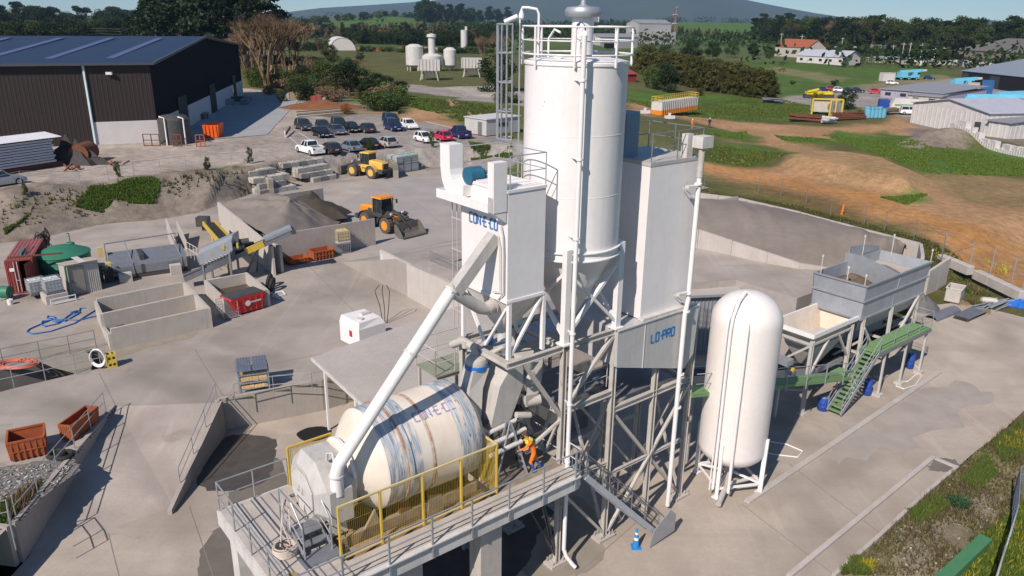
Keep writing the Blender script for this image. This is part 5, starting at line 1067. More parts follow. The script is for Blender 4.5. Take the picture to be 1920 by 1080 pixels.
fr_,w = fpx((1822,522),(1900,560),-1.4); blockwall('block_row', 'row of rough concrete blocks continuing right to the gate post', fr_,[(k * 1.9,0,0) for k in range(int(w / 1.9) + 1)],1.85,.7,.8,mat=concl)
meshm = M('chain_link', (.3,.31,.32),.5,.4)
def chain_fence(name,label,feet,h=1.9,post=.04,rails=(1.0,),wires=None,spacing=None,mat=galv,mesh_step=.0):
 feet = [Vc(f) for f in feet]; t = thing(name,label, 'fence', feet[0])
 for f in feet: mb = MB(); mb.cyl(f - Vc((0,0,.2)),f + Vc((0,0,h)),post,n=6); mb.B('post', mat,t)
 mb = MB(); up = Vc((0,0,1))
 for k in rails: mb.tube([f + up * (h * k) for f in feet],.02,4)
 tag(mb.B('rail', mat,t))
 if mesh_step:
  mb = MB()
  for a,b in zip(feet[:-1],feet[1:]):
   n = int((b - a).length / mesh_step)
   for i in range(n + int(h / mesh_step)):
    for s in (1,-1):
     x0 = i * mesh_step - (h if s > 0 else 0); x1 = x0 + s * h if s > 0 else x0 - h
     Lg = (b - a).length; pa,za,pb,zb = (x0,0,x0 + h,h) if s > 0 else (i * mesh_step,0,i * mesh_step - h,h)
     def clip(p0,z0,p1,z1):
      if p0 > p1: p0,z0,p1,z1 = p1,z1,p0,z0
      if p1 <= 0 or p0 >= Lg: return None
      if p0 < 0: z0 += (z1 - z0) * (-p0) / (p1 - p0); p0 = 0
      if p1 > Lg: z1 = z0 + (z1 - z0) * (Lg - p0) / (p1 - p0); p1 = Lg
      return p0,z0,p1,z1
     c = clip(pa,za,pb,zb)
     if c and c[2] - c[0] > .01: mb.bar(a.lerp(b,c[0] / Lg) + up * c[1],a.lerp(b,c[2] / Lg) + up * c[3],.008)
  tag(mb.B('wire_mesh', meshm,t),kind='stuff')
 return t
chain_fence('field_fence', 'thin wire fence between the sand bay and the orange field', [G(x,y,0) for x,y in ((1320,352),(1422,360),(1464,366),(1511,382),(1556,406),(1620,420),(1658,434),(1713,450),(1765,485))],2.0,.035,(1.0,.5),mat=galvd)
cf = chain_fence('chain_gate', 'tall galvanised chain link fence and gate frames by the block row', [G(x,y,-1.0) for x,y in ((1765,485),(1816,508),(1855,520),(1895,535),(1915,552),(1960,580))],2.6,.05,(.97,.5),mat=galv)
mb = MB(); a,b = G(1816,508,-1),G(1765,485,-1); mb.tube([a + Vc((0,0,2.3)),b + Vc((0,0,.3))],.03,5); mb.B('brace', galv,cf)
ft_ = [G(x,y,LOWZ) for x,y in ((1885,935),(1878,985),(1860,1020),(1838,1110))]
fa = [Vc((G(1899,935,LOWZ + 0).x,G(1899,935,LOWZ).y,LOWZ)),G(1893,1010,LOWZ),G(1868,1090,LOWZ),G(1830,1210,LOWZ)]
chain_fence('boundary_fence', 'chain link boundary fence with green rail at the lower right corner', fa,1.75,.035,(1.0,),mat=galv,mesh_step=.14)
fb = [fa[0],G(2000,905,LOWZ)]; chain_fence('boundary_fence', 'chain link fence panel leaving the lower right corner post to the right', fb,1.75,.035,(1.0,),mat=galv,mesh_step=.14)
mb = MB(); a,b = G(1760,1095,LOWZ + .3),G(1848,1012,LOWZ + .3); mb.bar(a,b,.5,.35); tag(mb.B('green_guard_rail', M('rail_green', (.05,.2,.08),.5,c2=(.09,.2,.1),sc=3,amt=.8,rust=.3)), 'long green steel channel lying against the boundary fence', 'channel')
# pit and ramp walls with rails
wall('pit_wall', 'concrete retaining wall of the pit behind the handrail', [(A_.x,A_.y,LOWZ,.12),(*PIT[0][:2],LOWZ,.12),(*PIT[1][:2],LOWZ,.12),(*PIT[2][:2],LOWZ,.1)],t=.2,seg=5,mat=M('pit_wall_concrete', (.4,.355,.31),.9,c2=(.33,.29,.25),sc=.8,amt=.7,bump=.2,bs=12,streak=(.27,.24,.2)))
wall('ramp_wall', 'dark triangular concrete wall on the right of the truck ramp', [(A_.x,A_.y,LOWZ,.12),(RB_.x,RB_.y - .6,LOWZ,LOWZ + .22)],t=.2,seg=6)
_e = Vc((LB_.x,LB_.y,0)); wall('ramp_wall', 'long concrete retaining wall with handrail on the left of the truck ramp', [(LT_.x,LT_.y,-.5,.1),((LT_.x + _e.x) / 2,(LT_.y + _e.y) / 2,-1.5,.1),(_e.x,_e.y - .3,LOWZ,.1)],t=-.2,seg=5)
wall('side_wall', 'low concrete wall end at the lower left corner', [(LB_.x - .1,LB_.y - .4,LOWZ,.1),(LB_.x - 6,LB_.y + .6,LOWZ,.1)],t=.2,seg=5)
def railthing(label,pts,h=1.1,post=1.6,mat=galv,fr=ID,r=.024):
 t = thing('handrail', label, 'handrail', pts[0],fr); up = Vc((0,0,1)); P = [Vc(p) for p in pts]
 for nm,f in (('top_rail', 1.0),('mid_rail', .55)): mb = MB(fr); mb.tube([p + up * h * f for p in P],r,6); mb.B(nm,mat,t)
 for a,b in zip(P[:-1],P[1:]):
  n = max(1,round((b - a).length / post))
  for i in range(n + (1 if b is P[-1] else 0)): p = a.lerp(b,i / n); mb = MB(fr); mb.tube([p,p + up * h],r,6); mb.B('post', mat,t)
 return t
railthing('grey pipe handrail along the top of the pit wall', [G(441,755,.1),G(514,740,.1),G(586,733,.1),G(640,722,.1)],post=3)
railthing('pipe handrail sloping down the right ramp wall', [Vc((A_.x,A_.y - .2,.1)),Vc((A_.x + (RB_.x - A_.x) * .85,A_.y + (RB_.y - A_.y) * .85,-1.5))],post=2.2)
railthing('pipe handrail on top of the left ramp wall', [Vc((LT_.x - .1,LT_.y - .8,.1)),Vc((_e.x - .1,_e.y,.1))],post=2.0)
railthing('grey gate rails at the lower left corner', [G(-20,995,0),G(22,985,0),G(30,1030,0)],post=1.2,h=1.2)
CH = [G(-260,760,0),G(-120,722,0),G(183,652,0),G(203,687,0),G(30,727,0),G(-200,790,0)]
# left yard
fr_,w = fpx((22,552),(71,547),0); CT = thing('shipping_container', 'faded red shipping container with one door standing open', 'container', (w / 2,3,0),fr_)
W_,H_,D_ = w,2.55,6.0
mb = MB(fr_); mb.ribs((W_,0,.1),(W_,D_,.1),(W_,D_,H_),(W_,0,H_),22,.04); mb.B('side_wall', redc,CT)
mb = MB(fr_); mb.ribs((0,D_,.1),(0,0,.1),(0,0,H_),(0,D_,H_),22,.04); mb.B('side_wall', redc,CT)
mb = MB(fr_); mb.ribs((0,0,H_),(W_,0,H_),(W_,D_,H_),(0,D_,H_),7,.03); mb.B('roof', M('container_roof', (.33,.1,.09),.6,c2=(.24,.1,.09),sc=1,amt=.8,streak=(.2,.08,.07)),CT)
mb = MB(fr_); mb.b2((0,D_ - .05,.1),(W_,D_,H_)); mb.b2((0,0,.05),(W_,D_,.15)); mb.B('back_wall', redc,CT)
mb = MB(fr_)
for a,b in (((0,0,0),(0,0,H_)),((W_,0,0),(W_,0,H_)),((0,0,H_),(W_,0,H_)),((0,0,.08),(W_,0,.08))): mb.bar(a,b,.12)
mb.B('end_frame', redc,CT)
mb = MB(fr_); mb.ribs((.06,-.03,.15),(W_ * .5,-.03,.15),(W_ * .5,-.03,H_ - .06),(.06,-.03,H_ - .06),4,.03); d_ = mb.B('door', redc,CT)
mb = MB(fr_); mb.bar((W_ * .3,-.09,.15),(W_ * .3,-.09,H_ - .1),.04); mb.bar((W_ * .43,-.09,.15),(W_ * .43,-.09,H_ - .1),.04); mb.bar((W_ * .3,-.12,1.1),(W_ * .45,-.12,1.0),.03); mb.B('lock_rod', steelw,d_)
mb = MB(fr_); mb.b2((W_ * .12,-.1,1.75),(W_ * .3,-.085,2.0)); mb.B('label_plate', white2,d_)
mb = MB(fr_); mb.ribs((W_ - .02,-.02,.15),(W_ - .35,-1.0,.15),(W_ - .35,-1.0,H_ - .1),(W_ - .02,-.02,H_ - .1),4,.03); mb.B('door', redc,CT)
mb = MB(fr_); mb.cyl((.8,1.2,H_ + .08),(.8,3.0,H_ + .08),.08,n=8); mb.B('pipe', M('teal_pipe', (.08,.3,.34),.5),CT)
mb = MB(fr_); mb.bar((1.1,1.3,H_ + .06),(1.1,3.4,H_ + .3),.06); mb.bar((.1,.6,H_ + .1),(3.6,.5,H_ + .1),.05,.12); mb.B('roof_angle', rust,CT)
p = G(126,520,0); gt_ = thing('water_tank', 'round dark green plastic water tank with shallow domed top', 'tank', p); RT = 1.9
mb = MB(); mb.lathe((p.x,p.y,0),[(RT,0),(RT,.6),(RT * 1.01,.63),(RT,.66),(RT,1.2),(RT * 1.01,1.23),(RT,1.26),(RT,1.95),(RT * 1.03,2.0),(RT * 1.02,2.06),(RT * .55,2.45),(.25,2.62),(.0,2.62)],40); mb.B('body', greent,gt_,True)
mb = MB(); mb.lathe((p.x + .2,p.y + .9,0),[(.3,2.35),(.3,2.55),(.26,2.6),(0,2.6)],16); mb.tube([(p.x - .1,p.y + 1.4,2.3),(p.x - .1,p.y + 1.4,3.2),(p.x - .1,p.y + 1.1,3.25)],.04,6); mb.B('lid', greent,gt_,True)
for a in (-60,-95,-130): mb = MB(); mb.cyl((p.x + 1.3 * cos(R(a)),p.y + 1.3 * sin(R(a)),2.22),(p.x + 1.3 * cos(R(a)),p.y + 1.3 * sin(R(a)),2.34),.06); mb.B('cap', black,gt_)
p = G(85,478,0); mb = MB(); rs = random.Random(3)
for k in range(16): r = .5 + .1 * rs.random(); c_ = (p.x + rs.uniform(-.3,.3),p.y + rs.uniform(-.3,.3),.9 + rs.uniform(-.5,.9)); a0 = rs.uniform(0,3); mb.tube([(c_[0] + r * cos(a) * cos(a0),c_[1] + r * cos(a) * sin(a0),c_[2] + r * sin(a)) for a in [j * tau / 14 for j in range(14)]],.04,5,closed=True)
tag(mb.B('hose_heap', black), 'tangled heap of black hoses between red container and green tank', 'hoses')
fr_,w = fpx((133,556),(192,543),0); t = thing('tool_shed', 'small beige steel shed with corrugated roof beside the green tank', 'shed', (w / 2,.8,0),fr_)
mb = MB(fr_); mb.ribs((0,0,0),(w,0,0),(w,0,2.35),(0,0,2.35),16,.03); mb.B('front_wall', greys,t)
mb = MB(fr_); mb.b2((0,.03,0),(.05,1.6,2.2)); mb.b2((w - .05,.03,0),(w,1.6,2.2)); mb.b2((0,1.6,0),(w,1.65,2.1)); mb.B('side_walls', greys,t)
mb = MB(fr_); mb.ribs((-.12,-.2,2.4),(w + .12,-.2,2.4),(w + .12,1.8,2.15),(-.12,1.8,2.15),18,.03); mb.B('roof', M('roof_tan', (.36,.32,.28),.7,c2=(.28,.24,.2),sc=2,amt=.8,rust=.2),t)
mb = MB(fr_); mb.b2((w * .42,-.2,2.42),(w * .62,1.6,2.44)); mb.B('clear_sheet', steelw,t)
mb = MB(fr_); mb.b2((.15,-.08,.05),(w * .5,-.04,2.15)); d_ = mb.B('door', M('door_beige', (.3,.275,.23),.6),t); mb = MB(fr_); mb.box((w * .12,-.1,1.1),(.05,.05,.2)); mb.B('handle', dark,d_)
mb = MB(fr_); mb.bar((-.08,-.12,0),(-.08,-.12,2.3),.1); mb.B('corner_post', greent,t)
def ibc(frame,label,x,y,z,cat='tank', tankm=None,group=None,s=1.0):
 t = thing('ibc_tank', label,cat,(x + .5,y + .5,z),frame,group=group)
 mb = MB(frame); mb.b2((x,y,z),(x + 1.1,y + 1.0,z + .06))
 for k in (0,.47,.94): mb.b2((x,y + k * 1.0 * .92,z + .0),(x + 1.1,y + k * .92 + .1,z + .15))
 mb.B('pallet', galvd if tankm is None else steelw,t)
 mb = MB(frame); e = .06; mb.loft([[(x + e,y + e,z + .17),(x + 1.1 - e,y + e,z + .17),(x + 1.1 - e,y + 1 - e,z + .17),(x + e,y + 1 - e,z + .17)],[(x + .03,y + .03,z + .3),(x + 1.07,y + .03,z + .3),(x + 1.07,y + .97,z + .3),(x + .03,y + .97,z + .3)],[(x + .03,y + .03,z + 1.0),(x + 1.07,y + .03,z + 1.0),(x + 1.07,y + .97,z + 1.0),(x + .03,y + .97,z + 1.0)],[(x + .12,y + .12,z + 1.1),(x + .98,y + .12,z + 1.1),(x + .98,y + .88,z + 1.1),(x + .12,y + .88,z + 1.1)]])
 mb.cyl((x + .55,y + .5,z + 1.1),(x + .55,y + .5,z + 1.15),.1,n=10); mb.B('tank_body', tankm or M('ibc_plastic', (.55,.56,.54),.4,c2=(.45,.48,.45),sc=2,amt=.5),t)
 mb = MB(frame); c = .0
 for k in range(6):
  xx = x + k * 1.1 / 5; mb.bar((xx,y - .01,z + .15),(xx,y - .01,z + 1.12),.022); mb.bar((xx,y + 1.01,z + .15),(xx,y + 1.01,z + 1.12),.022)
  yy = y + k * 1.0 / 5; mb.bar((x - .01,yy,z + .15),(x - .01,yy,z + 1.12),.022); mb.bar((x + 1.11,yy,z + .15),(x + 1.11,yy,z + 1.12),.022)
 for zz in (.35,.62,.88,1.12):
  for a,b in (((x,y - .015),(x + 1.1,y - .015)),((x,y + 1.015),(x + 1.1,y + 1.015)),((x - .015,y),(x - .015,y + 1)),((x + 1.115,y),(x + 1.115,y + 1))): mb.bar((*a,z + zz),(*b,z + zz),.022)
 mb.B('cage', galv,t); return t
fr_,w = fpx((90,574),(132,565),0); mb = MB(fr_); mb.b2((0,.2,0),(w,1.6,.65)); tag(mb.B('plinth', concl), 'pale block plinth under the caged white tank', 'plinth')
ibc(fr_, 'white caged tank on a plinth left of the beige shed', .15,.4,.65); ibc(fr_, 'caged tank standing behind the one on the plinth', -.5,2.0,.3)
mb = MB(fr_)
for a,b in (((.2,-.1,.1),(1.8,-.1,.1)),((.2,-.1,.45),(1.8,-.1,.45)),((.2,-.1,0),(.2,-.1,.5)),((1.8,-.1,0),(1.8,-.1,.5)),((.2,.15,.1),(1.8,.15,.1))): mb.bar(a,b,.06)
tag(mb.B('steel_rack', white2), 'small white steel rack on the ground before the plinth', 'rack')
hb = M('hose_blue', (.03,.14,.4),.5)
for lab,px in (('long blue hose looping over the concrete left of the settling bays', [(190,592),(172,594),(150,600),(100,598),(80,606),(55,617),(50,622),(62,626),(95,621),(140,606),(165,590),(178,582)]),('blue hose coil twisted on the concrete', [(160,577),(150,578),(148,584),(135,588),(128,592),(118,600),(108,607),(85,612),(77,608),(80,602),(96,600),(105,604),(120,602),(104,598),(88,596),(90,592),(102,594),(104,600),(122,602),(150,586),(146,582),(132,586),(145,590)])):
 mb = MB(); mb.tube([G(a,b,.05) for a,b in px],.045,6); tag(mb.B('blue_hose', hb,smooth=True),lab, 'hose')
p = G(14,562,0); t = thing('hose_reel', 'small green hose reel on a stand at the left edge', 'hose reel', p); mb = MB(); mb.cyl((p.x - .3,p.y,.6),(p.x + .3,p.y,.6),.45,n=18); mb.B('reel', greent,t,True)
mb = MB()
for s in (-.34,.34): mb.bar((p.x + s,p.y - .3,0),(p.x + s,p.y,.6),.06); mb.bar((p.x + s,p.y + .3,0),(p.x + s,p.y,.6),.06)
mb.B('stand', galvd,t)
p = G(20,571,0); mb = MB(); mb.cyl((p.x,p.y,0),(p.x,p.y,.38),.17,.2,14); tag(mb.B('bucket', white2,smooth=True), 'small white bucket on the concrete near the left edge', 'bucket')
z1 = 1.4
FL,FRt,ML,MR,BL,BR = [G(x,y,z1) for x,y in ((207,617),(389,578),(193,588),(366,551),(181,560),(342,529))]
def W4(p,zb=0,zt=z1): return (p.x,p.y,zb,zt)
wbt = M('bay_concrete', (.47,.43,.38),.9,c2=(.4,.35,.3),sc=1,amt=.7,bump=.2,bs=12,streak=(.34,.29,.24))
sb = wall('settling_bay', 'twin open concrete settling bays standing on the yard', [W4(FL),W4(FRt)],t=.2,seg=12,mat=wbt,cat='settling bay')
def addwall(root,a,b,t=.2,mat=wbt,zb=0):
 d = Vc((b.x - a.x,b.y - a.y,0)); w = Vc((-d.y,d.x,0)).normalized() * t; mb = MB()
 mb.loft([[(a.x,a.y,zb),(b.x,b.y,zb),(b.x + w.x,b.y + w.y,zb),(a.x + w.x,a.y + w.y,zb)],[(a.x,a.y,a.z),(b.x,b.y,b.z),(b.x + w.x,b.y + w.y,b.z),(a.x + w.x,a.y + w.y,a.z)]]); return mb.B('panel', mat,root)
dn = Vc((0,0,-.012))
addwall(sb,ML + dn,MR + dn); addwall(sb,BL + dn * 2,BR + dn * 2); addwall(sb,FRt + dn * 3,BR + dn * 3,-.2);
e0 = FL.copy(); e0.z = 1.1; e1 = ML.copy(); e1.z = .5; e2 = BL.copy(); e2.z = 1.3; addwall(sb,e0,e1,.18); addwall(sb,ML + dn * 4,e2 + dn * 4,.18)
mb = MB(); mb.add([(p.x,p.y,.12) for p in (FL,FRt,BR,BL)],[(0,1,2,3)]); mb.B('silt_floor', M('silt', (.3,.25,.19),.9,c2=(.36,.31,.25),sc=1.5,amt=.8),sb)
mb = MB(); fx,w = fpx((214,647),(392,605),0); mb = MB(fx); mb.b2((.25,-.06,.75),(.75,-.02,1.25)); mb.B('steel_bracket', galvd,sb)
z1 = 1.2; P1,P2,P3,P4 = [G(x,y,z1) for x,y in ((419,560),(505,544),(463,510),(382,525))]
sb2 = wall('slurry_pit', 'square open concrete slurry pit with brown water behind the red skip', [W4(P1,0,z1),W4(P2,0,z1)],t=.15,seg=12,mat=M('galv_gate', (.2,.22,.24),.6),cat='slurry pit')
addwall(sb2,P2 + dn,P3 + dn,.2); addwall(sb2,P3 + dn * 2,P4 + dn * 2,.2); addwall(sb2,P4 + dn * 3,P1 + dn * 3,.2)
mb = MB(); mb.add([(p.x,p.y,.35) for p in (P1,P2,P3,P4)],[(0,1,2,3)]); mb.B('brown_water', murky,sb2)
fr_,w = fpx((449,592),(494,579),0); t = thing('skip_bin', 'bright red skip bin with dark cover and white roundel', 'skip', (w / 2,.7,0),fr_)
mb = MB(fr_); pr = [(0,.12),(w,.12),(w + .25,1.15),(w + .2,1.25),(-.45,1.25),(-.5,1.15)]; mb.extr([(x,0,z) for x,z in pr],(0,1.5,0)); mb.B('body', M('skip_red', (.5,.03,.03),.4,c2=(.36,.03,.03),sc=2,amt=.5),t)
mb = MB(fr_); mb.b2((-.45,.05,1.25),(w + .2,1.45,1.3)); mb.B('cover', dark,t)
for k in range(5): mb = MB(fr_); x = .1 + k * (w - .2) / 4; mb.bar((x,-.03,.15),(x + (x - w / 2) * .15,-.03,1.15),.05,.06); mb.B('rib', MATS['skip_red'],t)
mb = MB(fr_); mb.cyl((w * .38,-.075,.75),(w * .38,-.06,.75),.2,n=20); mb.B('roundel', white2,t)
mb = MB(fr_)
for k in range(9): x = w * .52 + k * .085; mb.b2((x,-.078,.72),(x + .05,-.066,.84))
mb.B('lettering', white2,t)
fr_,w = fpx((420,601),(448,595),0); t = thing('steel_steps', 'grey steel mesh steps between the settling bays and the red skip', 'steps', (w / 2,.5,0),fr_)
for k in range(6): mb = MB(fr_); mb.b2((0,k * .22,.08),(w,k * .22 + .14,.12)); mb.B('slat', galvd,t)
mb = MB(fr_); rail(mb,[(0,0,.1),(0,1.4,.1),(w,1.4,.1)],1.0,.02,.5,mids=4); rail(mb,[(w,0,.1),(w,1.4,.1)],1.0,.02,.5,mids=3); mb.B('mesh_rail', galv,t)
mb = MB(); mb.tube([G(x,y,.06) for x,y in ((500,545),(512,552),(520,556),(535,552),(530,546),(518,548),(512,556),(525,560))],.06,6); tag(mb.B('white_hose', white2,smooth=True), 'white hose tangle on the ground right of the slurry pit', 'hose')
for i,(x,y) in enumerate(((506,538),(511,545))):
 p = G(x,y,0); mb = MB(); mb.tube([(p.x + .1 * sin(a),p.y + .42 * cos(a),.5 + .42 * sin(a)) for a in [k * tau / 16 for k in range(16)]],.15,8,closed=True); tag(mb.B('old_tyre', black,smooth=True),('old black tyre leaning on the corner of the slurry pit', 'old black tyre nearest the white hose tangle')[i], 'tyre')
fr_,w = fpx((213,527),(353,507),0); t = thing('wash_tank', 'long grey steel wash tank with sloping top behind the bays', 'tank', (w / 2,1.2,0),fr_)
mb = MB(fr_); mb.extr([(0,0,.35),(0,0,1.0),(0,.1,1.35),(0,2.1,1.75),(0,2.3,.35)],(w,0,0)); mb.B('tank_body', galvd,t)
mb = MB(fr_); mb.b2((0,0,0),(w,2.2,.3)); mb.B('skid', dark,t)
mb = MB(fr_); mb.b2((w * .38,-.04,.4),(w * .42,.0,1.05)); mb.b2((w * .38,.08,1.38),(w * .44,2.0,1.77)); mb.B('cover_strip', dark,t)
mb = MB(fr_); mb.box((w * .55,3.2,.5),(1.8,1.1,.9)); mb.box((w * .9,3.0,.6),(1.2,1.0,1.2)); mb.B('yellow_cover', M('faded_yellow', (.62,.5,.2),.5),t)
mb = MB(fr_); mb.tube([(-.1,2.4,0),(-.1,2.4,2.4),(w - .3,2.4,2.6),(w - .3,2.4,0)],.06,6); mb.tube([(w * .28,-.1,.2),(w * .28,0,1.2),(w * .24,2.4,2.5)],.04,6); mb.tube([(w * .93,-.1,.2),(w * .93,0,1.2),(w * .88,2.4,2.6)],.04,6)
mb.B('spray_pipe', galvd,t)
mb = MB(fr_); mb.box((w * .15,-.6,.35),(.9,.6,.7)); mb.box((w * .82,-.5,.4),(.8,.6,.8)); mb.B('foot_block', concl,t)
mb = MB(fr_); rs = random.Random(9)
for k in range(30): p = Vc((-1.4 + rs.random() * 1.6,-.6 + rs.random() * 1.6,rs.random() * .2)); mb.tube([p,p + Vc((0,0,rs.uniform(.4,1.4))),p + Vc((rs.uniform(-.5,.5),rs.uniform(-.4,.4),rs.uniform(.5,1.3)))],rs.uniform(.03,.08),5)
mb.B('pump_pipes', dark,t)
mb = MB(fr_); mb.box((-1.1,.2,1.0),(.7,.3,.7)); mb.B('control_panel', dark,t); mb = MB(fr_); mb.box((-.1,.5,1.1),(.5,.5,.6)); mb.box((-.5,1.6,2.0),(.35,.35,.8)); mb.B('pump_cover', M('faded_yellow', (0,0,0)),t)
sc_ = thing('screening_plant', 'inclined grey screening machine with a long conveyor boom', 'screening machine', G(420,515,0))
def gpx(x,y,z): return G(x,y,z)
c1,c2_ = gpx(345,522,.7),gpx(548,432,3.6); d = (c2_ - c1); dn_ = Vc((-d.y,d.x,0)).normalized()
mb = MB(); mb.bar(c1,c2_,.75,.1); mb.B('belt', black,sc_)
for s in (-1,1): mb = MB(); mb.bar(c1 + dn_ * (.42 * s),c2_ + dn_ * (.42 * s),.06,.36); mb.B('boom_side', galvd,sc_)
mb = MB(); q1,q2 = c1.lerp(c2_,.55) + dn_ * -.5,c1.lerp(c2_,.72) + dn_ * -.5; mb.bar(q1 + Vc((0,0,.12)),q2 + Vc((0,0,.12)),.08,.5); mb.B('yellow_guard', yellow,sc_)
mb = MB(); q1,q2 = c1.lerp(c2_,.74),c1.lerp(c2_,.99); mb.bar(q1 + Vc((0,0,.25)),q2 + Vc((0,0,.25)),.9,.35); mb.B('head_cover', galv,sc_)
mb = MB(); mb.cyl(c2_ - dn_ * .6,c2_ + dn_ * .6,.2,n=12); mb.B('head_drum', dark,sc_)
for (x,y) in ((462,512),(482,508)): mb = MB(); q = c1.lerp(c2_,.68); g0 = G(x,y,0); mb.bar(g0,q + dn_ * (-.4 if x < 470 else .4),.14); mb.B('boom_leg', galvd,sc_)
s1v,s2v = gpx(374,497,1.7),gpx(436,470,2.8); dd = s2v - s1v; dn_ = Vc((-dd.y,dd.x,0)).normalized(); mb = MB()
mb.loft([[p,p + dn_ * 2.2,p + dn_ * 2.2 + Vc((0,0,1.0)),p + dn_ * .5 + Vc((0,0,1.1)),p + Vc((0,0,.85))] for p in (s1v,s2v)]); mb.B('screen_box', galv,sc_)
mb = MB(); mb.loft([[p + Vc((0,0,0)) - dn_ * .02,p + dn_ * 1.9,p + dn_ * 1.5 - Vc((0,0,.8)),p + dn_ * .3 - Vc((0,0,.9))] for p in (s1v.lerp(s2v,.03),s2v.lerp(s1v,.03))]); mb.B('under_hopper', galvd,sc_)
for k in range(9): p = s1v.lerp(s2v,.12 + k * .095) - dn_ * .04 + Vc((0,0,.02)); mb = MB(); mb.tube([p + Vc((.12 * cos(a),.0,.1 * sin(a))) for a in [R(x) for x in range(200,341,35)]],.03,5); mb.B('chain_loop', steelw,sc_)
for f in (.1,.9):
 for s in (0,2.0): p = s1v.lerp(s2v,f) + dn_ * s; mb = MB(); mb.bar((p.x,p.y,0),(p.x,p.y,p.z),.14); mb.B('screen_leg', galvd,sc_)
mb = MB(); p = s2v + dn_ * 1.2; mb.cyl(p + Vc((.2,0,.3)),p + Vc((.9,.3,.35)),.25,n=12); mb.box((p.x + .7,p.y + .8,p.z - .1),(.6,.5,.4)); mb.B('drive_motor', dark,sc_)
yc = thing('feed_conveyor', 'yellow sided feed conveyor with black belt behind the screening machine', 'conveyor', G(410,450,0)); c1,c2_ = gpx(392,418,1.6),gpx(432,462,3.1); d = c2_ - c1; dn_ = Vc((-d.y,d.x,0)).normalized()
mb = MB(); mb.bar(c1,c2_,.8,.08); mb.B('belt', black,yc)
for s in (-1,1): mb = MB(); mb.bar(c1 + dn_ * .5 * s,c2_ + dn_ * .5 * s,.14,.4); mb.B('side_frame', yellow,yc)
for f in (.1,.8): p = c1.lerp(c2_,f); mb = MB(); mb.bar((p.x,p.y,0),p,.12); mb.B('leg', yellow,yc)
mb = MB(); p = G(383,432,0); mb.box((p.x,p.y,.9),(1.1,.9,.9)); mb.bar((p.x,p.y,0),(p.x,p.y,.5),.3); mb.B('motor_box', dark,yc)
for lab,a,b in (('left one of two thin pale upright panels near the yellow conveyor', (315,447),(329,470)),('right one of two thin pale upright panels near the yellow conveyor', (335,452),(350,470))):
 wall('upright_panel', lab,[gw(*a,0,1.9),gw(*b,0,.9)],t=.1,seg=9,mat=concl)
railthing('white access rails on the screening machine', [G(352,480,1.2),G(372,492,1.2)],mat=steelw,h=1.2,post=.7)
hb_ = 2.45
wall('bay_wall', 'long concrete wall with the caged tank and rusty trays before it', [gw(512,495,0,hb_),gw(610,477,0,hb_),gw(705,459,0,hb_)],t=.2,seg=6)
a_,b_ = G(407,379,hb_),G(508,462,hb_); wall('bay_wall', 'sunlit concrete wall on the left side of the dark sand bay', [(a_.x,a_.y,0,hb_),(b_.x,b_.y,0,hb_)],t=.2,seg=8,mat=MATS['pale_wall_concrete'])
a_,b_ = G(505,369,hb_),G(606,353,hb_); wall('bay_wall', 'concrete wall closing the back of the dark sand bay', [(a_.x,a_.y,0,hb_),(b_.x,b_.y,0,hb_)],t=.2,seg=8)
p0,p1 = G(409,380,hb_),G(480,372,hb_)
wall('stub_wall', 'short rust stained concrete panel at the left end of the long bay wall', [gw(509,506,0,2.3),gw(528,512,0,2.2)],t=.25,seg=5,mat=concl)
def heap_grid():
 c = [G(412,384,2.1),G(500,362,2.3),G(600,378,1.0),G(645,412,.05),G(600,440,.7),G(515,452,2.0)]
 cx = sum((p.x for p in c)) / 6; cy = sum((p.y for p in c)) / 6; P = [(cx,cy,3.0)]; n = 60; rings = 16; ang = [(atan2(p.y - cy,p.x - cx),hypot(p.x - cx,p.y - cy),p.z) for p in c]; ang.sort()
 for i in range(1,rings + 1):
  for k in range(n):
   t = -pi + k * tau / n
   for j in range(6):
    p0,p1 = c[j],c[(j + 1) % 6]; ex_,ey_ = p1.x - p0.x,p1.y - p0.y; dx,dy = cos(t),sin(t); dt = dx * ey_ - dy * ex_
    if abs(dt) < 1e-9: continue
    ra = ((p0.x - cx) * ey_ - (p0.y - cy) * ex_) / dt; f = ((p0.x - cx) * dy - (p0.y - cy) * dx) / dt
    if ra > 0 and -1e-6 <= f <= 1.000001: zz = p0.z * (1 - f) + p1.z * f; break
   r = i / rings; z = zz * r ** 1.0 + 3.1 * (1 - r ** .9) + (.6 * noise.noise(Vc((ra * r * cos(t),ra * r * sin(t),2)) * .5) + .25 * noise.noise(Vc((ra * r * cos(t),ra * r * sin(t),7)) * 1.6)) * (1 - r * .7)
   P.append((cx + ra * r * cos(t),cy + ra * r * sin(t),max(.0,z)))
 F = [[0,1 + k,1 + (k + 1) % n] for k in range(n)] + [[1 + i * n + k,1 + (i + 1) * n + k,1 + (i + 1) * n + (k + 1) % n,1 + i * n + (k + 1) % n] for i in range(rings - 1) for k in range(n)]
 mb = MB(); mb.add(P,F); tag(mb.B('sand_heap', sandm,smooth=True), 'grey brown sand heap filling the bay left of the loader', 'sand heap')
heap_grid()
p = G(578,392,1.2); heap('dark_heap', 'darker crumbled sand spilling from the right of the bay heap', 'sand heap', ID,(p.x,p.y,.5),4.0,2.6,2.3,darksand,seed=15,rough=.35)
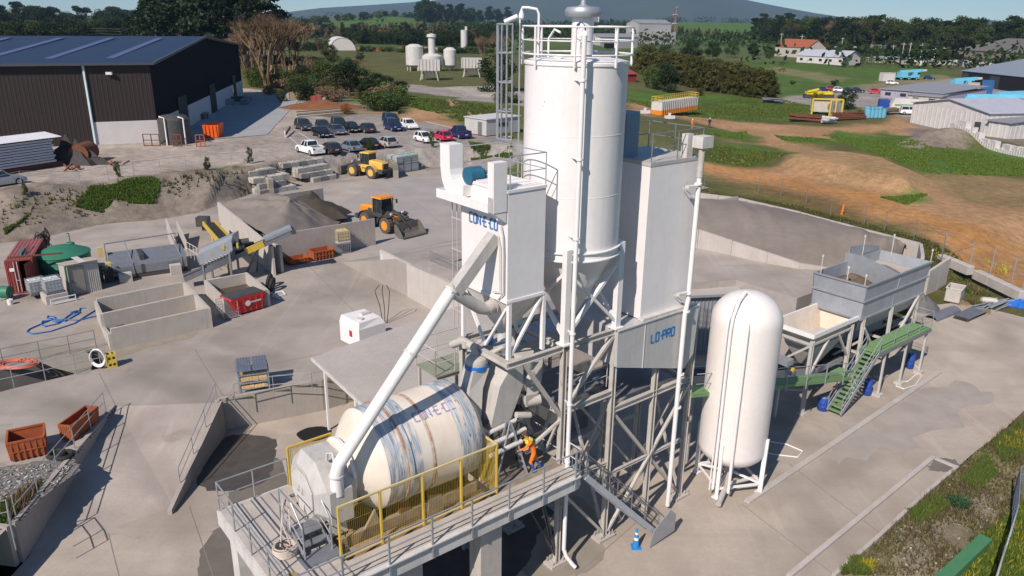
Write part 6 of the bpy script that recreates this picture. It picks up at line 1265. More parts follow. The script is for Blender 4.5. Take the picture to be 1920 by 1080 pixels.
def tray(name,l,r,dep,h,label,mat=orange,fl=0.0,cat='skip', ribs=6):
 fr_,w = fpx(l,r,0); t = thing(name,label,cat,(w / 2,dep / 2,0),fr_); mb = MB(fr_); openbox(mb,0,0,w,dep,.08,h,.05,fl); mb.B('tray_body', mat,t)
 for k in range(ribs): x = w * (k + .5) / ribs; mb = MB(fr_); mb.b2((x - .04,-.07,.08),(x + .04,-.002,h - .02)); mb.B('rib', mat,t)
 mb = MB(fr_); mb.bar((-.03,-.04,h),(w + .03,-.04,h),.09); mb.bar((-.03,dep + .02,h),(w + .03,dep + .02,h),.09); mb.bar((-.02,0,h),(-.02,dep,h),.09); mb.bar((w + .02,0,h),(w + .02,dep,h),.09); mb.bar((0,-.05,h * .5),(w,-.05,h * .5),.05); mb.B('rim', mat,t)
 return fr_,w,t
tray('rusty_tray', (543,499),(580,492),1.1,.45, 'left rusty orange steel tray lying before the long bay wall')
tray('rusty_tray', (590,490),(627,483),1.2,.75, 'right rusty orange steel tray lying before the long bay wall')
fr_,w = fpx((632,478),(659,474),0); t = thing('slatted_crate', 'grey slatted crate under the yellowish caged tank', 'crate', (w / 2,.5,0),fr_); mb = MB(fr_); mb.b2((0,0,0),(w,1.2,.1)); mb.b2((0,0,.85),(w,1.2,.95)); mb.B('deck', galvd,t)
for k in range(8): mb = MB(fr_); mb.bar((.05 + k * (w - .1) / 7,.02,.1),(.05 + k * (w - .1) / 7,.02,.85),.05); mb.B('slat', galvd,t)
ibc(fr_, 'yellowish caged tank on a crate before the long bay wall', .2,.05,.95,tankm=paleyel)
fr_,w,t = tray('orange_skip', (21,868),(89,853),1.3,1.0, 'left orange steel skip on the yard above the rubble', fl=.06)
fr_,w,t = tray('orange_skip', (117,826),(139,828),1.9,.85, 'right orange steel skip beside the left ramp wall', fl=.06)
rub = blob('rubble', [(-60,880),(0,876),(60,868),(130,862),(150,880),(120,905),(60,950),(20,985),(-60,990)],0,gravelm,seed=21,dz=.03)
mb = MB(); rs = random.Random(2)
for k in range(1500):
 x,y = rs.uniform(-10,140),rs.uniform(868,975)
 if y > 985 - (x - 20) * .92 or y < 880 - x * .1: continue
 p = G(x,y,0); s = rs.uniform(.03,.11); pts = [Vc((rs.uniform(-1,1),rs.uniform(-1,1),rs.uniform(.2,1))) * s for _ in range(5)]
 mb.add([p + q for q in pts],[(0,1,2),(0,2,3),(0,3,4),(0,4,1),(1,2,3),(1,3,4)])
tag(mb.B('rubble_stones', M('rubble_stone', (.33,.31,.29),.9,island=.5)),kind='stuff')
for i,(x,y) in enumerate(((107,856),(122,858))):
 p = G(x,y,0); mb = MB(); mb.tube([(p.x + .33 * cos(a),p.y + .33 * sin(a),.13) for a in [k * tau / 18 for k in range(18)]],.12,8,closed=True); tag(mb.B('old_tyre', black,smooth=True),('flat black tyre left of the pair by the ramp wall rubble', 'flat black tyre right of the pair by the ramp wall rubble')[i], 'tyre')
fr_,w = fpx((450,740),(507,732),0); cr = thing('filter_crate', 'grey steel crate filled with tan material under blue grey lids', 'crate', (w / 2,.6,0),fr_)
mb = MB(fr_); ch = 1.35
for x in (0.03,w - .03):
 for y in (.03,1.15): mb.bar((x,y,0),(x,y,ch),.08)
for z in (.08,.62,1.1):
 for a,b in (((0,0),(w,0)),((w,0),(w,1.2)),((0,1.2),(w,1.2)),((0,0),(0,1.2))): mb.bar((*a,z),(*b,z),.06)
mb.B('frame', M('crate_blue_grey', (.22,.28,.32),.5,c2=(.16,.2,.24),sc=2,amt=.6),cr)
for z0,z1 in ((.12,.42),(.55,1.0)):
 mb = MB(fr_); rs = random.Random(int(z0 * 100))
 for k in range(18):
  for j in range(5):
   x = .12 + k * (w - .28) / 17; s = .1 + rs.random() * .04; c_ = (x,.12 + j * .24,z0 + .05 + rs.random() * .05)
   mb.lathe(c_,[(.02,0),(s,.08),(s * .9,(z1 - z0) * .7),(.03,(z1 - z0))],6)
 tag(mb.B('tan_lumps', tanm,cr,True),kind='stuff')
mb = MB(fr_)
for k in range(24): x = k * w / 23; mb.bar((x,-.02,1.05),(x,-.02,1.3),.014)
mb.B('mesh', galvd,cr)
for i in range(2):
 for j in range(3):
  mb = MB(fr_); x0 = -.05 + i * (w / 2 + .03); y0 = -.1 + j * .45; z0 = 1.36 + j * .09; mb.b2((x0,y0,z0),(x0 + w / 2 - .02,y0 + .42,z0 + .1))
  for q in range(5): mb.bar((x0 + .1 + q * (w / 2 - .2) / 4,y0 + .03,z0 + .11),(x0 + .1 + q * (w / 2 - .2) / 4,y0 + .39,z0 + .11),.04,.03)
  mb.B('lid', M('lid_blue_grey', (.13,.15,.2),.5,c2=(.18,.2,.24),sc=3,amt=.6),cr)
fr_,w = fpx((676,668),(716,655),0); pu = thing('pump_unit', 'white box shaped pump unit with red label behind the grey roof', 'pump unit', (w / 2,1,0),fr_)
mb = MB(fr_); mb.loft([[(0,0,.4),(1.9,0,.4),(1.9,2.2,.4),(0,2.2,.4)],[(0,0,1.7),(1.9,0,1.7),(1.9,2.2,1.7),(0,2.2,1.7)],[(.1,.1,2.1),(1.7,.2,2.1),(1.7,2.0,2.1),(.1,2.1,2.1)]]); mb.B('body', white,pu)
mb = MB(fr_); mb.cyl((.5,.6,2.1),(.5,.6,2.2),.2); mb.b2((.9,1.0,2.1),(1.5,1.3,2.25)); mb.B('roof_vents', steelw,pu)
mb = MB(fr_); mb.b2((-.02,.8,1.0),(-.005,1.1,1.4)); mb.B('red_label', M('label_red', (.5,.03,.05),.5),pu)
for k in (.3,1.6):
 mb = MB(fr_); mb.cyl((k,-.05,.35),(k,.2,.35),.35,n=16); mb.B('wheel', black,pu)
t = thing('bent_rods', 'three thin dark bent steel rods standing behind the white pump unit', 'rods', G(722,608,0))
for dx,top in ((-6,555),(0,548),(6,562)):
 a = G(722 + dx * .6,606,0); mb = MB(); mb.tube([a,a + Vc((dx * .03,0,1.3)),a + Vc((dx * .06 - .1,0,2.3)),a + Vc((dx * .02 - .05,.1,2.7))],.03,5); mb.B('rod', dark,t)
chn = MB(); n_ = len(CH)
for i in range(n_):
 a,b = CH[i],CH[(i + 1) % n_]; chn.add([(a.x,a.y,-1.6),(b.x,b.y,-1.6),(b.x,b.y,0),(a.x,a.y,0)],[(0,1,2,3)])
chn.add([(p.x,p.y,-1.58) for p in CH],[list(range(n_))]); tag(chn.B('channel', M('channel_concrete', (.2,.19,.18),.9,c2=(.12,.11,.1),sc=1,amt=.8)),kind='structure')
railthing('grey pipe handrail along the far edge of the sunken channel', [G(-60,706,0),G(8,690,0),G(77,675,0),G(132,664,0),G(181,653,0)],post=3.5,h=1.2,mat=galvd)
railthing('galvanised handrail along the near edge of the sunken channel', [G(-60,746,0),G(27,727,0),G(86,714,0),G(143,701,0),G(190,690,0)],post=3.5,h=1.2)
p = G(185,694,0); mb = MB();
for r,dz in ((.5,0),(.47,.03),(.52,-.03)): mb.tube([(p.x + r * .85 * cos(a),p.y + .1 + dz,.75 + r * 1.05 * sin(a) + dz) for a in [k * tau / 22 for k in range(22)]],.035,6,closed=True)
tag(mb.B('hose_coil', white2,smooth=True), 'white hose coil hanging on the near channel handrail', 'hose')
fr_,w = fpx((203,692),(221,688),0); t = thing('yellow_box', 'yellow plastic cube with round black holes beside the hose coil', 'box', (w / 2,.35,0),fr_); mb = MB(fr_); mb.b2((0,0,0),(w,w,.85)); mb.B('cube', M('bright_yellow', (.65,.48,.08),.5),t)
for x in (.28,.72):
 for z in (.22,.62): mb = MB(fr_); mb.cyl((x * w,-.006,z),(x * w,-.004,z),.08,n=12); mb.B('hole', black,t); mb = MB(fr_); mb.cyl((x * w,(z + .05) * w,.852),(x * w,(z + .05) * w,.856),.08,n=12); mb.B('hole', black,t)
p = G(30,684,0); mb = MB()
for k in range(5): r = .7 + .12 * k; mb.tube([(p.x + r * cos(a) * 1.1,p.y + r * .6 * sin(a),.06 + .05 * (k % 2)) for a in [j * tau / 22 for j in range(22)]],.05,5,closed=True)
tag(mb.B('salmon_hose', M('salmon_hose_rubber', (.55,.14,.09),.5),smooth=True), 'coiled salmon pink hose beside the sunken channel', 'hose')
# wheel loaders
def wheel(mb_t,mb_r,c,ax,r,w, ):
 ax = Vc(ax).normalized(); c = Vc(c)
 mb_t.lathe(c - ax * (w / 2),[(r * .55,0),(r * .9,0),(r,w * .18),(r,w * .82),(r * .9,w),(r * .55,w)],26,ax)
 for k in range(18):
  a = k * tau / 18; u = ax.orthogonal().normalized(); v_ = ax.cross(u); d = u * cos(a) + v_ * sin(a); mb_t.bar(c + d * r - ax * w * .42,c + d * r + ax * w * .42,.1,.07,up=tuple(d))
 mb_r.lathe(c - ax * (w / 2 + .01),[(r * .56,.0),(r * .5,.1),(r * .2,.12),(.0,.1)],20,ax); mb_r.lathe(c - ax * (w / 2 + .01),[(r * .56,w + .02),(r * .5,w - .08),(r * .2,w - .1),(0,w - .08)],20,ax)
def loader(px,yaw,label,paint,bucket=True,s=1.0):
 p = G(*px,0); FR = Matrix.Translation(p) @ Matrix.Rotation(yaw,4, 'Z') @ Matrix.Scale(s,4)
 t = thing('wheel_loader', label, 'loader', (0,0,0),FR)
 def part(nm,m,f,sm=False): mb = MB(FR); f(mb); return mb.B(nm,m,t,sm)
 for x in (-1.55,1.55):
  for y in (-1.05,1.05):
   a,b = MB(FR),MB(FR); wheel(a,b,(x,y,.78),(0,1,0),.8,.55); tt = a.B('wheel', M('tyre_grey', (.07,.065,.06),.9,c2=(.11,.1,.09),sc=3,amt=.6),t); b.B('rim', paint,tt,True)
 part('rear_frame', dark,lambda m: (m.b2((-2.6,-.45,.6),(-.2,.45,1.25)),m.b2((-1.9,-.7,.55),(-1.2,.7,.95))))
 part('engine_hood', paint,lambda m: m.loft([[(-3.0,-.65,1.1),(-.9,-.72,1.1),(-.9,.72,1.1),(-3.0,.65,1.1)],[(-3.0,-.65,1.9),(-.9,-.72,2.05),(-.9,.72,2.05),(-3.0,.65,1.9)],[(-2.85,-.5,2.05),(-.9,-.6,2.25),(-.9,.6,2.25),(-2.85,.5,2.05)]]))
 part('grille', dark,lambda m: (m.b2((-3.06,-.45,1.2),(-3.0,.45,1.9)),m.b2((-1.6,-.735,1.5),(-1.0,-.72,1.95))))
 part('counterweight', dark,lambda m: m.loft([[(-3.3,-1.1,.75),(-2.7,-1.2,.75),(-2.7,1.2,.75),(-3.3,1.1,.75)],[(-3.3,-1.1,1.15),(-2.7,-1.2,1.25),(-2.7,1.2,1.25),(-3.3,1.1,1.15)]]))
 for y in (-1.05,1.05):
  part('fender', dark if paint is loadery else paint,lambda m: m.loft([[(-1.55 + .98 * cos(a),y - .33,.78 + .98 * sin(a)),(-1.55 + .98 * cos(a),y + .33,.78 + .98 * sin(a)),(-1.55 + .92 * cos(a),y + .33,.78 + .92 * sin(a)),(-1.55 + .92 * cos(a),y - .33,.78 + .92 * sin(a))] for a in [R(x) for x in range(15,171,22)]]))
  part('fender', dark,lambda m: m.loft([[(1.55 + .98 * cos(a),y - .33,.78 + .98 * sin(a)),(1.55 + .98 * cos(a),y + .33,.78 + .98 * sin(a)),(1.55 + .92 * cos(a),y + .33,.78 + .92 * sin(a)),(1.55 + .92 * cos(a),y - .33,.78 + .92 * sin(a))] for a in [R(x) for x in range(60,171,22)]]))
 part('front_frame', paint,lambda m: (m.b2((.1,-.5,.6),(2.0,.5,1.5)),m.b2((-.25,-.25,.7),(.15,.25,1.6))))
 part('cab_base', paint if paint is not loadery else dark,lambda m: m.b2((-.95,-.75,1.25),(.5,.75,1.65)))
 gl = part('cab_glass', glass,lambda m: m.loft([[(-.85,-.68,1.65),(.48,-.68,1.65),(.48,.68,1.65),(-.85,.68,1.65)],[(-.8,-.66,3.05),(.3,-.66,3.05),(.3,.66,3.05),(-.8,.66,3.05)]]))
 def posts(m):
  for (x,y) in ((-.86,-.7),(-.86,.7),(.49,-.7),(.49,.7),(-.25,-.7),(-.25,.7)): m.bar((x,y,1.6),(x * .93 if x > 0 else x * .95,y * .97,3.08),.09)
  m.bar((.49,-.7,1.68),(.49,.7,1.68),.08); m.bar((-.86,-.7,2.2),(-.25,-.7,2.2),.05)
 part('cab_frame', dark,posts)
 part('cab_roof', paint,lambda m: m.loft([[(-1.0,-.82,3.05),(.55,-.82,3.05),(.55,.82,3.05),(-1.0,.82,3.05)],[(-.95,-.78,3.2),(.5,-.78,3.2),(.5,.78,3.2),(-.95,.78,3.2)]]))
 for y in (-.95,.95): part('mirror', dark,lambda m: (m.bar((.4,y * .75,2.9),(.6,y * 1.15,2.75),.04),m.b2((.55,y * 1.15 - .1,2.45),(.62,y * 1.15 + .1,2.85))))
 for y in (-.5,.5): part('work_light', white2,lambda m: m.box((1.9,y * 1.4,1.85),(.12,.2,.16)))
 if bucket:
  for y in (-.42,.42): part('lift_arm', dark,lambda m: m.extr([(.7,y - .07,1.7),(1.0,y - .07,1.95),(2.2,y - .07,1.5),(3.3,y - .07,.65),(3.3,y - .07,.35),(2.2,y - .07,1.1),(1.0,y - .07,1.5)],(0,.14,0)))
  part('tilt_linkage', dark,lambda m: (m.cyl((.9,0,1.75),(2.2,0,1.75),.1),m.bar((2.0,0,2.0),(2.5,0,1.2),.14),m.bar((2.1,0,1.9),(3.3,0,.95),.1),m.bar((2.5,-.42,1.2),(2.5,.42,1.2),.18)))
  bm_ = M('bucket_steel', (.2,.185,.155),.55,.3,c2=(.13,.12,.1),sc=3,amt=.8)
  pr = [(3.25,1.25),(3.2,.55),(3.35,.2),(3.7,.08),(4.5,.1)]
  part('bucket', bm_,lambda m: m.add([(x,y,z) for y in (-1.45,1.45) for x,z in pr] + [(x + (.04 if i < 3 else 0),y,z + (.0 if i < 3 else .05)) for y in (-1.45,1.45) for i,(x,z) in enumerate(pr)],[(i,i + 1,i + 6,i + 5) for i in range(4)] + [(i + 10,i + 15,i + 16,i + 11) for i in range(4)] + [(0,5,15,10),(4,14,19,9)]))
  for y in (-1.45,1.42): part('bucket_side', bm_,lambda m: m.extr([(x,y,z) for x,z in pr] + [(4.15,y,.55),(3.6,y,1.15)],(0,.05,0)))
  part('bucket_edge', dark,lambda m: m.b2((4.4,-1.5,.05),(4.62,1.5,.11)))
 return t
loader((722,428),R(-42), 'orange wheel loader with black lift arms and lowered bucket in mid yard', loadery)
loader((690,330),R(150), 'yellow wheel loader parked nose to the concrete block wall', loadery2,bucket=True)
# block stacks
fr_,w = fpx((507,364),(571,353),0); cells = []
for k in range(4):
 for c_ in range(4 if k % 2 == 0 else 3):
  for r_ in range(10):
   if r_ < (0,1,2,4)[k]: continue
   cells.append((c_ * 1.22 - 1.3 + (0,.35,0,.3)[k],r_ * .62,k * .6))
blockwall('block_stack', 'stepped stack of pale concrete blocks, the nearer of the two', fr_,cells,1.2,.6,.6,cat='block stack', studs=True)
fr_,w = fpx((588,343),(628,336),0); cells = []
for k in range(4):
 for c_ in range(3 + (k > 0) + (k > 2)):
  for r_ in range(8):
   if r_ < (0,1,2,4)[k]: continue
   cells.append((c_ * 1.22 - (1.3 if k > 0 else 0) - (1.2 if k > 2 else 0),r_ * .62,k * .6))
blockwall('block_stack', 'stepped stack of pale concrete blocks, the farther one near the yellow loader', fr_,cells,1.2,.6,.6,cat='block stack', studs=True)
def pxblocks(label,a,b,n_h,z=0.0,l=1.2,taper=0,mat=None):
 fr_,w = fpx(a,b,z); n = max(1,int(w / l)); blockwall('block_wall', label,fr_,[(c_ * l + (.0 if k % 2 == 0 else .0),0,k * .6) for k in range(n_h) for c_ in range(n - (taper * k))],l - .02,.6,.6,mat=mat)
blkd = M('weathered_block', (.3,.27,.23),.95,c2=(.2,.18,.15),sc=1.5,amt=.8,bump=.3,bs=10,objrand=.25)
pxblocks('stepped block wall running along the left of the block stacks', (462,338),(508,366),3,mat=blkd)
pxblocks('weathered block wall behind the yellow loader below the car park', (628,318),(705,308),4,mat=blkd)
pxblocks('weathered block wall between the yellow loader and the caged tanks', (708,300),(740,336),3,mat=blkd)
pxblocks('pale block pile at the right end of the car park wall', (795,300),(835,312),2,mat=concb)
pxblocks('low block wall behind the caged tanks below the car park', (705,303),(830,292),3,mat=blkd)
p = G(778,296,0); heap('sand_heap', 'small pale yellow sand heap behind the stacked caged tanks', 'sand heap', ID,(p.x,p.y,0),5,3,2.0,M('pale_sand', (.38,.3,.17),.95,c2=(.3,.24,.14),sc=1,amt=.7,bump=.4),seed=31)
fr_,w = fpx((745,326),(788,319),0); k_ = 0
W3 = ('left', 'middle', 'right'); gt2 = M('ibc_green_tint', (.4,.5,.42),.4)
for c_ in range(3):
 for z in (0,1):
  for r_ in (0,1):
   ibc(fr_, '%s column caged tank in the stacked block, %s tier %s row' % (W3[c_],('bottom', 'top')[z],('front', 'rear')[r_]),c_ * 1.28,r_ * 1.2,z * 1.18,tankm=(gt2 if (c_ == 2 and z == 1 or c_ == 1 and z) else None),group='caged tanks stacked by the block wall')
# cars
def car(a,b,kind,col,label,z=None,group='cars in the car park', far=False):
 """a = rear, b = front (ground pixels)"""
 if z is None: pa,pb = G(*a,2.5),G(*b,2.5)
 else: pa,pb = G(*a,z),G(*b,z)
 m_ = (pa + pb) / 2; zz = zland(m_.x,m_.y) if z is None else z; yaw = atan2(pb.y - pa.y,pb.x - pa.x)
 FR = Matrix.Translation((m_.x,m_.y,zz)) @ Matrix.Rotation(yaw,4, 'Z'); t = thing('parked_car', label, {'ute': 'ute', 'van': 'van'}.get(kind, 'car'),(0,0,0),FR,group=group)
 key = 'car_paint_%d_%d_%d' % tuple(int(c * 1000) for c in col); pm = M(key,col,.25,.3 if max(col) < .4 else 0,c2=tuple(c * .92 for c in col),sc=2,amt=.3,spec=.6)
 Ln,Wd,H = {'hatch': (4.0,1.7,1.48), 'sedan': (4.6,1.76,1.42), 'wagon': (4.6,1.76,1.5), 'suv': (4.5,1.8,1.7), 'ute': (5.2,1.82,1.78), 'van': (4.6,1.75,1.85)}[kind]
 x0,x1 = -Ln / 2,Ln / 2; h = H; bl = .52 * h + .08
 def ring(x,hw,zb,zt,c=.08): return [(x,-hw,zb),(x,hw,zb),(x,hw + .02,(zb + zt) / 2),(x,hw - c,zt),(x,-hw + c,zt),(x,-hw - .02,(zb + zt) / 2)]
 prof = {'sedan': [(x0,.5,.75,bl - .04),(x0 + .15,.0,.28,bl),(x0 + 1.0,0,.22,bl + .05),(x1 - 1.4,0,.2,bl + .04),(x1 - .5,0,.22,bl - .08),(x1 - .1,0,.25,bl - .2),(x1,0,.3,bl - .32)]}.get('sedan')
 hw = Wd / 2; P = []
 for (x,_,zb,zt) in prof: P.append(ring(x,hw * (.93 if x in (x0,x1) else (.98 if abs(x) > Ln * .45 else 1)),.26 if abs(x) < Ln * .46 else .32,zt))
 mb = MB(FR); mb.loft(P)
 gx = {'hatch': (x0 + .15,x0 + .6,x1 - 2.0,x1 - 1.15), 'sedan': (x0 + .6,x0 + 1.35,x1 - 2.25,x1 - 1.35), 'wagon': (x0 + .15,x0 + .5,x1 - 2.25,x1 - 1.4), 'suv': (x0 + .15,x0 + .45,x1 - 2.1,x1 - 1.3), 'ute': (x0 + 1.7,x0 + 1.85,x1 - 2.2,x1 - 1.45), 'van': (x0 + .12,x0 + .3,x1 - 1.6,x1 - .9)}[kind]
 rf = [[(gx[1],-hw * .72,h - .07),(gx[1],hw * .72,h - .07),(gx[2],hw * .74,h - .07),(gx[2],-hw * .74,h - .07)],[(gx[1] + .12,-hw * .62,h),(gx[1] + .12,hw * .62,h),(gx[2] - .12,hw * .62,h),(gx[2] - .12,-hw * .62,h)]]
 mb.loft(rf); body = mb.B('body', pm,t,True)
 mb = MB(FR); mb.loft([[(gx[0],-hw * .9,bl - .03),(gx[0],hw * .9,bl - .03),(gx[3],hw * .9,bl - .05),(gx[3],-hw * .9,bl - .05)],[(gx[1],-hw * .73,h - .065),(gx[1],hw * .73,h - .065),(gx[2],hw * .74,h - .065),(gx[2],-hw * .74,h - .065)]]); mb.B('windows', glass,t)
 mb = MB(FR)
 for s in (-1,1):
  for f in ((.0,0),(1,1),(.48,.5)):
   xa = gx[0] + (gx[3] - gx[0]) * f[0]; xb = gx[1] + (gx[2] - gx[1]) * f[1]; mb.bar((xa,s * hw * .9,bl - .03),(xb,s * hw * .735,h - .06),.07)
 mb.B('pillars', pm,t)
 if kind == 'ute':
  mb = MB(FR); openbox(mb,x0 + .05,-hw * .93,gx[0] - .05,hw * .93,bl - .25,bl + .18,.06); mb.B('tray', pm,t)
  mb = MB(FR); mb.b2((x0 + .1,-hw * .85,bl + .0),(gx[0] - .08,hw * .85,bl + .06)); mb.B('tray_liner', dark,t)
 for x in (x0 + .85,x1 - .85):
  for y in (-hw + .08,hw - .08):
   r = .33 if kind not in ('ute', 'suv') else .38; mb = MB(FR); mb.cyl((x,y - .11,r),(x,y + .11,r),r,n=16); tt = mb.B('wheel', black,t,True)
   mb = MB(FR); s = 1 if y > 0 else -1; mb.cyl((x,y + s * .1,r),(x,y + s * .13,r),r * .62,n=12); mb.B('rim', galv,tt)
 for s in (-1,1):
  mb = MB(FR); mb.box((x1 - .08,s * hw * .68,bl - .28),(.14,.32,.14)); mb.B('headlight', steelw,t)
  mb = MB(FR); mb.box((x0 + .03,s * hw * .78,bl - .12),(.1,.24,.2)); mb.B('tail_light', M('tail_red', (.35,.01,.01),.3),t)
  mb = MB(FR); mb.box((gx[3] - .25,s * (hw + .08),bl + .03),(.12,.16,.12)); mb.B('door_mirror', pm,t)
 mb = MB(FR); mb.b2((x1 - .01,-.26,.42),(x1 + .015,.26,.53)); mb.b2((x0 - .015,-.26,.6),(x0 + .01,.26,.71)); mb.B('number_plate', steelw,t)
 return t
Wc,Bk,Nv,Gy,Sb,Rd,Si,Dk = (.75,.74,.72),(.01,.011,.014),(.015,.03,.13),(.05,.055,.065),(.2,.25,.32),(.62,.02,.08),(.35,.35,.36),(.025,.035,.05)
CARS = [((552,237),(590,249), 'suv', Gy, 'dark grey utility wagon at the far left of the rear row'),((588,250),(620,262), 'sedan', Bk, 'black sedan facing right at the front of the left group'),
 ((596,238),(618,247), 'hatch', Gy, 'dark hatchback behind the black sedan'),((617,246),(647,256), 'sedan', (.1,.11,.15), 'slate grey sedan right of the black sedan'),((626,236),(648,245), 'suv', Dk, 'dark blue wagon behind the slate grey sedan'),
 ((647,241),(675,253), 'hatch', Bk, 'shiny black hatchback in the centre of the rear row'),((700,251),(674,244), 'hatch', Gy, 'dark grey hatchback showing its tail in the rear row'),((721,229),(747,237), 'van', Dk, 'dark blue people mover behind the navy van'),
 ((722,239),(754,249), 'van', Nv, 'navy blue people mover beside the white wagon'),((752,235),(783,246), 'wagon', Wc, 'white station wagon right of the navy people mover'),
 ((598,292),(566,283), 'ute', Wc, 'white double cab ute in the front row'),((632,290),(606,283), 'hatch', Gy, 'dark grey hatchback beside the white ute'),((672,286),(642,278), 'sedan', Sb, 'pale blue grey sedan in the front row'),
 ((706,281),(676,273), 'sedan', Bk, 'black sedan in the front row behind the sapling'),((738,278),(712,271), 'hatch', (.4,.37,.36), 'silver beige hatchback at the right end of the front row'),((781,262),(812,270), 'hatch', Wc, 'white hatchback left of the pink car'),
 ((842,266),(815,259), 'hatch', Rd, 'bright pink red hatchback'),((878,262),(845,252), 'ute', Nv, 'navy blue double cab ute right of the pink car')]
for c_ in CARS: car(*c_)
car((-14,352),(20,347), 'suv', Si, 'silver off road wagon at the left edge on the gravel', group='cars on the far left gravel')
lm2 = M('line_paint', (.5,.47,.43),.8)
def strip(pxs,w_,z,mat,nm='painted_line'):
 mb = MB(); P = [G(*p,z) for p in pxs]
 for a,b in zip(P[:-1],P[1:]): mb.bar((a.x,a.y,zland(a.x,a.y) - .0),(b.x,b.y,zland(b.x,b.y) - .0),w_,.05)
 tag(mb.B(nm,mat),kind='structure')
strip([(537,252),(560,272)],.12,2.5,lm2); strip([(560,248),(592,268)],.12,2.5,lm2); strip([(585,238),(612,262)],.12,2.5,lm2)
strip([(800,228),(850,240),(905,253)],.3,2.5,concl, 'kerb'); strip([(700,262),(730,266)],.12,2.5,lm2)
chain_fence('yard_fence', 'thin wire fence along the top of the soil bank', [Vc((p.x,p.y,zland(p.x,p.y) - .1)) for p in [G(x,y,2.6) for x,y in ((-30,376),(45,366),(101,360),(152,352),(205,344),(253,338),(302,330),(350,324),(395,319),(435,315),(500,308),(560,302),(620,299),(672,293),(735,287),(798,284),(850,281),(900,280),(955,278))]],1.7,.028,(1.0,))
tagt = thing('pipe_rack', 'row of long pale pipes stacked along the back of the car park', 'pipes', GL(650,212))
for k in range(4):
 a,b = GL(556,222 - k * 2),GL(664 - k * 8,212 - k); mb = MB(); mb.cyl(a + Vc((0,0,.3 + .1 * k)),b + Vc((0,0,.3 + .1 * k)),.14,n=7); mb.B('pipe', woodm if k % 2 else greys,tagt)
for lab,px,m_,s in (('dark red metal crate on the dirt behind the car park', (593,194),redc,(2.2,1.8,1.5)),('brown crate on the dirt near the warehouse shade', (553,187),woodm,(2.4,2,1.6)),('small pale green box on the dirt', (569,200),M('pale_green', (.3,.34,.26),.6),(1.6,1.2,.9)),('dull green box beside the dark red crate', (604,194),M('pale_green', (0,0,0)),(1.4,1.2,1.2))):
 p = GL(*px); t = thing('crate', lab, 'crate', p); mb = MB(); openbox(mb,p.x - s[0] / 2,p.y,p.x + s[0] / 2,p.y + s[1],p.z,p.z + s[2],.08); mb.B('box', m_,t)
 for k in (-.5,0,.5): mb = MB(); mb.bar((p.x + k * s[0],p.y - .04,p.z),(p.x + k * s[0],p.y - .04,p.z + s[2]),.1); mb.B('rib', m_,t)
for lab,px,s in (('flat stack of pale timber beside the brown shrub', (700,213),3),('flat stack of grey slabs right of the timber', (722,214),2.4)):
 p = GL(*px); t = thing('timber_stack', lab, 'stack', p)
 for k in range(4): mb = MB(); mb.b2((p.x - s,p.y + k * .5,p.z),(p.x + s,p.y + k * .5 + .4,p.z + .35)); mb.B('plank', woodm if 'timber' in lab else concl,t)
p = GL(628,205); heap('earth_heap', 'rust brown bark heap behind the car park', 'heap', ID,(p.x - 3,p.y + 2,p.z - .1),9,4,1.6,M('bark_brown', (.22,.09,.035),.95,c2=(.14,.06,.03),sc=.8,amt=.8,bump=.8,bs=4),seed=41,rough=.3)
p = GL(535,258); t = thing('barrier', 'small striped barrier board at the car park entry', 'barrier', p); mb = MB(); mb.bar(p + Vc((0,0,.4)),GL(545,247) + Vc((0,0,.7)),.1,.4); mb.B('board', rust,t); mb = MB(); mb.bar(p,p + Vc((0,0,1.0)),.1); mb.B('post', white2,t)
def fbox(l,r,lv=None):
 a = GL(*l) if lv is None else G(*l,lv); b = GL(*r) if lv is None else G(*r,lv); d = b - a
 return Matrix.Translation(a) @ Matrix.Rotation(atan2(d.y,d.x),4, 'Z'),hypot(d.x,d.y)
fr_,w = fbox((912,256),(975,248)); t = thing('site_cabin', 'low white site cabin behind the tower ladder', 'cabin', (w / 2,2,0),fr_); mb = MB(fr_); mb.b2((0,0,.1),(w,5,2.5)); mb.B('wall', M('cabin_white', (.5,.48,.45),.7,c2=(.4,.38,.35),sc=1,amt=.6),t); mb = MB(fr_); mb.b2((-.15,-.15,2.5),(w + .15,5.1,2.62)); mb.B('roof', steelw,t); mb = MB(fr_); mb.b2((w * .35,-.05,1.3),(w * .62,-.01,1.9)); mb.B('window', glass,t); mb = MB(fr_); mb.b2((-.05,1.0,.15),(-.01,1.9,2.1)); mb.B('door', galvd,t)
# warehouse and what stands by it
wA,wB,wC = G(300,269,2.5),G(0,283,2.5),G(456,178,2.5)
def zat(p,py):
 lo,hi = -5,60
 for _ in range(40):
  m = (lo + hi) / 2; q = MC.transposed() @ (Vc((p.x,p.y,m)) - Vc((0,0,CAMH))); y = 540 - FPX * q.y / -q.z
  if y > py: lo = m
  else: hi = m
 return lo
eave = zat(wA,119); ex = (wA - wB).normalized(); ey = (wC - wA); GWd = ey.length; ey = ey.normalized(); ridge = zat(wA + ey * GWd * .5,76)
ridge = max(ridge,eave + 2.5); wl = wA - ex * 150
t = thing('warehouse', 'huge dark brown warehouse with dark blue roof and white lower panels', 'warehouse', (wA + wl) / 2)
z0 = 2.45; zc = z0 + 3.3
def wq(base,d,a,b,za,zb,nm,mat,rib=None,off=0.0,par=None):
 n_ = Vc((d.y,-d.x,0)) * off; p,q = base + d * a + n_,base + d * b + n_; mb = MB()
 if rib: mb.ribs((p.x,p.y,za),(q.x,q.y,za),(q.x,q.y,zb),(p.x,p.y,zb),int(abs(b - a) / rib),.022)
 else: mb.panel((p.x,p.y,za),(q.x,q.y,za),(q.x,q.y,zb),(p.x,p.y,zb),.05)
 return mb.B(nm,mat,par or t)
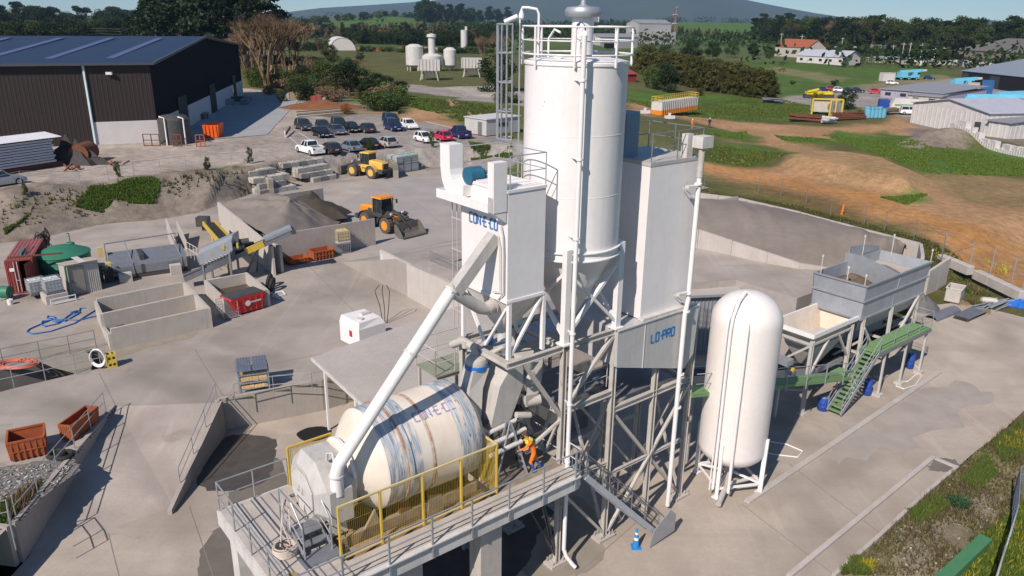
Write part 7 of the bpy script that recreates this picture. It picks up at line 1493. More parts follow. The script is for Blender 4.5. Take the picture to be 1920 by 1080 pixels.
pw = M('precast_white', (.56,.52,.5),.8,c2=(.48,.44,.42),sc=.6,amt=.6)
fw = 150; seam = (wA - G(183,272,2.5)).length
wq(wl,ex,0,fw - seam,z0,eave, 'front_cladding', brownpl,.5); wq(wl,ex,fw - seam,fw,zc,eave, 'front_cladding', brownpl,.5); wq(wl,ex,fw - seam,fw,z0,zc, 'lower_panel', pw)
mb = MB(); ds = wl + ex * (fw - seam) + Vc((ex.y,-ex.x,0)) * .15; mb.bar((ds.x,ds.y,z0),(ds.x,ds.y,eave),.25); mb.B('downpipe', M('pale_pipe', (.5,.6,.62),.5),t)
mb = MB(); gp_ = [wA,wA + ey * GWd]; mb.add([(wA.x,wA.y,zc),(gp_[1].x,gp_[1].y,zc),(gp_[1].x,gp_[1].y,eave),((wA + ey * GWd * .5).x,(wA + ey * GWd * .5).y,ridge),(wA.x,wA.y,eave)],[(0,1,2,3,4)]); mb.B('gable_cladding', M('gable_shade_dark', (.012,.013,.018),.8,c2=(.016,.015,.018),sc=.3,amt=.5,spec=.05),t)  # gable lies in shade; that shade is put into its near-black colour
oc_ = [0]; doors = ((.17,.25),(.5,.57),(.83,.88)); prev = 0
for (a,b) in doors: wq(wA,ey,GWd * prev,GWd * a,z0,zc, 'lower_panel', pw); prev = b
wq(wA,ey,GWd * prev,GWd,z0,zc, 'lower_panel', pw)
for (a,b) in doors: wq(wA,ey,GWd * a,GWd * b,z0,zc + 1.8, 'roller_door', M('door_black', (.012,.012,.014),.6),off=.1)
mb = MB(); bk_ = wl + ey * GWd; r0,r1 = wl + ey * GWd * .5,wA + ey * GWd * .5; o_ = Vc((ex.y,-ex.x,0)) * .6; oe = ex * .6
mb.panel((wl.x + o_.x,wl.y + o_.y,eave),(wA.x + o_.x + oe.x,wA.y + o_.y + oe.y,eave),(r1.x + oe.x,r1.y + oe.y,ridge + .1),(r0.x,r0.y,ridge + .1),.15); mb.B('roof_slope', roofd,t)
mb = MB(); fA = wA + ey * GWd; mb.panel((r0.x,r0.y,ridge + .1),(r1.x + oe.x,r1.y + oe.y,ridge + .1),(fA.x + oe.x,fA.y + oe.y,eave),(bk_.x,bk_.y,eave),.15); mb.B('roof_slope', roofd,t)
mb = MB(); mb.bar((wA.x + o_.x + oe.x,wA.y + o_.y + oe.y,eave + .05),(r1.x + oe.x,r1.y + oe.y,ridge + .2),.3,.35); mb.bar((r1.x + oe.x,r1.y + oe.y,ridge + .2),(fA.x + oe.x,fA.y + oe.y,eave + .05),.3,.35); mb.bar((wl.x + o_.x,wl.y + o_.y,eave),(wA.x + o_.x + oe.x,wA.y + o_.y + oe.y,eave),.3,.3); mb.B('roof_trim', M('trim_dark', (.07,.075,.09),.5),t)
for k in range(14):
 a = fw - 6.5 - k * 7.4; p = wl + ex * a + ey * (GWd * .06); q = wl + ex * a + ey * (GWd * .44); f = lambda u_: eave + (ridge - eave) * u_ / .5
 mb = MB(); za,zb = f(.06) + .17,f(.44) + .3; mb.panel((p.x,p.y,za),(p.x + ex.x * 1.1,p.y + ex.y * 1.1,za),(q.x + ex.x * 1.1,q.y + ex.y * 1.1,zb),(q.x,q.y,zb),.08); mb.B('skylight', skyl,t)
for px,py in ((227,134),(9,144)):
 a = fw - (wA - G(px,271,2.5)).length; p = wl + ex * a + Vc((ex.y,-ex.x,0)) * .3; mb = MB(); mb.box((p.x,p.y,eave - 1.2),(.8,.4,.35)); mb.B('wall_lamp', steelw,t)
mb = MB(); g0 = wA + ex * .05; mb.bar((wl.x,wl.y - .1,z0 + .15),(wA.x,wA.y - .1,z0 + .15),.2,.3); mb.B('plinth', concl,t)
a_ = [wA + ex * .3,wA + ex * 14 + ey * 4,wA + ex * 14 + ey * (GWd + 2),wA + ex * .3 + ey * (GWd + 2)]
mb = MB(); mb.add([(p.x,p.y,zland(p.x,p.y) + .03) for p in a_],[(0,1,2,3)]); tag(mb.B('apron', M('apron_concrete', (.33,.34,.35),.9,c2=(.27,.27,.27),sc=.3,amt=.7)),kind='structure')
p = G(331,268,2.5); t = thing('water_tank', 'black corrugated water tank with white pipes at the warehouse corner', 'tank', p); mb = MB(); mb.lathe((p.x,p.y,2.45),[(2.1,0),(2.1,3.4),(1.6,3.9),(.0,4.1)],30); mb.B('body', dark,t,True)
for dx in (-.3,2.3): mb = MB(); mb.tube([(p.x + dx,p.y - 2.3,2.5),(p.x + dx,p.y - 2.3,6.2),(p.x + dx - 1,p.y - 1.5,6.3)],.1,6); mb.B('white_pipe', white2,t)
for k,(dx,lab) in enumerate(((-3.2, 'rusty mesh frame left of the black water tank'),(.8, 'rusty frame standing before the black water tank'),(4.0, 'orange brown frame right of the black water tank'))):
 t = thing('scrap_rack', lab, 'rack', (p.x + dx,p.y - 3,2.5)); mb = MB(); q = Vc((p.x + dx,p.y - 3,2.5)); w_ = 1.2 if k else 2.2
 for a,b in (((0,0,0),(0,0,1.6)),((w_,0,0),(w_,0,1.6)),((0,0,1.6),(w_,0,1.6)),((0,0,.1),(w_,0,.1)),((0,0,.8),(w_,0,.8)),((w_ / 2,0,0),(w_ / 2,0,1.6))): mb.bar(q + Vc(a),q + Vc(b),.1)
 mb.B('bars', orange if k == 2 else rust,t)
fr_,w = fbox((384,259),(410,259)); t = thing('skip_bin', 'bright orange skip bin in front of the warehouse shade', 'skip', (w / 2,1,0),fr_); mb = MB(fr_); openbox(mb,0,0,w,2.6,.1,1.9,.08,.15); mb.B('body', M('skip_orange', (.75,.12,.015),.5),t)
for k in range(4): mb = MB(fr_); mb.bar((.2 + k * (w - .4) / 3,-.08,.15),(.2 + k * (w - .4) / 3,-.2,1.85),.12); mb.B('rib', MATS['skip_orange'],t)
fr_,w = fbox((-60,338),(108,312)); t = thing('cladding_stack', 'long stack of white ribbed cladding sheets on rusty beams', 'stack', (w / 2,2,0),fr_)
cs = M('sheet_white_blue', (.5,.5,.54),.5,c2=(.42,.42,.46),sc=.7,amt=.5)
for k in range(9): mb = MB(fr_); mb.b2((0,0,.6 + k * .3),(w - .2 * (k % 2),3.4,.6 + k * .3 + .22)); mb.B('sheet_pack', cs,t)
mb = MB(fr_); mb.ribs((-.2,-.3,3.4),(w + 1.0,-.3,3.4),(w + 1.4,3.8,3.6),(-.2,3.8,3.6),60,.06); mb.B('top_sheet', cs,t)
for k in range(3): mb = MB(fr_); mb.b2((-.5,.3 + k * 1.1,.0),(w + 3,.6 + k * 1.1,.5)); mb.B('rusty_beam', rust,t)
p = G(135,305,2.5); heap('scrap_heap', 'black scrap heap at the right end of the cladding stack', 'heap', ID,(p.x,p.y,2.45),4,2,2.6,M('scrap_black', (.02,.02,.022),.7,c2=(.05,.04,.035),sc=2,amt=.8),seed=51,rough=.8)
fr_,w = fbox((150,308),(162,308)); t = thing('steel_drum', 'brown rusty steel cylinder beside the black scrap heap', 'cylinder', (0,0,0),fr_); mb = MB(fr_); mb.cyl((0,0,1.2),(0,3,1.2),1.15,n=20); mb.B('body', rust,t,True)
fr_,w = fbox((9,275),(40,272)); t = thing('portable_unit', 'small pale portable unit against the warehouse wall', 'unit', (w / 2,1,0),fr_); mb = MB(fr_); mb.b2((0,0,.3),(w * .8,3,2.6)); mb.B('wall', greyp,t); mb = MB(fr_); mb.extr([(-.2,-.2,2.6),(w * .85,-.2,2.6),(w * .8,-.2,3.0),(.2,-.2,3.0)],(0,3.2,0)); mb.B('roof', steelw,t); mb = MB(fr_); mb.extr([(w * .85,0,.2),(w * 1.2,0,.2),(w * 1.15,0,2.4),(w * .9,0,2.6)],(0,2,0)); mb.B('dark_end', dark,t)
for lab,px in (('rusty scrap on the gravel before the warehouse', (222,310)),('brown timber scrap below the cladding stack end', (140,318))):
 p = GL(*px); t = thing('scrap', lab, 'scrap', p); rs = random.Random(px[0])
 for k in range(6): a = rs.uniform(0,3.1); q = Vc((cos(a),sin(a),rs.uniform(.1,.6))) * rs.uniform(.6,1.2); c_ = p + Vc((rs.uniform(-1,1),rs.uniform(-.5,.5),.3)); mb = MB(); mb.bar(c_ - q * .5,c_ + q * .5,.14); mb.B('piece', rust,t)
t = thing('shaded_goods', 'dark stacks of steel goods in the warehouse shade', 'goods', GL(430,190)); rs = random.Random(8)
for k in range(14):
 p = GL(rs.uniform(366,378),222) if k < 5 else GL(rs.uniform(420,465),rs.uniform(186,196)); mb = MB(); mb.box((p.x + rs.uniform(-1,1),p.y + rs.uniform(-2,2),p.z + .5),(rs.uniform(1,4),rs.uniform(1,3),rs.uniform(.5,1.4)),rs.random()); mb.B('stack', galvd if k % 3 else dark,t)
# people and the cone
def person(loc,yaw,label,shirt,trousers,vest=None,hat=None,pose='stand', s=1.0,skin=(.45,.28,.2),fr=ID):
 p = fr @ Vc(loc); a0 = fr.to_euler().z; FR = Matrix.Translation(p) @ Matrix.Rotation(yaw + a0,4, 'Z') @ Matrix.Scale(s,4)
 t = thing('person', label, 'person', (0,0,0),FR)
 if pose == 'bend':
  J = [(0,0,.95),(.12,0,1.2),(.24,0,1.42),(.28,0,1.5),(.34,0,1.6),(.37,0,1.72),
             (.2,.19,1.4),(.42,.26,1.2),(.62,.2,1.12),(.2,-.19,1.4),(.4,-.24,1.18),(.6,-.16,1.08),
             (0,.1,.9),(.16,.12,.5),(-.02,.12,.1),(.12,.12,.04),(0,-.1,.9),(-.1,-.12,.5),(-.32,-.12,.12),(-.18,-.12,.05)]
 else:
  J = [(0,0,.95),(0,0,1.2),(0,0,1.42),(0,0,1.5),(.01,0,1.6),(.02,0,1.72),
             (0,.2,1.42),(.02,.27,1.15),(.1,.28,.9),(0,-.2,1.42),(.02,-.27,1.15),(.1,-.28,.9),
             (0,.1,.9),(.03,.12,.5),(0,.13,.09),(.14,.14,.04),(0,-.1,.9),(.0,-.12,.5),(-.04,-.13,.09),(.1,-.14,.04)]
 E = [(0,1),(1,2),(2,3),(3,4),(4,5),(2,6),(6,7),(7,8),(2,9),(9,10),(10,11),(0,12),(12,13),(13,14),(14,15),(0,16),(16,17),(17,18),(18,19)]
 rad = [.15,.145,.15,.06,.085,.08,.075,.055,.04,.075,.055,.04,.1,.07,.05,.04,.1,.07,.05,.04]
 bm = bmesh.new(); sl = bm.verts.layers.skin.verify(); vs_ = [bm.verts.new(WM[t.name].inverted() @ FR @ Vc(j)) for j in J]
 for a,b in E: bm.edges.new((vs_[a],vs_[b]))
 for v,r in zip(vs_,rad): v[sl].radius = (r * s,r * s)
 vs_[0][sl].use_root = True
 me = bpy.data.meshes.new('body'); bm.to_mesh(me); bm.free(); o = bpy.data.objects.new('body', me); COL.objects.link(o); o.parent = t
 m1 = o.modifiers.new('skin', 'SKIN'); m1.use_smooth_shade = True; m2 = o.modifiers.new('sub', 'SUBSURF'); m2.levels = m2.render_levels = 2
 dg = bpy.context.evaluated_depsgraph_get(); me2 = bpy.data.meshes.new_from_object(o.evaluated_get(dg)); o.modifiers.clear(); o.data = me2; me2.name = 'body'
 sk = M('skin_%s' % label[:6],skin,.6); sm_ = M('cloth_%d' % int(sum(shirt) * 1000),shirt,.8); tm = M('cloth_%d' % int(sum(trousers) * 999),trousers,.85); bt = dark
 me2.materials.clear()
 for m_ in (sk,sm_,tm,bt): me2.materials.append(m_)
 inv = (WM[t.name].inverted() @ FR).inverted(); hipz = J[0][2]
 for pl in me2.polygons:
  c = inv @ pl.center; pl.use_smooth = True
  dh_ = min((Vc(J[k]) - c).length for k in (8,11))
  if c.z > J[3][2] + .02 and abs(c.y) < .13: pl.material_index = 0
  elif dh_ < .07: pl.material_index = 0
  elif c.z < .12: pl.material_index = 3
  elif c.z < hipz * (.45 if pose == 'bend' else .97): pl.material_index = 2
  else: pl.material_index = 1
 h = Vc(J[5]);
 if hat: mb = MB(FR); mb.lathe((h.x,h.y,h.z - .02),[(.14,0),(.115,.01),(.11,.06),(.07,.115),(0,.13)],14); mb.B('hard_hat', hat,t,True)
 else: mb = MB(FR); mb.lathe((h.x - .02,h.y,h.z - .06),[(.1,0),(.105,.05),(.08,.13),(0,.155)],12); mb.B('hair', M('hair_brown', (.12,.07,.04),.8),t,True)
 mb = MB(FR); mb.box((h.x + .09,h.y,h.z - .06),(.03,.03,.04)); mb.B('nose', sk,t)
 if vest:
  a,b = Vc(J[1]),Vc(J[2]); mb = MB(FR)
  for z,rr in ((1.0,1.0),):
   mb.tube([a.lerp(b,.0),a.lerp(b,.5),b + Vc((0,0,.02))],[.17,.175,.13],12)
  mb.B('vest', vest,t,True)
  mb = MB(FR); mb.tube([a.lerp(b,.12),a.lerp(b,.32)],[.176,.178],12); mb.B('reflective_band', steelw,t)
 for k in (8,11):   # five curled fingers
  c = Vc(J[k]); d = (c - Vc(J[k - 1])).normalized(); u_ = Vc((0,1,0)); mb = MB(FR)
  for i in range(4): b0 = c + u_ * (.02 * (i - 1.5)) + d * .03; mb.tube([b0,b0 + d * (.05 + .006 * (i in (1,2))),b0 + d * .07 + Vc((0,0,-.03))],[.011,.01,.007],5)
  mb.tube([c + u_ * .035,c + u_ * .06 + d * .03,c + u_ * .05 + d * .06],[.012,.01,.008],5); mb.B('hand', sk,t,True)
 return t
hv = M('vest_lime', (.55,.75,.05),.7)
person((-1.25,.15,3.0),R(-205), 'worker in orange hi-vis jacket and blue trousers beside the step ladder', (.85,.2,.02),(.03,.1,.4),None,None, 'bend', fr=PL)
t = [o for o in bpy.data.objects if o.name == 'person'][0]
FRp = Matrix.Translation(L(-1.25,.15,3.0)) @ Matrix.Rotation(R(-205) + PA,4, 'Z'); mb = MB(FRp); mb.tube([(.2,0,1.36),(.27,0,1.47)],[.18,.12],12); mb.B('lime_collar', hv,t,True)
p = G(1296,256,0); person((p.x,p.y,zland(p.x,p.y)),R(-60), 'person in full orange overalls and white hard hat walking on the dirt field', (.85,.22,.05),(.83,.21,.05),None,white2)
p = G(1329,247,0); person((p.x,p.y,zland(p.x,p.y)),R(-100), 'person in black clothes and white hard hat on the dirt field', (.02,.02,.02),(.03,.03,.03),None,white2)
sl_ = thing('step_ladder', 'aluminium step ladder standing open on the deck beside the worker', 'ladder', (-2.1,.5,DK),PL)
ap = Vc((-2.15,.55,DK + 2.3));
for (u,v,nm) in ((-1.55,.15, 'rail'),(-1.45,.6, 'rail'),(-3.0,.25, 'rail'),(-2.8,.75, 'rail')): mb = MB(PL); mb.bar((u,v,DK),ap + Vc((0,(v - .4) * .4,0)),.05,.07); mb.B(nm,galv,sl_)
for k in range(7): f = (k + .7) / 7.5; mb = MB(PL); mb.bar(Vc((-1.55,.15,DK)).lerp(ap,f),Vc((-1.45,.6,DK)).lerp(ap,f),.07,.03); mb.B('tread', galv,sl_)
for k in range(3): f = (k + .9) / 4; mb = MB(PL); mb.bar(Vc((-3.0,.25,DK)).lerp(ap,f),Vc((-2.8,.75,DK)).lerp(ap,f),.04); mb.B('spreader', galv,sl_)
p = G(1192,1026,LOWZ); t = thing('traffic_cone', 'bright blue traffic cone with white bands at the stair foot', 'cone', p); mb = MB(); mb.b2((p.x - .2,p.y - .2,LOWZ),(p.x + .2,p.y + .2,LOWZ + .05)); mb.B('base', conebl,t)
z = LOWZ + .05
for a,b,r0,r1,nm,m_ in ((0,.35,.15,.11, 'lower_cone', conebl),(.35,.47,.11,.095, 'white_band', white),(.47,.62,.095,.075, 'middle_cone', conebl),(.62,.72,.075,.06, 'white_band', white),(.72,.9,.06,.035, 'tip', conebl)): mb = MB(); mb.cyl((p.x,p.y,z + a),(p.x,p.y,z + b),r0,r1,18); mb.B(nm,m_,t,True)
mb = MB(PL); mb.lathe((.95,1.1,LOWZ),[(.16,0),(.22,.38),(.2,.38),(.15,.02)],14); tag(mb.B('bucket', dark,smooth=True), 'dark bucket under the end of the white fill pipe', 'bucket')
# trees
lg = leaf_mat('leaf_olive_green', (.035,.055,.014),(.1,.125,.03)); ld = leaf_mat('leaf_dark_green', (.012,.028,.009),(.04,.065,.018)); lb = leaf_mat('leaf_fresh_green', (.05,.09,.018),(.12,.18,.04))
lp_ = leaf_mat('needle_dark', (.008,.02,.008),(.028,.045,.014),.1); ly = leaf_mat('leaf_yellow_green', (.12,.14,.02),(.24,.24,.05)); lbr = leaf_mat('twig_brown', (.14,.09,.05),(.26,.17,.1),.1); lred = leaf_mat('leaf_rust', (.16,.06,.02),(.3,.13,.05)); lbz = leaf_mat('leaf_bronze_hedge', (.05,.058,.014),(.135,.125,.034))
bark = M('bark', (.12,.09,.07),.9,c2=(.07,.055,.045),sc=3,amt=.8)
def leaves(mb,c,r,n,s,rs,flat=1.0,up=0.0):
 """n leaf faces filling the clump"""
 q_ = np.random.RandomState(rs.randrange(1 << 30)); p = q_.normal(size=(n,3)); p /= np.linalg.norm(p,axis=1)[:, None]; p *= (q_.rand(n,1) ** .45)
 c = np.array(tuple(c)) + p * np.array(r); a = q_.normal(size=(n,3)); a /= np.linalg.norm(a,axis=1)[:, None]; t = q_.normal(size=(n,3)); b = np.cross(a,t); b /= np.linalg.norm(b,axis=1)[:, None]; d = np.cross(a,b); k = s * q_.uniform(.6,1.4,(n,1))
 i = len(mb.v); mb.v += [Vc(x) for x in np.stack([c + b * k,c + d * k * .55,c - b * k,c - d * k * .55],1).reshape(-1,3).tolist()]; mb.f += [[i + 4 * m,i + 4 * m + 1,i + 4 * m + 2,i + 4 * m + 3] for m in range(n)]; mb.m += [0] * n
def proto_tree(kind,seed):
 """unit tree: returns (crown mesh builder, trunk mesh builder) with height 1"""
 rs = random.Random(seed); cr,tr = MB(),MB()
 if kind == 'broad':
  tr.tube([(0,0,0),(.01,0,.2),(.02,.01,.45)],[.035,.028,.015],7)
  for k in range(34):
   a = rs.uniform(0,6.28); h = rs.uniform(.16,.88); w = .4 * sin(pi * min(1,(h + .1) / 1.05)) ** .6 * rs.uniform(.45,1.0); c = (w * cos(a),w * sin(a),h)
   leaves(cr,c,(.15,.15,.11),130,.022,rs)
   if k % 4 == 0: tr.tube([(0,0,.2 + h * .15),(c[0] * .5,c[1] * .5,h * .75),c],[.015,.01,.004],5)
 elif kind == 'pine':
  tr.tube([(0,0,0),(0,0,.5),(0,0,.98)],[.028,.018,.004],7)
  for k in range(70):
   h = .16 + .82 * (k / 70); a = k * 2.4 + rs.uniform(-.4,.4); w = (1.02 - h) * .36 * rs.uniform(.5,1.1); c = (w * cos(a),w * sin(a),h - w * .1)
   leaves(cr,c,(.06 + w * .35,.06 + w * .35,.045),62,.02,rs)
   if k % 3 == 0: tr.tube([(0,0,h),c],[.007,.002],4)
 elif kind == 'oldpine':      # rough tall pine with bare gaps
  tr.tube([(0,0,0),(.01,0,.5),(0,.01,.95)],[.03,.02,.006],7)
  for k in range(46):
   h = rs.uniform(.3,.97); a = rs.uniform(0,6.28); w = rs.uniform(.05,.3) * (1.25 - h * .8); c = (w * cos(a),w * sin(a),h + .03)
   leaves(cr,c,(.095,.095,.05),100,.02,rs); tr.tube([(0,0,h - .04),c],[.009,.003],4)
 elif kind == 'umbrella':
  tr.tube([(0,0,0),(.02,0,.4),(.03,.02,.75)],[.022,.016,.01],6)
  for k in range(16): a = rs.uniform(0,6.28); w = rs.uniform(.05,.3); c = (w * cos(a),w * sin(a),.86 + rs.uniform(-.07,.08)); leaves(cr,c,(.11,.11,.045),90,.02,rs); tr.tube([(.02,0,.55),(c[0] * .6,c[1] * .6,.78),c],[.01,.006,.003],4)
 elif kind == 'bare':
  def br(p,d,L_,r,dep):
   q = p + d * L_; tr.tube([p,p.lerp(q,.5) + Vc((rs.uniform(-1,1),rs.uniform(-1,1),0)) * L_ * .05,q],[r,r * .8,r * .6],4 if dep > 1 else 6)
   if dep < 5:
    for _ in range(3 if dep < 4 else 4):
     nd = (d + Vc((rs.uniform(-1,1),rs.uniform(-1,1),rs.uniform(-.1,.7))) * (.42 if dep < 2 else .6)).normalized(); br(q,nd,L_ * rs.uniform(.6,.82),r * .62,dep + 1)
   else:
    for _ in range(3): a = Vc((rs.uniform(-1,1),rs.uniform(-1,1),rs.uniform(0,1))).normalized() * .06; i = len(cr.v); cr.v += [q,q + a,q + a * .9 + Vc((.004,.004,0))]; cr.f.append([i,i + 1,i + 2]); cr.m.append(0)
  for k in range(5): a = k * 1.26; br(Vc((.03 * cos(a),.03 * sin(a),0)),Vc((.22 * cos(a),.22 * sin(a),1)).normalized(),.27,.02,1)
 elif kind == 'bush':
  tr.tube([(0,0,0),(0,0,.3)],[.03,.02],6)
  for k in range(26): a = rs.uniform(0,6.28); w = rs.uniform(0,.5); h = rs.uniform(.1,.8) * (1 - w * .5); leaves(cr,(w * cos(a),w * sin(a),h),(.2,.2,.16),100,.03,rs)
 elif kind == 'conic':       # clipped conifer, dense
  tr.tube([(0,0,0),(0,0,.5)],[.03,.02],6)
  for k in range(44): h = rs.uniform(.04,.97); w = .24 * (1 - h) ** .55 * rs.uniform(.4,1); a = rs.uniform(0,6.28); leaves(cr,(w * cos(a),w * sin(a),h * .95),(.08,.08,.07),70,.02,rs)
 return cr,tr
def say(k_,m_,h,t_,hi=12,lo=8):
 w = {'leaf_dark_green': 'dark', 'leaf_olive_green': 'olive', 'leaf_fresh_green': 'fresh green', 'needle_dark': 'blackish', 'twig_brown': 'brown leafless', 'leaf_bronze_hedge': 'bronze green'}.get(m_.name, 'green'); s_ = {'pine': 'pine', 'oldpine': 'ragged pine', 'conic': 'conifer', 'bush': 'bushy tree', 'umbrella': 'flat crowned pine', 'bare': 'bare tree'}.get(k_, 'round tree')
 return '%s %s %s, %s' % ('tall' if h > hi else 'low' if h < lo else 'middling', w,s_,('far left end', 'left part', 'middle', 'right part', 'far right end')[min(4,int(max(0,t_) * 5))])
PROTO = {}
def tree_at(kind,mat,x,y,z,h,label,wide=1.0,rz=None,group=None,cat='tree', name=None,var=2):
 v = random.randrange(var); key = (kind,mat.name,v); name = name or {'bare': 'bare_tree', 'bush': 'bush', 'pine': 'pine_tree', 'oldpine': 'pine_tree', 'conic': 'conifer', 'umbrella': 'umbrella_pine'}.get(kind, 'leafy_tree')
 if key not in PROTO:
  cr,tr = proto_tree(kind,hash(kind) % 1000 * 0 + {'broad': 11, 'pine': 21, 'oldpine': 31, 'umbrella': 41, 'bare': 51, 'bush': 61, 'conic': 71}[kind] + v * 5)
  mc = bpy.data.meshes.new('crown'); mc.from_pydata([tuple(p) for p in cr.v],[],cr.f); mc.materials.append(mat)
  mt = bpy.data.meshes.new('trunk'); mt.from_pydata([tuple(p) for p in tr.v],[],tr.f); mt.materials.append(lbr if kind == 'bare' else bark); PROTO[key] = (mc,mt)
 mc,mt = PROTO[key]; t = bpy.data.objects.new(name,None); COL.objects.link(t); tag(t,label,cat,group)
 place(t,x,y,z - .1,random.uniform(0,6.28) if rz is None else rz,(h * wide,h * wide,h)); WM[t.name] = ID
 for nm,m_ in (('crown', mc),('trunk', mt)): o = bpy.data.objects.new(nm,m_); COL.objects.link(o); o.parent = t
 return t
def tree_px(kind,mat,bx,by,ty,label,wide=1.0,lvl=None,group=None, **k):
 """base pixel (bx, by), top at pixel row ty"""
 p = GL(bx,by) if lvl is None else G(bx,by,lvl); h = zat(p,ty) - p.z; return tree_at(kind,mat,p.x,p.y,p.z,h,label,wide,group=group, **k)
rs = random.Random(70)
for i,(x,by,ty,kd,w,lab) in enumerate(((300,112,-30, 'pine', 1.25, 'leftmost towering dark pine above the warehouse roof'),(345,115,-60, 'oldpine', 1.1, 'ragged tall pine second from the left above the warehouse roof'),(395,122,-70, 'oldpine', 1.1, 'very tall dark pine in the middle of the warehouse clump'),(440,128,-60, 'oldpine', 1.1, 'tall dark pine behind the bare tree'),(475,132,0, 'oldpine', 1.0, 'dark pine just behind the bare brown tree'),(268,100,18, 'pine', 1.3, 'shorter rounded pine at the left of the clump'))):
 tree_px(kd,lp_,x,by,ty,lab,w,group='dark pines by the warehouse', lvl=2.5)
for x,by,ty,lab in ((505,165,-2, 'large bare brown leafless tree right of the warehouse'),(545,155,18, 'smaller bare brown tree right of the largest one'),(468,150,40, 'bare brown tree close to the warehouse gable'),(600,100,70, 'small distant bare bush left of the white tunnel')): tree_px('bare', lbr,x,by,ty,lab,1.15,lvl=2.5)
MIDB = [('broad', ld,655,180,108, 'dense dark round tree left of the car park', 1.1),('broad', lg,615,170,112, 'olive tree behind the dense dark tree', 1.2),('bush', ld,705,208,170, 'round dark shrub nearest the back of the car park', .9),('bush', ld,733,212,168, 'round dark shrub right of its neighbour at the car park edge', .9),('bush', lg,688,196,165, 'olive shrub above the dark shrubs', 1.0),
 ('bush', lred,648,214,186, 'rust brown dead shrub at the back of the car park', .9),('bush', lb,480,162,125, 'fresh green shrub beside the warehouse end', 1.0),('bush', lg,512,165,132, 'olive shrub right of the fresh green shrub', 1.0),('bush', lg,555,172,130, 'olive shrub below the bare tree', 1.1),('bush', lb,585,165,132, 'fresh green shrub below the dark trees', 1.0),('bush', lbr,575,178,152, 'dry brown shrub near the dirt strip', 1.0),('broad', lg,620,120,80, 'small olive tree before the white tunnel', 1.0),('bush', lg,600,130,100, 'wide olive bush between tunnel and bare trees', 1.3),('bush', lb,650,125,100, 'pale green bush right of the white tunnel', 1.3),('bush', ld,640,150,118, 'dark bush in the middle of the scrub', 1.2),('bush', lg,530,190,160, 'low olive bush at the turning area', .8)]
for k_,m_,x,by,ty,lab,w in MIDB: tree_px(k_,m_,x,by,ty,lab,w,lvl=2.5)
SCR = [('bush', lg),('bush', ld),('bush', lb),('broad', ld),('broad', lg),('bush', lbr)]
for i in range(95):
 x = rs.uniform(470,760); f_ = rs.random(); yl = 212 if x > 690 else (175 + (x - 470) * .12); y = 112 + (yl - 112) * f_
 if x > 690 and y < 165: continue
 k_,m_ = SCR[rs.randrange(6)]; p = G(x,y,2.5); tree_at(k_,m_,p.x,p.y,zland(p.x,p.y),(hs := rs.uniform(2.2,5.5)),say(k_,m_,hs,(x - 470) / 290,4.4,3.2).replace('tree', 'shrub') + ' of the ' + ('upper' if f_ < .4 else 'lower') + ' scrub behind the car park', 1.3,group='scrub behind the car park')
for x,by,ty,kd in ((250,104,30, 'pine'),(285,106,0, 'pine'),(320,110,-40, 'pine'),(370,116,-60, 'oldpine'),(420,122,-50, 'oldpine'),(460,126,-40, 'oldpine'),(497,128,-20, 'oldpine'),(530,126,20, 'oldpine'),(330,100,-20, 'pine'),(400,108,-40, 'pine'),(450,112,-30, 'pine')): tree_px(kd,lp_,x,by,ty, 'dark pine in the tall clump above the warehouse', 1.25,group='dark pines by the warehouse', lvl=2.5)
RB2 = [('broad', ld,1250,178,116, 'large dark round tree right of the silo', 1.15),('broad', lb,1222,175,122, 'fresh green tree touching the large dark round tree', 1.0),('broad', ld,1295,120,72, 'rounded dark tree above the hedge', 1.1),('broad', lg,1210,130,78, 'olive tree at the left end of the hedge', 1.1),('broad', lg,1245,122,80, 'second olive tree from the left of the hedge', 1.1),('broad', ld,1335,112,76, 'dark tree third along the hedge top', 1.1),('broad', lg,1370,108,76, 'olive tree fourth along the hedge top', 1.1),('broad', ld,1410,105,78, 'dark tree fifth along the hedge top', 1.1),('broad', lg,1440,108,84, 'small olive tree at the right end of the hedge top', 1.1),
 ('broad', ld,1587,205,168, 'dark green tree in the scrap yard', 1.2),('bush', ly,1530,185,168, 'yellow green shrub left of the scrap yard tree', 1.4),('bush', lg,1665,198,183, 'low olive shrub before the lilac building', 1.6),('bush', lb,1612,215,200, 'small bright shrub beside the blue drums', 1.0),('bush', lg,1485,158,148, 'small dark shrub at the paddock corner', 1.2),('bush', ld,1565,160,145, 'dark shrub below the paddock bank', 1.0),('bush', ld,1875,123,102, 'round dark tree before the brown warehouse', 1.2),('bush', lg,1310,180,160, 'pale shrub right of the large round tree', 1.0),
 ('broad', ld,930,190,95, 'dark tree beside the ladder cage', 1.0),('broad', lg,950,215,150, 'low green branchy tree left of the ladder cage', .9),('bare', lbr,905,115,60, 'bare brown tree left of the ladder cage', 1.0),('bare', lbr,935,112,55, 'bare brown tree at the ladder cage top', 1.0),('broad', ly,68,48,24, 'yellow green tree among the far left trees', 1.1),('broad', lb,95,52,26, 'pale green tree far left', 1.0)]
for k_,m_,x,by,ty,lab,w in RB2: tree_px(k_,m_,x,by,ty,lab,w,lvl=(2.5 if x < 800 else 0))
rs = random.Random(77); n = 0
for i in range(62):
 t_ = i / 61; x = 1190 + 256 * t_; by = 146 + 40 * t_; tree_px('conic', lbz,x + rs.uniform(-3,3),by + rs.uniform(-2,2),by - 50 + rs.uniform(-6,5), 'bronze green conifer at the %s of the dense hedge right of the silo' % ('left end', 'left part', 'middle', 'right part', 'right end')[i // 13],1.35,lvl=0,group='conifers of the bronze green hedge')
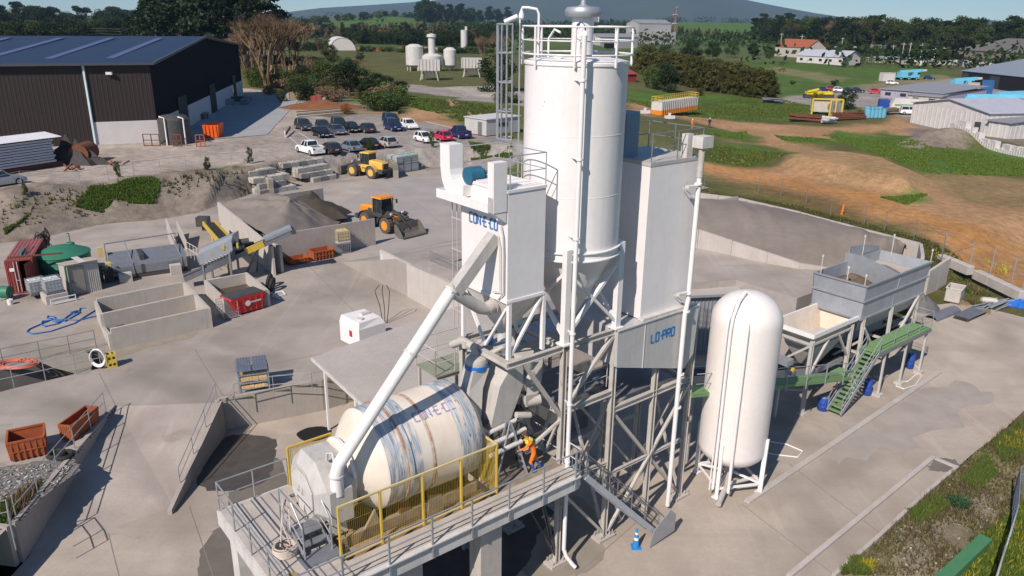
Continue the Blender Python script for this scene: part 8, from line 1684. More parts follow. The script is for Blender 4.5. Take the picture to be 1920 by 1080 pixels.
for i in range(40):
 t_ = i / 39; x = 1200 + 245 * t_; by = 136 + 40 * t_; tree_px('conic', lbz,x + rs.uniform(-3,3),by,by - 48 + rs.uniform(-5,5), 'bronze green conifer at the %s of the rear hedge rank' % ('left end', 'left part', 'middle', 'right part', 'right end')[i // 8],1.8,lvl=0,group='conifers of the rear hedge')
def belt(x0,y0,x1,y1,n,h0,h1,kinds,label,group,lvl=0,wide=1.1,jit=4):
 for i in range(n):
  t_ = (i + rs.uniform(-.4,.4)) / n; x = x0 + (x1 - x0) * t_; y = y0 + (y1 - y0) * t_ + rs.uniform(-.6,.6); p = G(x,y,lvl)
  k_,m_ = kinds[rs.randrange(len(kinds))]; h = rs.uniform(h0,h1); tree_at(k_,m_,p.x + rs.uniform(-jit,jit),p.y + rs.uniform(-jit,jit) * 2,zland(p.x,p.y),h,say(k_,m_,h,t_,h0 + (h1 - h0) * .66,h0 + (h1 - h0) * .33) + ' of the ' + group.replace('trees lined', 'line'),wide,group=group)
mixd = [('broad', ld),('broad', lg),('oldpine', lp_),('broad', ld)]
belt(-40,92,290,84,44,11,17,[('broad', ld),('broad', lg),('broad', ld),('bush', ld)], 'dark tree in the line behind the warehouse', 'trees lined behind the warehouse', 2.5,1.2)
belt(-30,68,300,60,40,18,27,[('umbrella', ld),('broad', ld),('broad', ld)], 'tall dark tree in the far left line', 'far left tree line', 2.5,1.0,8)
belt(-30,60,280,52,10,26,31,[('umbrella', ld)], 'tall flat crowned pine on the far left skyline', 'left skyline pines', 2.5,.8,8)
belt(540,66,960,64,70,9,13,[('conic', lbz),('conic', lbr),('broad', ld)], 'tree in the brown green shelter belt left of the silo', 'shelter belt left of the silo', 1.5,1.3)
belt(660,84,930,92,40,7,11,[('broad', ld),('conic', ld),('bush', ld)], 'dark tree in the near shelter belt behind the white tunnel', 'near shelter belt behind the tunnel', 1.5,1.4)
belt(500,56,800,48,44,10,17,[('broad', ld),('broad', lg),('broad', lb)], 'green tree in the wood beyond the bare tree', 'wood beyond the bare tree', 1.5,1.3,14)
belt(590,76,960,77,64,7,11,[('conic', lbz),('broad', ld),('conic', ld),('conic', lbr)], '', 'second shelter belt left of the silo', 1.5,1.4)
belt(560,100,650,92,16,4,7,[('bush', ld),('broad', lg)], '', 'scrub beside the white tunnel', 1.5,1.4)
belt(690,100,930,104,26,2.5,5,[('bush', lg),('bush', lb),('bush', ld)], '', 'low scrub beyond the old silos', 1.5,1.5)
belt(785,54,960,50,26,30,46,[('oldpine', ld),('broad', ld),('oldpine', lp_)], 'tall dark tree in the clump left of the silo top', 'tall trees left of the silo top', 1.5,1.0,12)
belt(1120,52,1180,50,8,14,20,[('broad', ld),('oldpine', ld)], 'dark tree behind the silo rail', 'trees behind the silo rail', 0,1.0,10)
belt(1180,66,1480,78,54,8,12,[('conic', lbz),('conic', lbr),('conic', lbz)], 'conifer in the brown shelter belt before the far paddock', 'brown shelter belt right of the silo', 0,1.3)
belt(1440,80,1650,92,50,18,27,mixd + [('bare', lbr)], 'tree in the dark wood behind the tiled house', 'dark wood behind the tiled house', 0,1.15,14)
belt(1430,72,1640,78,20,22,30,[('broad', ld),('oldpine', ld),('broad', lg)], 'tall tree at the back of the dark wood', 'back row of the dark wood', 0,1.1,20)
belt(1640,86,1960,100,60,14,28,mixd + [('broad', lg)], 'tree in the far wood on the right skyline', 'far wood at the right', 0,1.15,16)
belt(1590,104,1800,116,60,5,7,[('conic', lg),('bush', ld)], 'clipped shelter hedge tree behind the power poles', 'shelter hedge behind the power poles', 0,1.7,1.5)
belt(1500,104,1640,110,20,6,9,[('broad', ld),('broad', lg)], 'tree around the tiled house', 'trees round the tiled house', 0,1.2,6)
belt(0,46,560,40,30,14,20,[('broad', ld),('oldpine', ld)], 'distant tree on the left horizon', 'trees on the left horizon', 2.5,1.3,30)
def hedge(label,a,b,h,d,mat,lvl=0):
 p,q = G(*a,lvl),G(*b,lvl); mb = MB(); n = int((q - p).length / 1.0)
 for i in range(n): c = p.lerp(q,(i + .5) / n); leaves(mb,(c.x,c.y,c.z + h * .5),(1.1,d,h * .55),70,.28,rs)
 tag(mb.B('clipped_hedge', mat),label, 'hedge')
hedge('clipped bright green hedge right of the white farmhouse', (1600,120),(1672,120),4,3,lb); hedge('second clipped hedge behind the bright green one', (1592,112),(1660,113),4,2,lg)
def farwood():
 mb = MB(); r_ = random.Random(12)
 for k in range(2400):
  x = r_.uniform(-250,2150); d = 420 * (9 ** r_.random()) ; p = G(x,60,0); f = Vc((p.x,p.y,0)).normalized() * d
  if vn(np.array(f.x),np.array(f.y),260.) < .42 or (d > 860 and d < 2400 and FW(f.x,f.y) > .1): continue
  s = r_.uniform(5,11) * (1 + d / 3000); z = zland(f.x,f.y); leaves(mb,(f.x,f.y,z + s * .5),(s * 1.7,s * 1.3,s * .6),60,s * .13,r_)
 tag(mb.B('far_woodland', ld), 'far woodland and hedgerows across the plain', 'woodland', kind='stuff')
farwood()
# grass tufts and weeds
def tufts(name,label,zones,mat,n,h,seed,w=.12,lvl=None):
 V,F = [],[]; r_ = np.random.RandomState(seed)
 for (poly,share) in zones:
  P = [(GL(*p) if lvl is None else G(*p,lvl)) for p in poly]; xs = [p.x for p in P]; ys = [p.y for p in P]; m = int(n * share)
  x,y = r_.uniform(min(xs),max(xs),m * 9),r_.uniform(min(ys),max(ys),m * 9); k = inpoly(x,y,P) & (fbm(x,y,4.0) + .2 * r_.rand(len(x)) > .5); x,y = x[k][:m],y[k][:m]
  z = zl(x,y) - .04 if lvl is None else np.full(x.shape,lvl); hh = h * r_.uniform(.4,1.3,len(x)) * (.5 + fbm(x + 9,y,2.5))
  for _ in range(3):
   a = r_.uniform(0,6.28,len(x)); dx,dy = np.cos(a) * w,np.sin(a) * w; tx,ty = r_.uniform(-.5,.5,len(x)) * hh,r_.uniform(-.5,.5,len(x)) * hh
   V.append(np.stack([np.stack([x - dx,y - dy,z],-1),np.stack([x + dx,y + dy,z],-1),np.stack([x + dx * .4 + tx,y + dy * .4 + ty,z + hh],-1)],1).reshape(-1,3))
 V = np.concatenate(V); me = bpy.data.meshes.new(name); F = np.arange(len(V)).reshape(-1,3); me.from_pydata(V.tolist(),[],F.tolist()); me.materials.append(mat); o = bpy.data.objects.new(name,me); COL.objects.link(o); tag(o,kind='stuff')
gb = leaf_mat('grass_bright', (.06,.11,.016),(.13,.18,.035)); go_ = leaf_mat('grass_olive', (.09,.1,.03),(.17,.165,.055)); gy = leaf_mat('flower_yellow', (.35,.32,.03),(.55,.45,.05)); gd = leaf_mat('weed_brown', (.16,.11,.06),(.3,.22,.13))
tufts('bank_grass', None,[([(135,372),(170,352),(215,345),(290,333),(300,345),(290,360),(250,358),(215,392),(190,372)],1),([(0,395),(30,385),(60,410),(10,440)],.08)],gb,6500,.32,5,.07)
tufts('bank_weeds', None,[([(0,372),(120,354),(320,336),(460,320),(440,340),(120,380),(0,440)],1)],go_,380,.4,6,.07)
tufts('bank_weeds', None,[([(0,385),(150,360),(200,390),(150,410),(0,430)],1)],gy,60,.3,7,.06)
GG = [([(1540,253),(1700,262),(1930,300),(1940,330),(1760,328),(1680,302)],1.0),([(1335,272),(1500,290),(1400,312),(1315,300)],.5),([(1315,250),(1400,246),(1400,262)],.1),([(1452,254),(1560,262),(1480,268)],.1),([(1180,190),(1440,182),(1550,205),(1500,225),(1250,212)],.8),([(1650,370),(1740,365),(1700,384)],.1)]
tufts('field_grass', None,GG,gb,14000,.2,8,.16)
tufts('field_grass', None,GG[1:2] + GG[4:5] + [([(1300,350),(1500,388),(1700,442),(1790,478),(1930,560),(1900,575),(1700,470),(1400,385),(1300,368)],.6)],go_,7000,.25,9,.12)
tufts('field_flowers', None,[GG[1]] + [([(1820,470),(1900,500),(1880,520)],.2),([(1735,470),(1790,480),(1780,500)],.2)],gy,260,.35,10,.06)
tufts('bin_side_weeds', None,[([(1740,500),(1790,505),(1870,545),(1895,560),(1830,590),(1760,560)],1)],gb,3000,.35,11,.04,lvl=LOWZ)
tufts('bin_side_weeds', None,[([(1738,498),(1800,505),(1870,545),(1850,580),(1760,560)],1)],gd,1500,.5,12,.03,lvl=LOWZ)
tufts('car_park_grass', None,[([(690,172),(900,195),(960,230),(960,262),(900,245),(830,215),(700,185)],1),([(880,290),(960,284),(960,275),(885,280)],.2)],gb,9000,.3,13,.14)
tufts('car_park_grass', None,[([(780,185),(960,205),(960,262),(870,230)],1)],go_,2500,.45,14,.1)
VG = [([(1575,1080),(1650,1012),(1740,925),(1800,876),(1920,775),(2000,800),(1900,960),(1800,1080)],1)]
tufts('verge_weeds', None,VG,gd,1500,.38,15,.015,lvl=LOWZ - .02); tufts('verge_weeds', None,VG,go_,4500,.14,16,.035,lvl=LOWZ - .02)
tufts('verge_grass', None,[([(1575,1075),(1600,1045),(1640,1060),(1630,1080)],.15),([(1800,900),(1850,850),(1870,890),(1830,920)],.3),([(1860,830),(1930,780),(1930,850),(1880,870)],.4),([(1700,960),(1760,930),(1780,950),(1720,985)],.2),([(1850,1000),(1960,910),(2000,1000),(1960,1090),(1800,1090)],1.2)],gb,8000,.2,17,.03,lvl=LOWZ - .02)
tufts('verge_flowers', None,[([(1850,1000),(1960,910),(2000,1000),(1960,1090),(1800,1090)],1),([(1870,840),(1920,800),(1925,850)],.3),([(1610,1060),(1640,1055),(1635,1075)],.2)],gy,420,.32,18,.03,lvl=LOWZ - .02)
mb = MB(); p = G(1792,948,LOWZ);
for k in range(14): a = rs.uniform(0,6.28); leaves(mb,(p.x + .5 * cos(a) * rs.random(),p.y + .4 * sin(a) * rs.random(),LOWZ + .25),(.35,.3,.22),90,.05,rs)
tag(mb.B('bush', leaf_mat('leaf_blue_green', (.02,.07,.03),(.06,.14,.06))), 'low dark blue green bush on the verge at lower right', 'bush')
mb = MB(); r_ = random.Random(3)
for (poly,n,s0) in (([(1575,1080),(1740,925),(1900,790),(1900,960),(1800,1080)],260,.06),):
 P = [G(*p,LOWZ) for p in poly]; xs = [p.x for p in P]; ys = [p.y for p in P]; k = 0
 while k < n:
  x,y = r_.uniform(min(xs),max(xs)),r_.uniform(min(ys),max(ys))
  if not bool(inpoly(np.array(x),np.array(y),P)): continue
  k += 1; s = s0 * r_.uniform(.3,1.4); q = [Vc((r_.uniform(-1,1),r_.uniform(-1,1),r_.uniform(.1,1))) * s for _ in range(5)]; mb.add([Vc((x,y,LOWZ)) + v_ for v_ in q],[(0,1,2),(0,2,3),(0,3,4),(0,4,1),(1,2,3),(1,3,4)])
tag(mb.B('verge_stones', M('verge_stone', (.42,.4,.37),.9,island=.3)),kind='stuff')
tufts('rubble_weeds', None,[([(0,960),(40,930),(80,905),(60,940),(20,985)],1)],gd,260,.45,19,.04,lvl=0.0); tufts('rubble_weeds', None,[([(0,950),(30,945),(20,985),(0,985)],1)],gb,160,.4,20,.04,lvl=0.0)
for i,(x,y) in enumerate(((50,372),(222,333),(390,324),(470,306),(693,290),(810,276))):
 tree_px('broad', lg,x,y,y - 34,['thin sapling at the left of the bank fence', 'thin sapling beside the bright green bank', 'thin sapling above the grey soil bank', 'thin sapling near the end of the bank fence', 'sapling before the black sedan', 'sapling before the white hatchback'][i],.45,lvl=2.5)
# distant structures
def building(label,l,r,dep,h,wallm,roofm,roof='gable', rh=2.0,name='building', lvl=0,cat='building', wins=0,ridge_x=True,winm=None,doors=()):
 fr_,w = fbox(l,r,lvl); t = thing(name,label,cat,(w / 2,dep / 2,0),fr_)
 if isinstance(h,tuple): e_ = (G(*l,lvl) + G(*r,lvl)) / 2 if h[2:] else G(*l,lvl); h0 = zat(e_,h[0]) - lvl; rh = (zat(G(*l,lvl) + (fr_.to_3x3() @ Vc((w / 2,dep / 2 if ridge_x else 0,0))),h[1]) - lvl - h0) if h[1] else rh; h = h0; n = Vc((0,0,0))
 for nm,a,b in (('wall', (0,0),(w,0)),('wall', (w,0),(w,dep)),('wall', (w,dep),(0,dep)),('wall', (0,dep),(0,0))):
  mb = MB(fr_); mb.ribs((*a,-.5),(*b,-.5),(*b,h),(*a,h),max(2,int(hypot(b[0] - a[0],b[1] - a[1]) / 1.2)),.05); mb.B(nm,wallm,t)
 o = .4
 if roof == 'gable' and ridge_x:
  for s in (0,1):
   y0,y1 = (-o,dep / 2) if s == 0 else (dep + o,dep / 2); mb = MB(fr_); pts = [(-o,y0,h),(w + o,y0,h),(w + o,y1,h + rh),(-o,y1,h + rh)]; mb.extr(pts,(0,0,.15)); mb.B('roof_slope', roofm,t)
  for x in (0.02,w - .02): mb = MB(fr_); mb.add([(x,0,h),(x,dep,h),(x,dep / 2,h + rh)],[(0,1,2)]); mb.B('gable', wallm,t)
 elif roof == 'gable':
  for s in (0,1):
   x0,x1 = (-o,w / 2) if s == 0 else (w + o,w / 2); mb = MB(fr_); mb.extr([(x0,-o,h),(x0,dep + o,h),(x1,dep + o,h + rh),(x1,-o,h + rh)],(0,0,.15)); mb.B('roof_slope', roofm,t)
  for y in (0.02,dep - .02): mb = MB(fr_); mb.add([(0,y,h),(w,y,h),(w / 2,y,h + rh)],[(0,1,2)]); mb.B('gable', wallm,t)
 else: mb = MB(fr_); mb.extr([(-o,-o,h),(w + o,-o,h),(w + o,dep + o,h + rh),(-o,dep + o,h + rh)],(0,0,.2)); mb.B('roof', roofm,t)
 for k in range(wins):
  x = w * (k + .5) / wins; mb = MB(fr_); mb.b2((x - .8,-.1,h * .35),(x + .8,-.04,h * .7)); f = mb.B('window', winm or glass,t)
 for (x0,x1,hh) in doors: mb = MB(fr_); mb.b2((x0 * w,-.12,0),(x1 * w,-.05,hh)); mb.B('roller_door', M('door_black', (0,0,0)),t)
 return t,fr_,w
wb = M('far_white_wall', (.6,.56,.53),.7); wb2 = M('far_cream_wall', (.5,.45,.38),.7); lil = M('far_lilac_wall', (.36,.34,.4),.7); gro = M('far_grey_roof', (.27,.27,.29),.6); brw = M('far_tan_wall', (.26,.22,.17),.8); bro = M('far_brown_roof', (.17,.145,.13),.7); til = M('far_red_tile', (.35,.1,.05),.8); dkw = M('far_dark_wall', (.04,.05,.06),.6); blr = M('far_blue_grey_roof', (.25,.28,.31),.5); reds = M('far_red_shed', (.28,.04,.035),.6); palr = M('far_pale_roof', (.45,.45,.5),.5)
building('large white shed with stepped gable behind the gravel heap', (1706,230),(1848,255),15,(193,186),wb,palr, 'gable', 2,lvl=0,ridge_x=False,name='white_shed', doors=())
fr_,w = fbox((1826,252),(1834,253),0); mb = MB(fr_); mb.b2((0,-.5,0),(1.0,-.2,2.4)); tag(mb.B('dark_door', dkw), 'dark narrow doorway leaf on the white shed front', 'door')
building('small grey lean-to at the right end of the white shed', (1849,256),(1888,262),12,2.9,wb,gro, 'flat', .6,lvl=0)
building('dark blue grey shed with open bays behind the blue cranes', (1800,158),(2000,184),44,(133,118),dkw,blr, 'gable', 3.5,lvl=0,name='crane_shed', doors=((.08,.3,4.2),(.4,.75,4.6)))
building('long tan warehouse with brown roof at the far right', (1788,115),(2010,134),60,(93,76),brw,bro, 'gable', 5,lvl=0,name='tan_warehouse')
building('lilac grey flat office with cream front block', (1650,183),(1766,193),26,(167,0),lil,gro, 'flat', .8,lvl=0,name='office', wins=4)
building('cream annex with two dark windows beside the lilac office', (1701,190),(1762,195),4,(178,0),wb2,gro, 'flat', .3,lvl=0,name='annex', wins=2)
building('white farmhouse shed with pale blue roof on the paddock edge', (1493,117),(1584,122),14,(104,94),wb,palr, 'gable', 3.5,lvl=0,name='white_farmhouse', wins=5)
building('house with red tiled roof and cream walls behind the white shed', (1452,105),(1512,109),14,(87,74),wb2,til, 'gable', 4.5,lvl=0,name='tiled_house', wins=4)
building('long low white house right of the tiled house', (1562,97),(1610,99),10,(88,0),wb,palr, 'flat', .5,lvl=0,name='low_white_house', wins=4)
building('pale roofed low barn near the power poles', (1622,116),(1684,120),12,(108,0),wb2,palr, 'flat', .6,lvl=0,name='low_barn')
building('white block fronted shed beside the billboard like roof', (1623,100),(1652,101),10,(86,0),wb,gro, 'flat', .5,lvl=0)
building('small red shed right of the silo', (1168,167),(1192,166),10,4.2,reds,M('far_red_roof', (.3,.06,.05),.6), 'gable', 1.4,lvl=0,name='red_shed')
t,fr_,w = building('tall grey processing block with stepped boxes on the skyline', (1196,84),(1256,84),22,(44,37),M('far_grey_wall', (.38,.37,.36),.7),gro, 'gable', 2,lvl=0,name='processing_block')
mb = MB(fr_); mb.b2((w * .4,-6,0),(w * 1.05,-.2,11)); mb.B('front_annex', M('far_grey_wall', (0,0,0)),t); mb = MB(fr_); mb.b2((-w * .9,2,0),(-.2,16,5.5)); mb.B('side_annex', M('far_grey_wall', (0,0,0)),t)
building('long low grey factory behind the silo rail', (1125,92),(1195,91),16,8,M('far_grey_wall', (0,0,0)),gro, 'gable', 2.5,lvl=0,name='low_factory', doors=((.1,.4,4),))
fr_,w = fbox((1262,80),(1270,80),0); t = thing('comms_tower', 'lattice telecom tower beside the grey processing block', 'tower', (0,0,0),fr_); HT = zat(fr_.translation,14)
for (a,b) in ((-1.2,-1.2),(1.2,-1.2),(1.2,1.2),(-1.2,1.2)): mb = MB(fr_); mb.bar((a,b,0),(a * .5,b * .5,HT),.3); mb.B('leg', redc,t)
mb = MB(fr_)
for k in range(9): z = HT * k / 9; z2 = HT * (k + 1) / 9; q = 1.2 - .6 * k / 9; mb.bar((-q,-q,z),(q,-q,z2),.2); mb.bar((q,-q,z),(-q,-q,z2),.2)
mb.B('lattice', greys,t); mb = MB(fr_); mb.box((0,0,HT * .55),(3.4,3,1.2)); mb.box((0,0,HT * .8),(4,3,.8)); mb.bar((0,0,HT),(3,0,HT + 1),.4); mb.B('antennas', greys,t)
fr_,w = fbox((618,98),(667,98),1.5); t = thing('fabric_tunnel', 'white arched fabric tunnel shelter left of the old plant', 'shelter', (w / 2,10,0),fr_); mb = MB(fr_); mb.loft([[(w / 2 + w / 2 * cos(a),y,.3 + w * .52 * sin(a)) for a in [pi * k / 14 for k in range(15)]] for y in (0,34)]); mb.B('fabric_cover', wb,t,True)
mb = MB(fr_)
for y in (-.1,8.5,17,25.5): mb.tube([(w / 2 + w / 2 * 1.004 * cos(a),y,.3 + w * .523 * sin(a)) for a in [pi * k / 14 for k in range(15)]],.15,4)
mb.B('rib', steelw,t)
fr_,w = fbox((866,97),(878,97),1.5); t = thing('far_silo', 'slim white silo at the far shelter belt', 'silo', (0,0,0),fr_); mb = MB(fr_); mb.cyl((w / 2,2,1),(w / 2,2,12),2.0,n=16); mb.B('shell', wb,t,True); mb = MB(fr_); mb.cyl((w * .8,1.5,12),(w * .8,1.5,14),.8,n=10); mb.B('filter', wb,t,True)
p = G(778,138,1.5); t = thing('old_silo_group', 'weathered grey silo cluster with chimney like centre tube on the far pad', 'silos', p)
for dx,dy,r,h,nm in ((0,0,3.0,9, 'round_silo'),(12,2,2.2,8, 'slim_silo'),(6,0,3.6,6, 'wide_silo')): mb = MB(); mb.lathe((p.x + dx,p.y + dy,1.4),[(.4,1.2),(r,3),(r,h),(r * .5,h + .8),(0,h + .9)],20); mb.B(nm,steelw,t,True)
mb = MB(); mb.lathe((p.x + 6,p.y,1.4),[(1.2,6),(1.2,12),(1.7,12.2),(1.6,13),(0,13.4)],14); mb.B('centre_tube', steelw,t,True)
mb = MB()
for k in range(8): a = k * tau / 8; mb.bar((p.x + 6 + 3 * cos(a),p.y + 3 * sin(a),1.4),(p.x + 6 + 3 * cos(a),p.y + 3 * sin(a),5),.3)
for k in range(6): a = k * tau / 6; mb.bar((p.x + 2.5 * cos(a),p.y + 2.5 * sin(a),1.4),(p.x + 2.5 * cos(a),p.y + 2.5 * sin(a),4),.3)
mb.B('leg_frame', greys,t)
for (x,y,lab) in ((805,154, 'ribbed grey hopper on splayed legs before the old silos'),(884,148, 'ribbed grey hopper on splayed legs standing alone on the far pad')):
 q = G(x,y,2.0); t = thing('old_hopper', lab, 'hopper', q); mb = MB(); mb.b2((q.x - 3,q.y,q.z + 3.2),(q.x + 3,q.y + 4,q.z + 6.2)); mb.loft([[(q.x - .8,q.y + 1.4,q.z + 1.4),(q.x + .8,q.y + 1.4,q.z + 1.4),(q.x + .8,q.y + 2.6,q.z + 1.4),(q.x - .8,q.y + 2.6,q.z + 1.4)],[(q.x - 3,q.y,q.z + 3.2),(q.x + 3,q.y,q.z + 3.2),(q.x + 3,q.y + 4,q.z + 3.2),(q.x - 3,q.y + 4,q.z + 3.2)]]); mb.B('body', greyp,t)
 for k in range(7): mb = MB(); xx = q.x - 3 + k; mb.bar((xx,q.y - .1,q.z + 3.2),(xx,q.y - .1,q.z + 6.2),.25); mb.B('rib', steelw,t)
 for a in (-2.8,2.8): mb = MB(); mb.bar((q.x + a,q.y,q.z - .4),(q.x + a * .7,q.y,q.z + 3.4),.3); mb.bar((q.x + a,q.y + 4,q.z - .4),(q.x + a * .7,q.y + 4,q.z + 3.4),.3); mb.B('leg', greys,t)
fr_,w = fbox((1240,217),(1307,216)); t = thing('site_container', 'white container with orange lower band and yellow roof rails in the field', 'container', (w / 2,1.2,0),fr_)
mb = MB(fr_); mb.ribs((0,0,1.0),(w,0,1.0),(w,0,2.6),(0,0,2.6),20,.08); mb.ribs((0,2.4,1.0),(0,0,1.0),(0,0,2.6),(0,2.4,2.6),8,.06); mb.b2((0,.02,2.55),(w,2.4,2.62)); mb.B('upper_body', wb,t)
mb = MB(fr_); mb.ribs((0,0,.05),(w,0,.05),(w,0,1.0),(0,0,1.0),20,.08); mb.ribs((0,2.4,.05),(0,0,.05),(0,0,1.0),(0,2.4,1.0),8,.06); mb.B('orange_band', M('container_orange', (.75,.24,.02),.5),t)
mb = MB(fr_); rail(mb,[(0,0,2.6),(w,0,2.6),(w,2.4,2.6),(0,2.4,2.6),(0,0,2.6)],1.0,.05,.9); mb.B('roof_rail', yellow,t)
for lab,x,y in (('small white block left of the orange striped container', 1210,213),('low white box in front of the orange striped container', 1256,223)):
 q = GL(x,y); mb = MB(); mb.b2((q.x - 1,q.y,q.z),(q.x + 1,q.y + .8,q.z + .6)); mb.b2((q.x - .3,q.y + .2,q.z + .6),(q.x + .2,q.y + .6,q.z + 1.1)); tag(mb.B('white_block', wb),lab, 'block')
fr_,w = fbox((1521,216),(1577,218),0); t = thing('cement_tanks', 'cream horizontal tank frame with round end holes and yellow edges', 'tank', (w / 2,2,0),fr_); mb = MB(fr_); mb.b2((0,.2,.8),(w * .6,3,3.4)); mb.B('body', wb2,t)
for k in (.68,.88): mb = MB(fr_); mb.cyl((w * k,.2,1.9),(w * k,3.2,1.9),1.1,n=16); mb.B('round_tank', galvd,t,True)
mb = MB(fr_)
for a,b in (((0,0,3.6),(w,0,3.6)),((w * .6,0,0),(w * .6,0,3.6)),((w * .78,0,0),(w * .78,0,3.6)),((w,0,0),(w,0,3.6)),((0,0,0),(0,0,3.6)),((w * .6,0,.3),(w,0,.3))): mb.bar(a,b,.35)
mb.B('yellow_frame', yellow,t)
q = G(1540,184,0); t = thing('yellow_machine', 'bright yellow machine behind the cream tanks', 'machine', q); mb = MB(); mb.b2((q.x - 4,q.y,.8),(q.x + 3,q.y + 2,1.7)); mb.bar((q.x - 4,q.y,1.7),(q.x - 1,q.y,2.4),.5); mb.B('body', M('machine_yellow', (.75,.55,.02),.5),t); mb = MB(); mb.b2((q.x - 4.5,q.y - .1,0),(q.x + 3.5,q.y + 2,1)); mb.B('tracks', dark,t)
sc2 = [(1480,226,1545,228,rust, 'rusty steel beams stacked in the grass left of the cream tanks'),(1560,226,1620,222,rust, 'rusty steel stack in front of the cream tanks'),(1655,214,1690,212,brw, 'brown timber stack beside the blue drums'),(1540,231,1566,231,steelw, 'grey slabs lying in the grass before the rusty stack'),(1430,192,1468,194,galvd, 'grey metal scrap in the brush near the hedge')]
for x0,y0,x1,y1,m_,lab in sc2:
 t = thing('scrap_stack', lab, 'scrap', G(x0,y0,0))
 for k in range(8): a,b = G(x0 + rs.uniform(-3,3),y0 + rs.uniform(-2,2),0),G(x1 + rs.uniform(-3,3),y1 + rs.uniform(-2,2),0); mb = MB(); mb.bar(a + Vc((0,0,.3 + .15 * k)),b + Vc((0,0,.2 + .15 * k)),.6,.25); mb.B('beam', m_,t)
for k in range(9):
 q = G(1626 + (k % 5) * 7,221 - (k // 5) * 5,0); mb = MB(); mb.cyl((q.x,q.y,.1),(q.x,q.y,1.9),.75,n=12); tag(mb.B('blue_drum', M('pale_blue_drum', (.15,.42,.55),.5),smooth=True), 'pale blue round container in the scrap yard cluster', 'drum', 'pale blue containers in the scrap yard')
fcars = [((1545,172),Dk, 'dark car left in the far car row'),((1560,170),(.4,.02,.04), 'maroon car in the far car row'),((1574,172),Wc, 'white car in the far car row'),((1592,173),Bk, 'black car in the middle of the far row'),((1608,173),Dk, 'dark car right in the far row'),((1642,175),(.55,.02,.03), 'bright red car right of the far row'),((1706,214),Wc, 'white van parked before the cream annex'),((1672,158),Wc, 'white car at the far yard corner'),((1742,149),Nv, 'small blue car on the far asphalt')]
for (x,y),c_,lab in fcars: car((x - 8,y),(x + 8,y + .5), 'hatch' if 'van' not in lab else 'van', c_,lab,z=0,group='cars in the far yard')
crb = M('crane_sky_blue', (.16,.5,.66),.5)
def crane(px,length,yaw,label,lvl=0):
 p = G(*px,lvl); FR = Matrix.Translation(p) @ Matrix.Rotation(yaw,4, 'Z'); t = thing('crane_truck', label, 'crane', (0,0,0),FR); Lh = length / 2
 mb = MB(FR); mb.b2((-Lh,-1.25,.9),(Lh,1.25,1.5)); mb.B('chassis', crb,t); mb = MB(FR); mb.b2((Lh - 2.2,-1.2,1.5),(Lh,1.2,3.0)); c_ = mb.B('cab', crb,t); mb = MB(FR); mb.b2((Lh - .9,-1.22,2.1),(Lh + .02,1.22,2.8)); mb.B('window', glass,c_)
 mb = MB(FR); mb.bar((-Lh + 1,0,3.0),(Lh + 1.5,0,3.5),1.1,.9); mb.B('boom', crb,t); mb = MB(FR); mb.bar((0,0,3.1),(Lh + 3,0,3.55),.8,.6); mb.B('boom_tip', wb,t); mb = MB(FR); mb.b2((-Lh + .5,-1.2,1.5),(-Lh + 3.5,1.2,2.9)); mb.B('turret', crb,t)
 n = int(length / 2.2)
 for k in range(n):
  for s in (-1.1,1.1): mb = MB(FR); x = -Lh + 1 + k * (length - 2) / (n - 1); mb.cyl((x,s - .2,.55),(x,s + .2,.55),.55,n=12); w_ = mb.B('wheel', black,t); mb = MB(FR); mb.cyl((x,s * 1.22,.55),(x,s * 1.23 + .02,.55),.3,n=8); mb.B('rim', crb,w_)
crane((1905,198),14,R(8), 'long sky blue crane truck at the right edge of the crane yard'); crane((1850,205),12,R(-16), 'sky blue crane truck with white boom beside the white shed'); crane((1700,150),8,R(5), 'small sky blue crane truck at the back of the yard'); crane((1800,168),7,R(5), 'pale blue truck before the open shed bay')
q = G(1690,212,0); FR = Matrix.Translation(q) @ Matrix.Rotation(R(-12),4, 'Z'); t = thing('tank_truck', 'white and green covered truck beside the white shed', 'truck', (0,0,0),FR); mb = MB(FR); mb.extr([(-3,-1.2,1.2),(5,-1.2,1.2),(5,-1.2,3.2),(-2,-1.2,3.4)],(0,2.4,0)); mb.B('body', wb,t); mb = MB(FR); mb.b2((-5.2,-1.2,.8),(-3.2,1.2,3.0)); mb.B('cab', blue,t); mb = MB(FR); mb.b2((-2,-1.23,1.7),(4.5,-1.205,2.1)); mb.B('green_stripe', greenw,t)
for x in (-4.2,1.5,3): mb = MB(FR); mb.cyl((x,-1.3,.5),(x,1.3,.5),.5,n=12); mb.B('wheel', black,t)
for lab,a,b,h,m_ in (('white box body left of the small blue crane', (1655,153),(1677,153),3,wb),('deep blue container in the crane yard', (1838,176),(1860,177),4,M('deep_blue_container', (.03,.12,.3),.5)),('pale container beside the deep blue one', (1812,174),(1834,175),3,wb2)):
 fr_,w = fbox(a,b,0); t = thing('freight_container', lab, 'container', (w / 2,1,0),fr_); mb = MB(fr_); mb.ribs((0,0,.1),(w,0,.1),(w,0,h),(0,0,h),12,.1); mb.b2((0,.02,.1),(w,2.5,h)); mb.B('body', m_,t); mb = MB(fr_); mb.bar((0,0,h),(w,0,h),.2); mb.bar((0,0,.2),(w,0,.2),.2); mb.B('frame', m_,t)
t = thing('slab_rack', 'long row of white slabs and frames along the right field edge', 'slabs', G(1850,285,0));
for k in range(34): q = G(1777 + k * 4.6,262 + k * 1.05,0); mb = MB(); mb.b2((q.x - .5,q.y,zland(q.x,q.y)),(q.x + .6 * rs.random() + .2,q.y + .3 + rs.random() * 2,zland(q.x,q.y) + rs.uniform(.5,1.6))); mb.B('slab', wb if k % 3 else steelw,t)
t = thing('yard_clutter', 'white bundled goods along the fence before the tan warehouse', 'goods', G(1800,118,0))
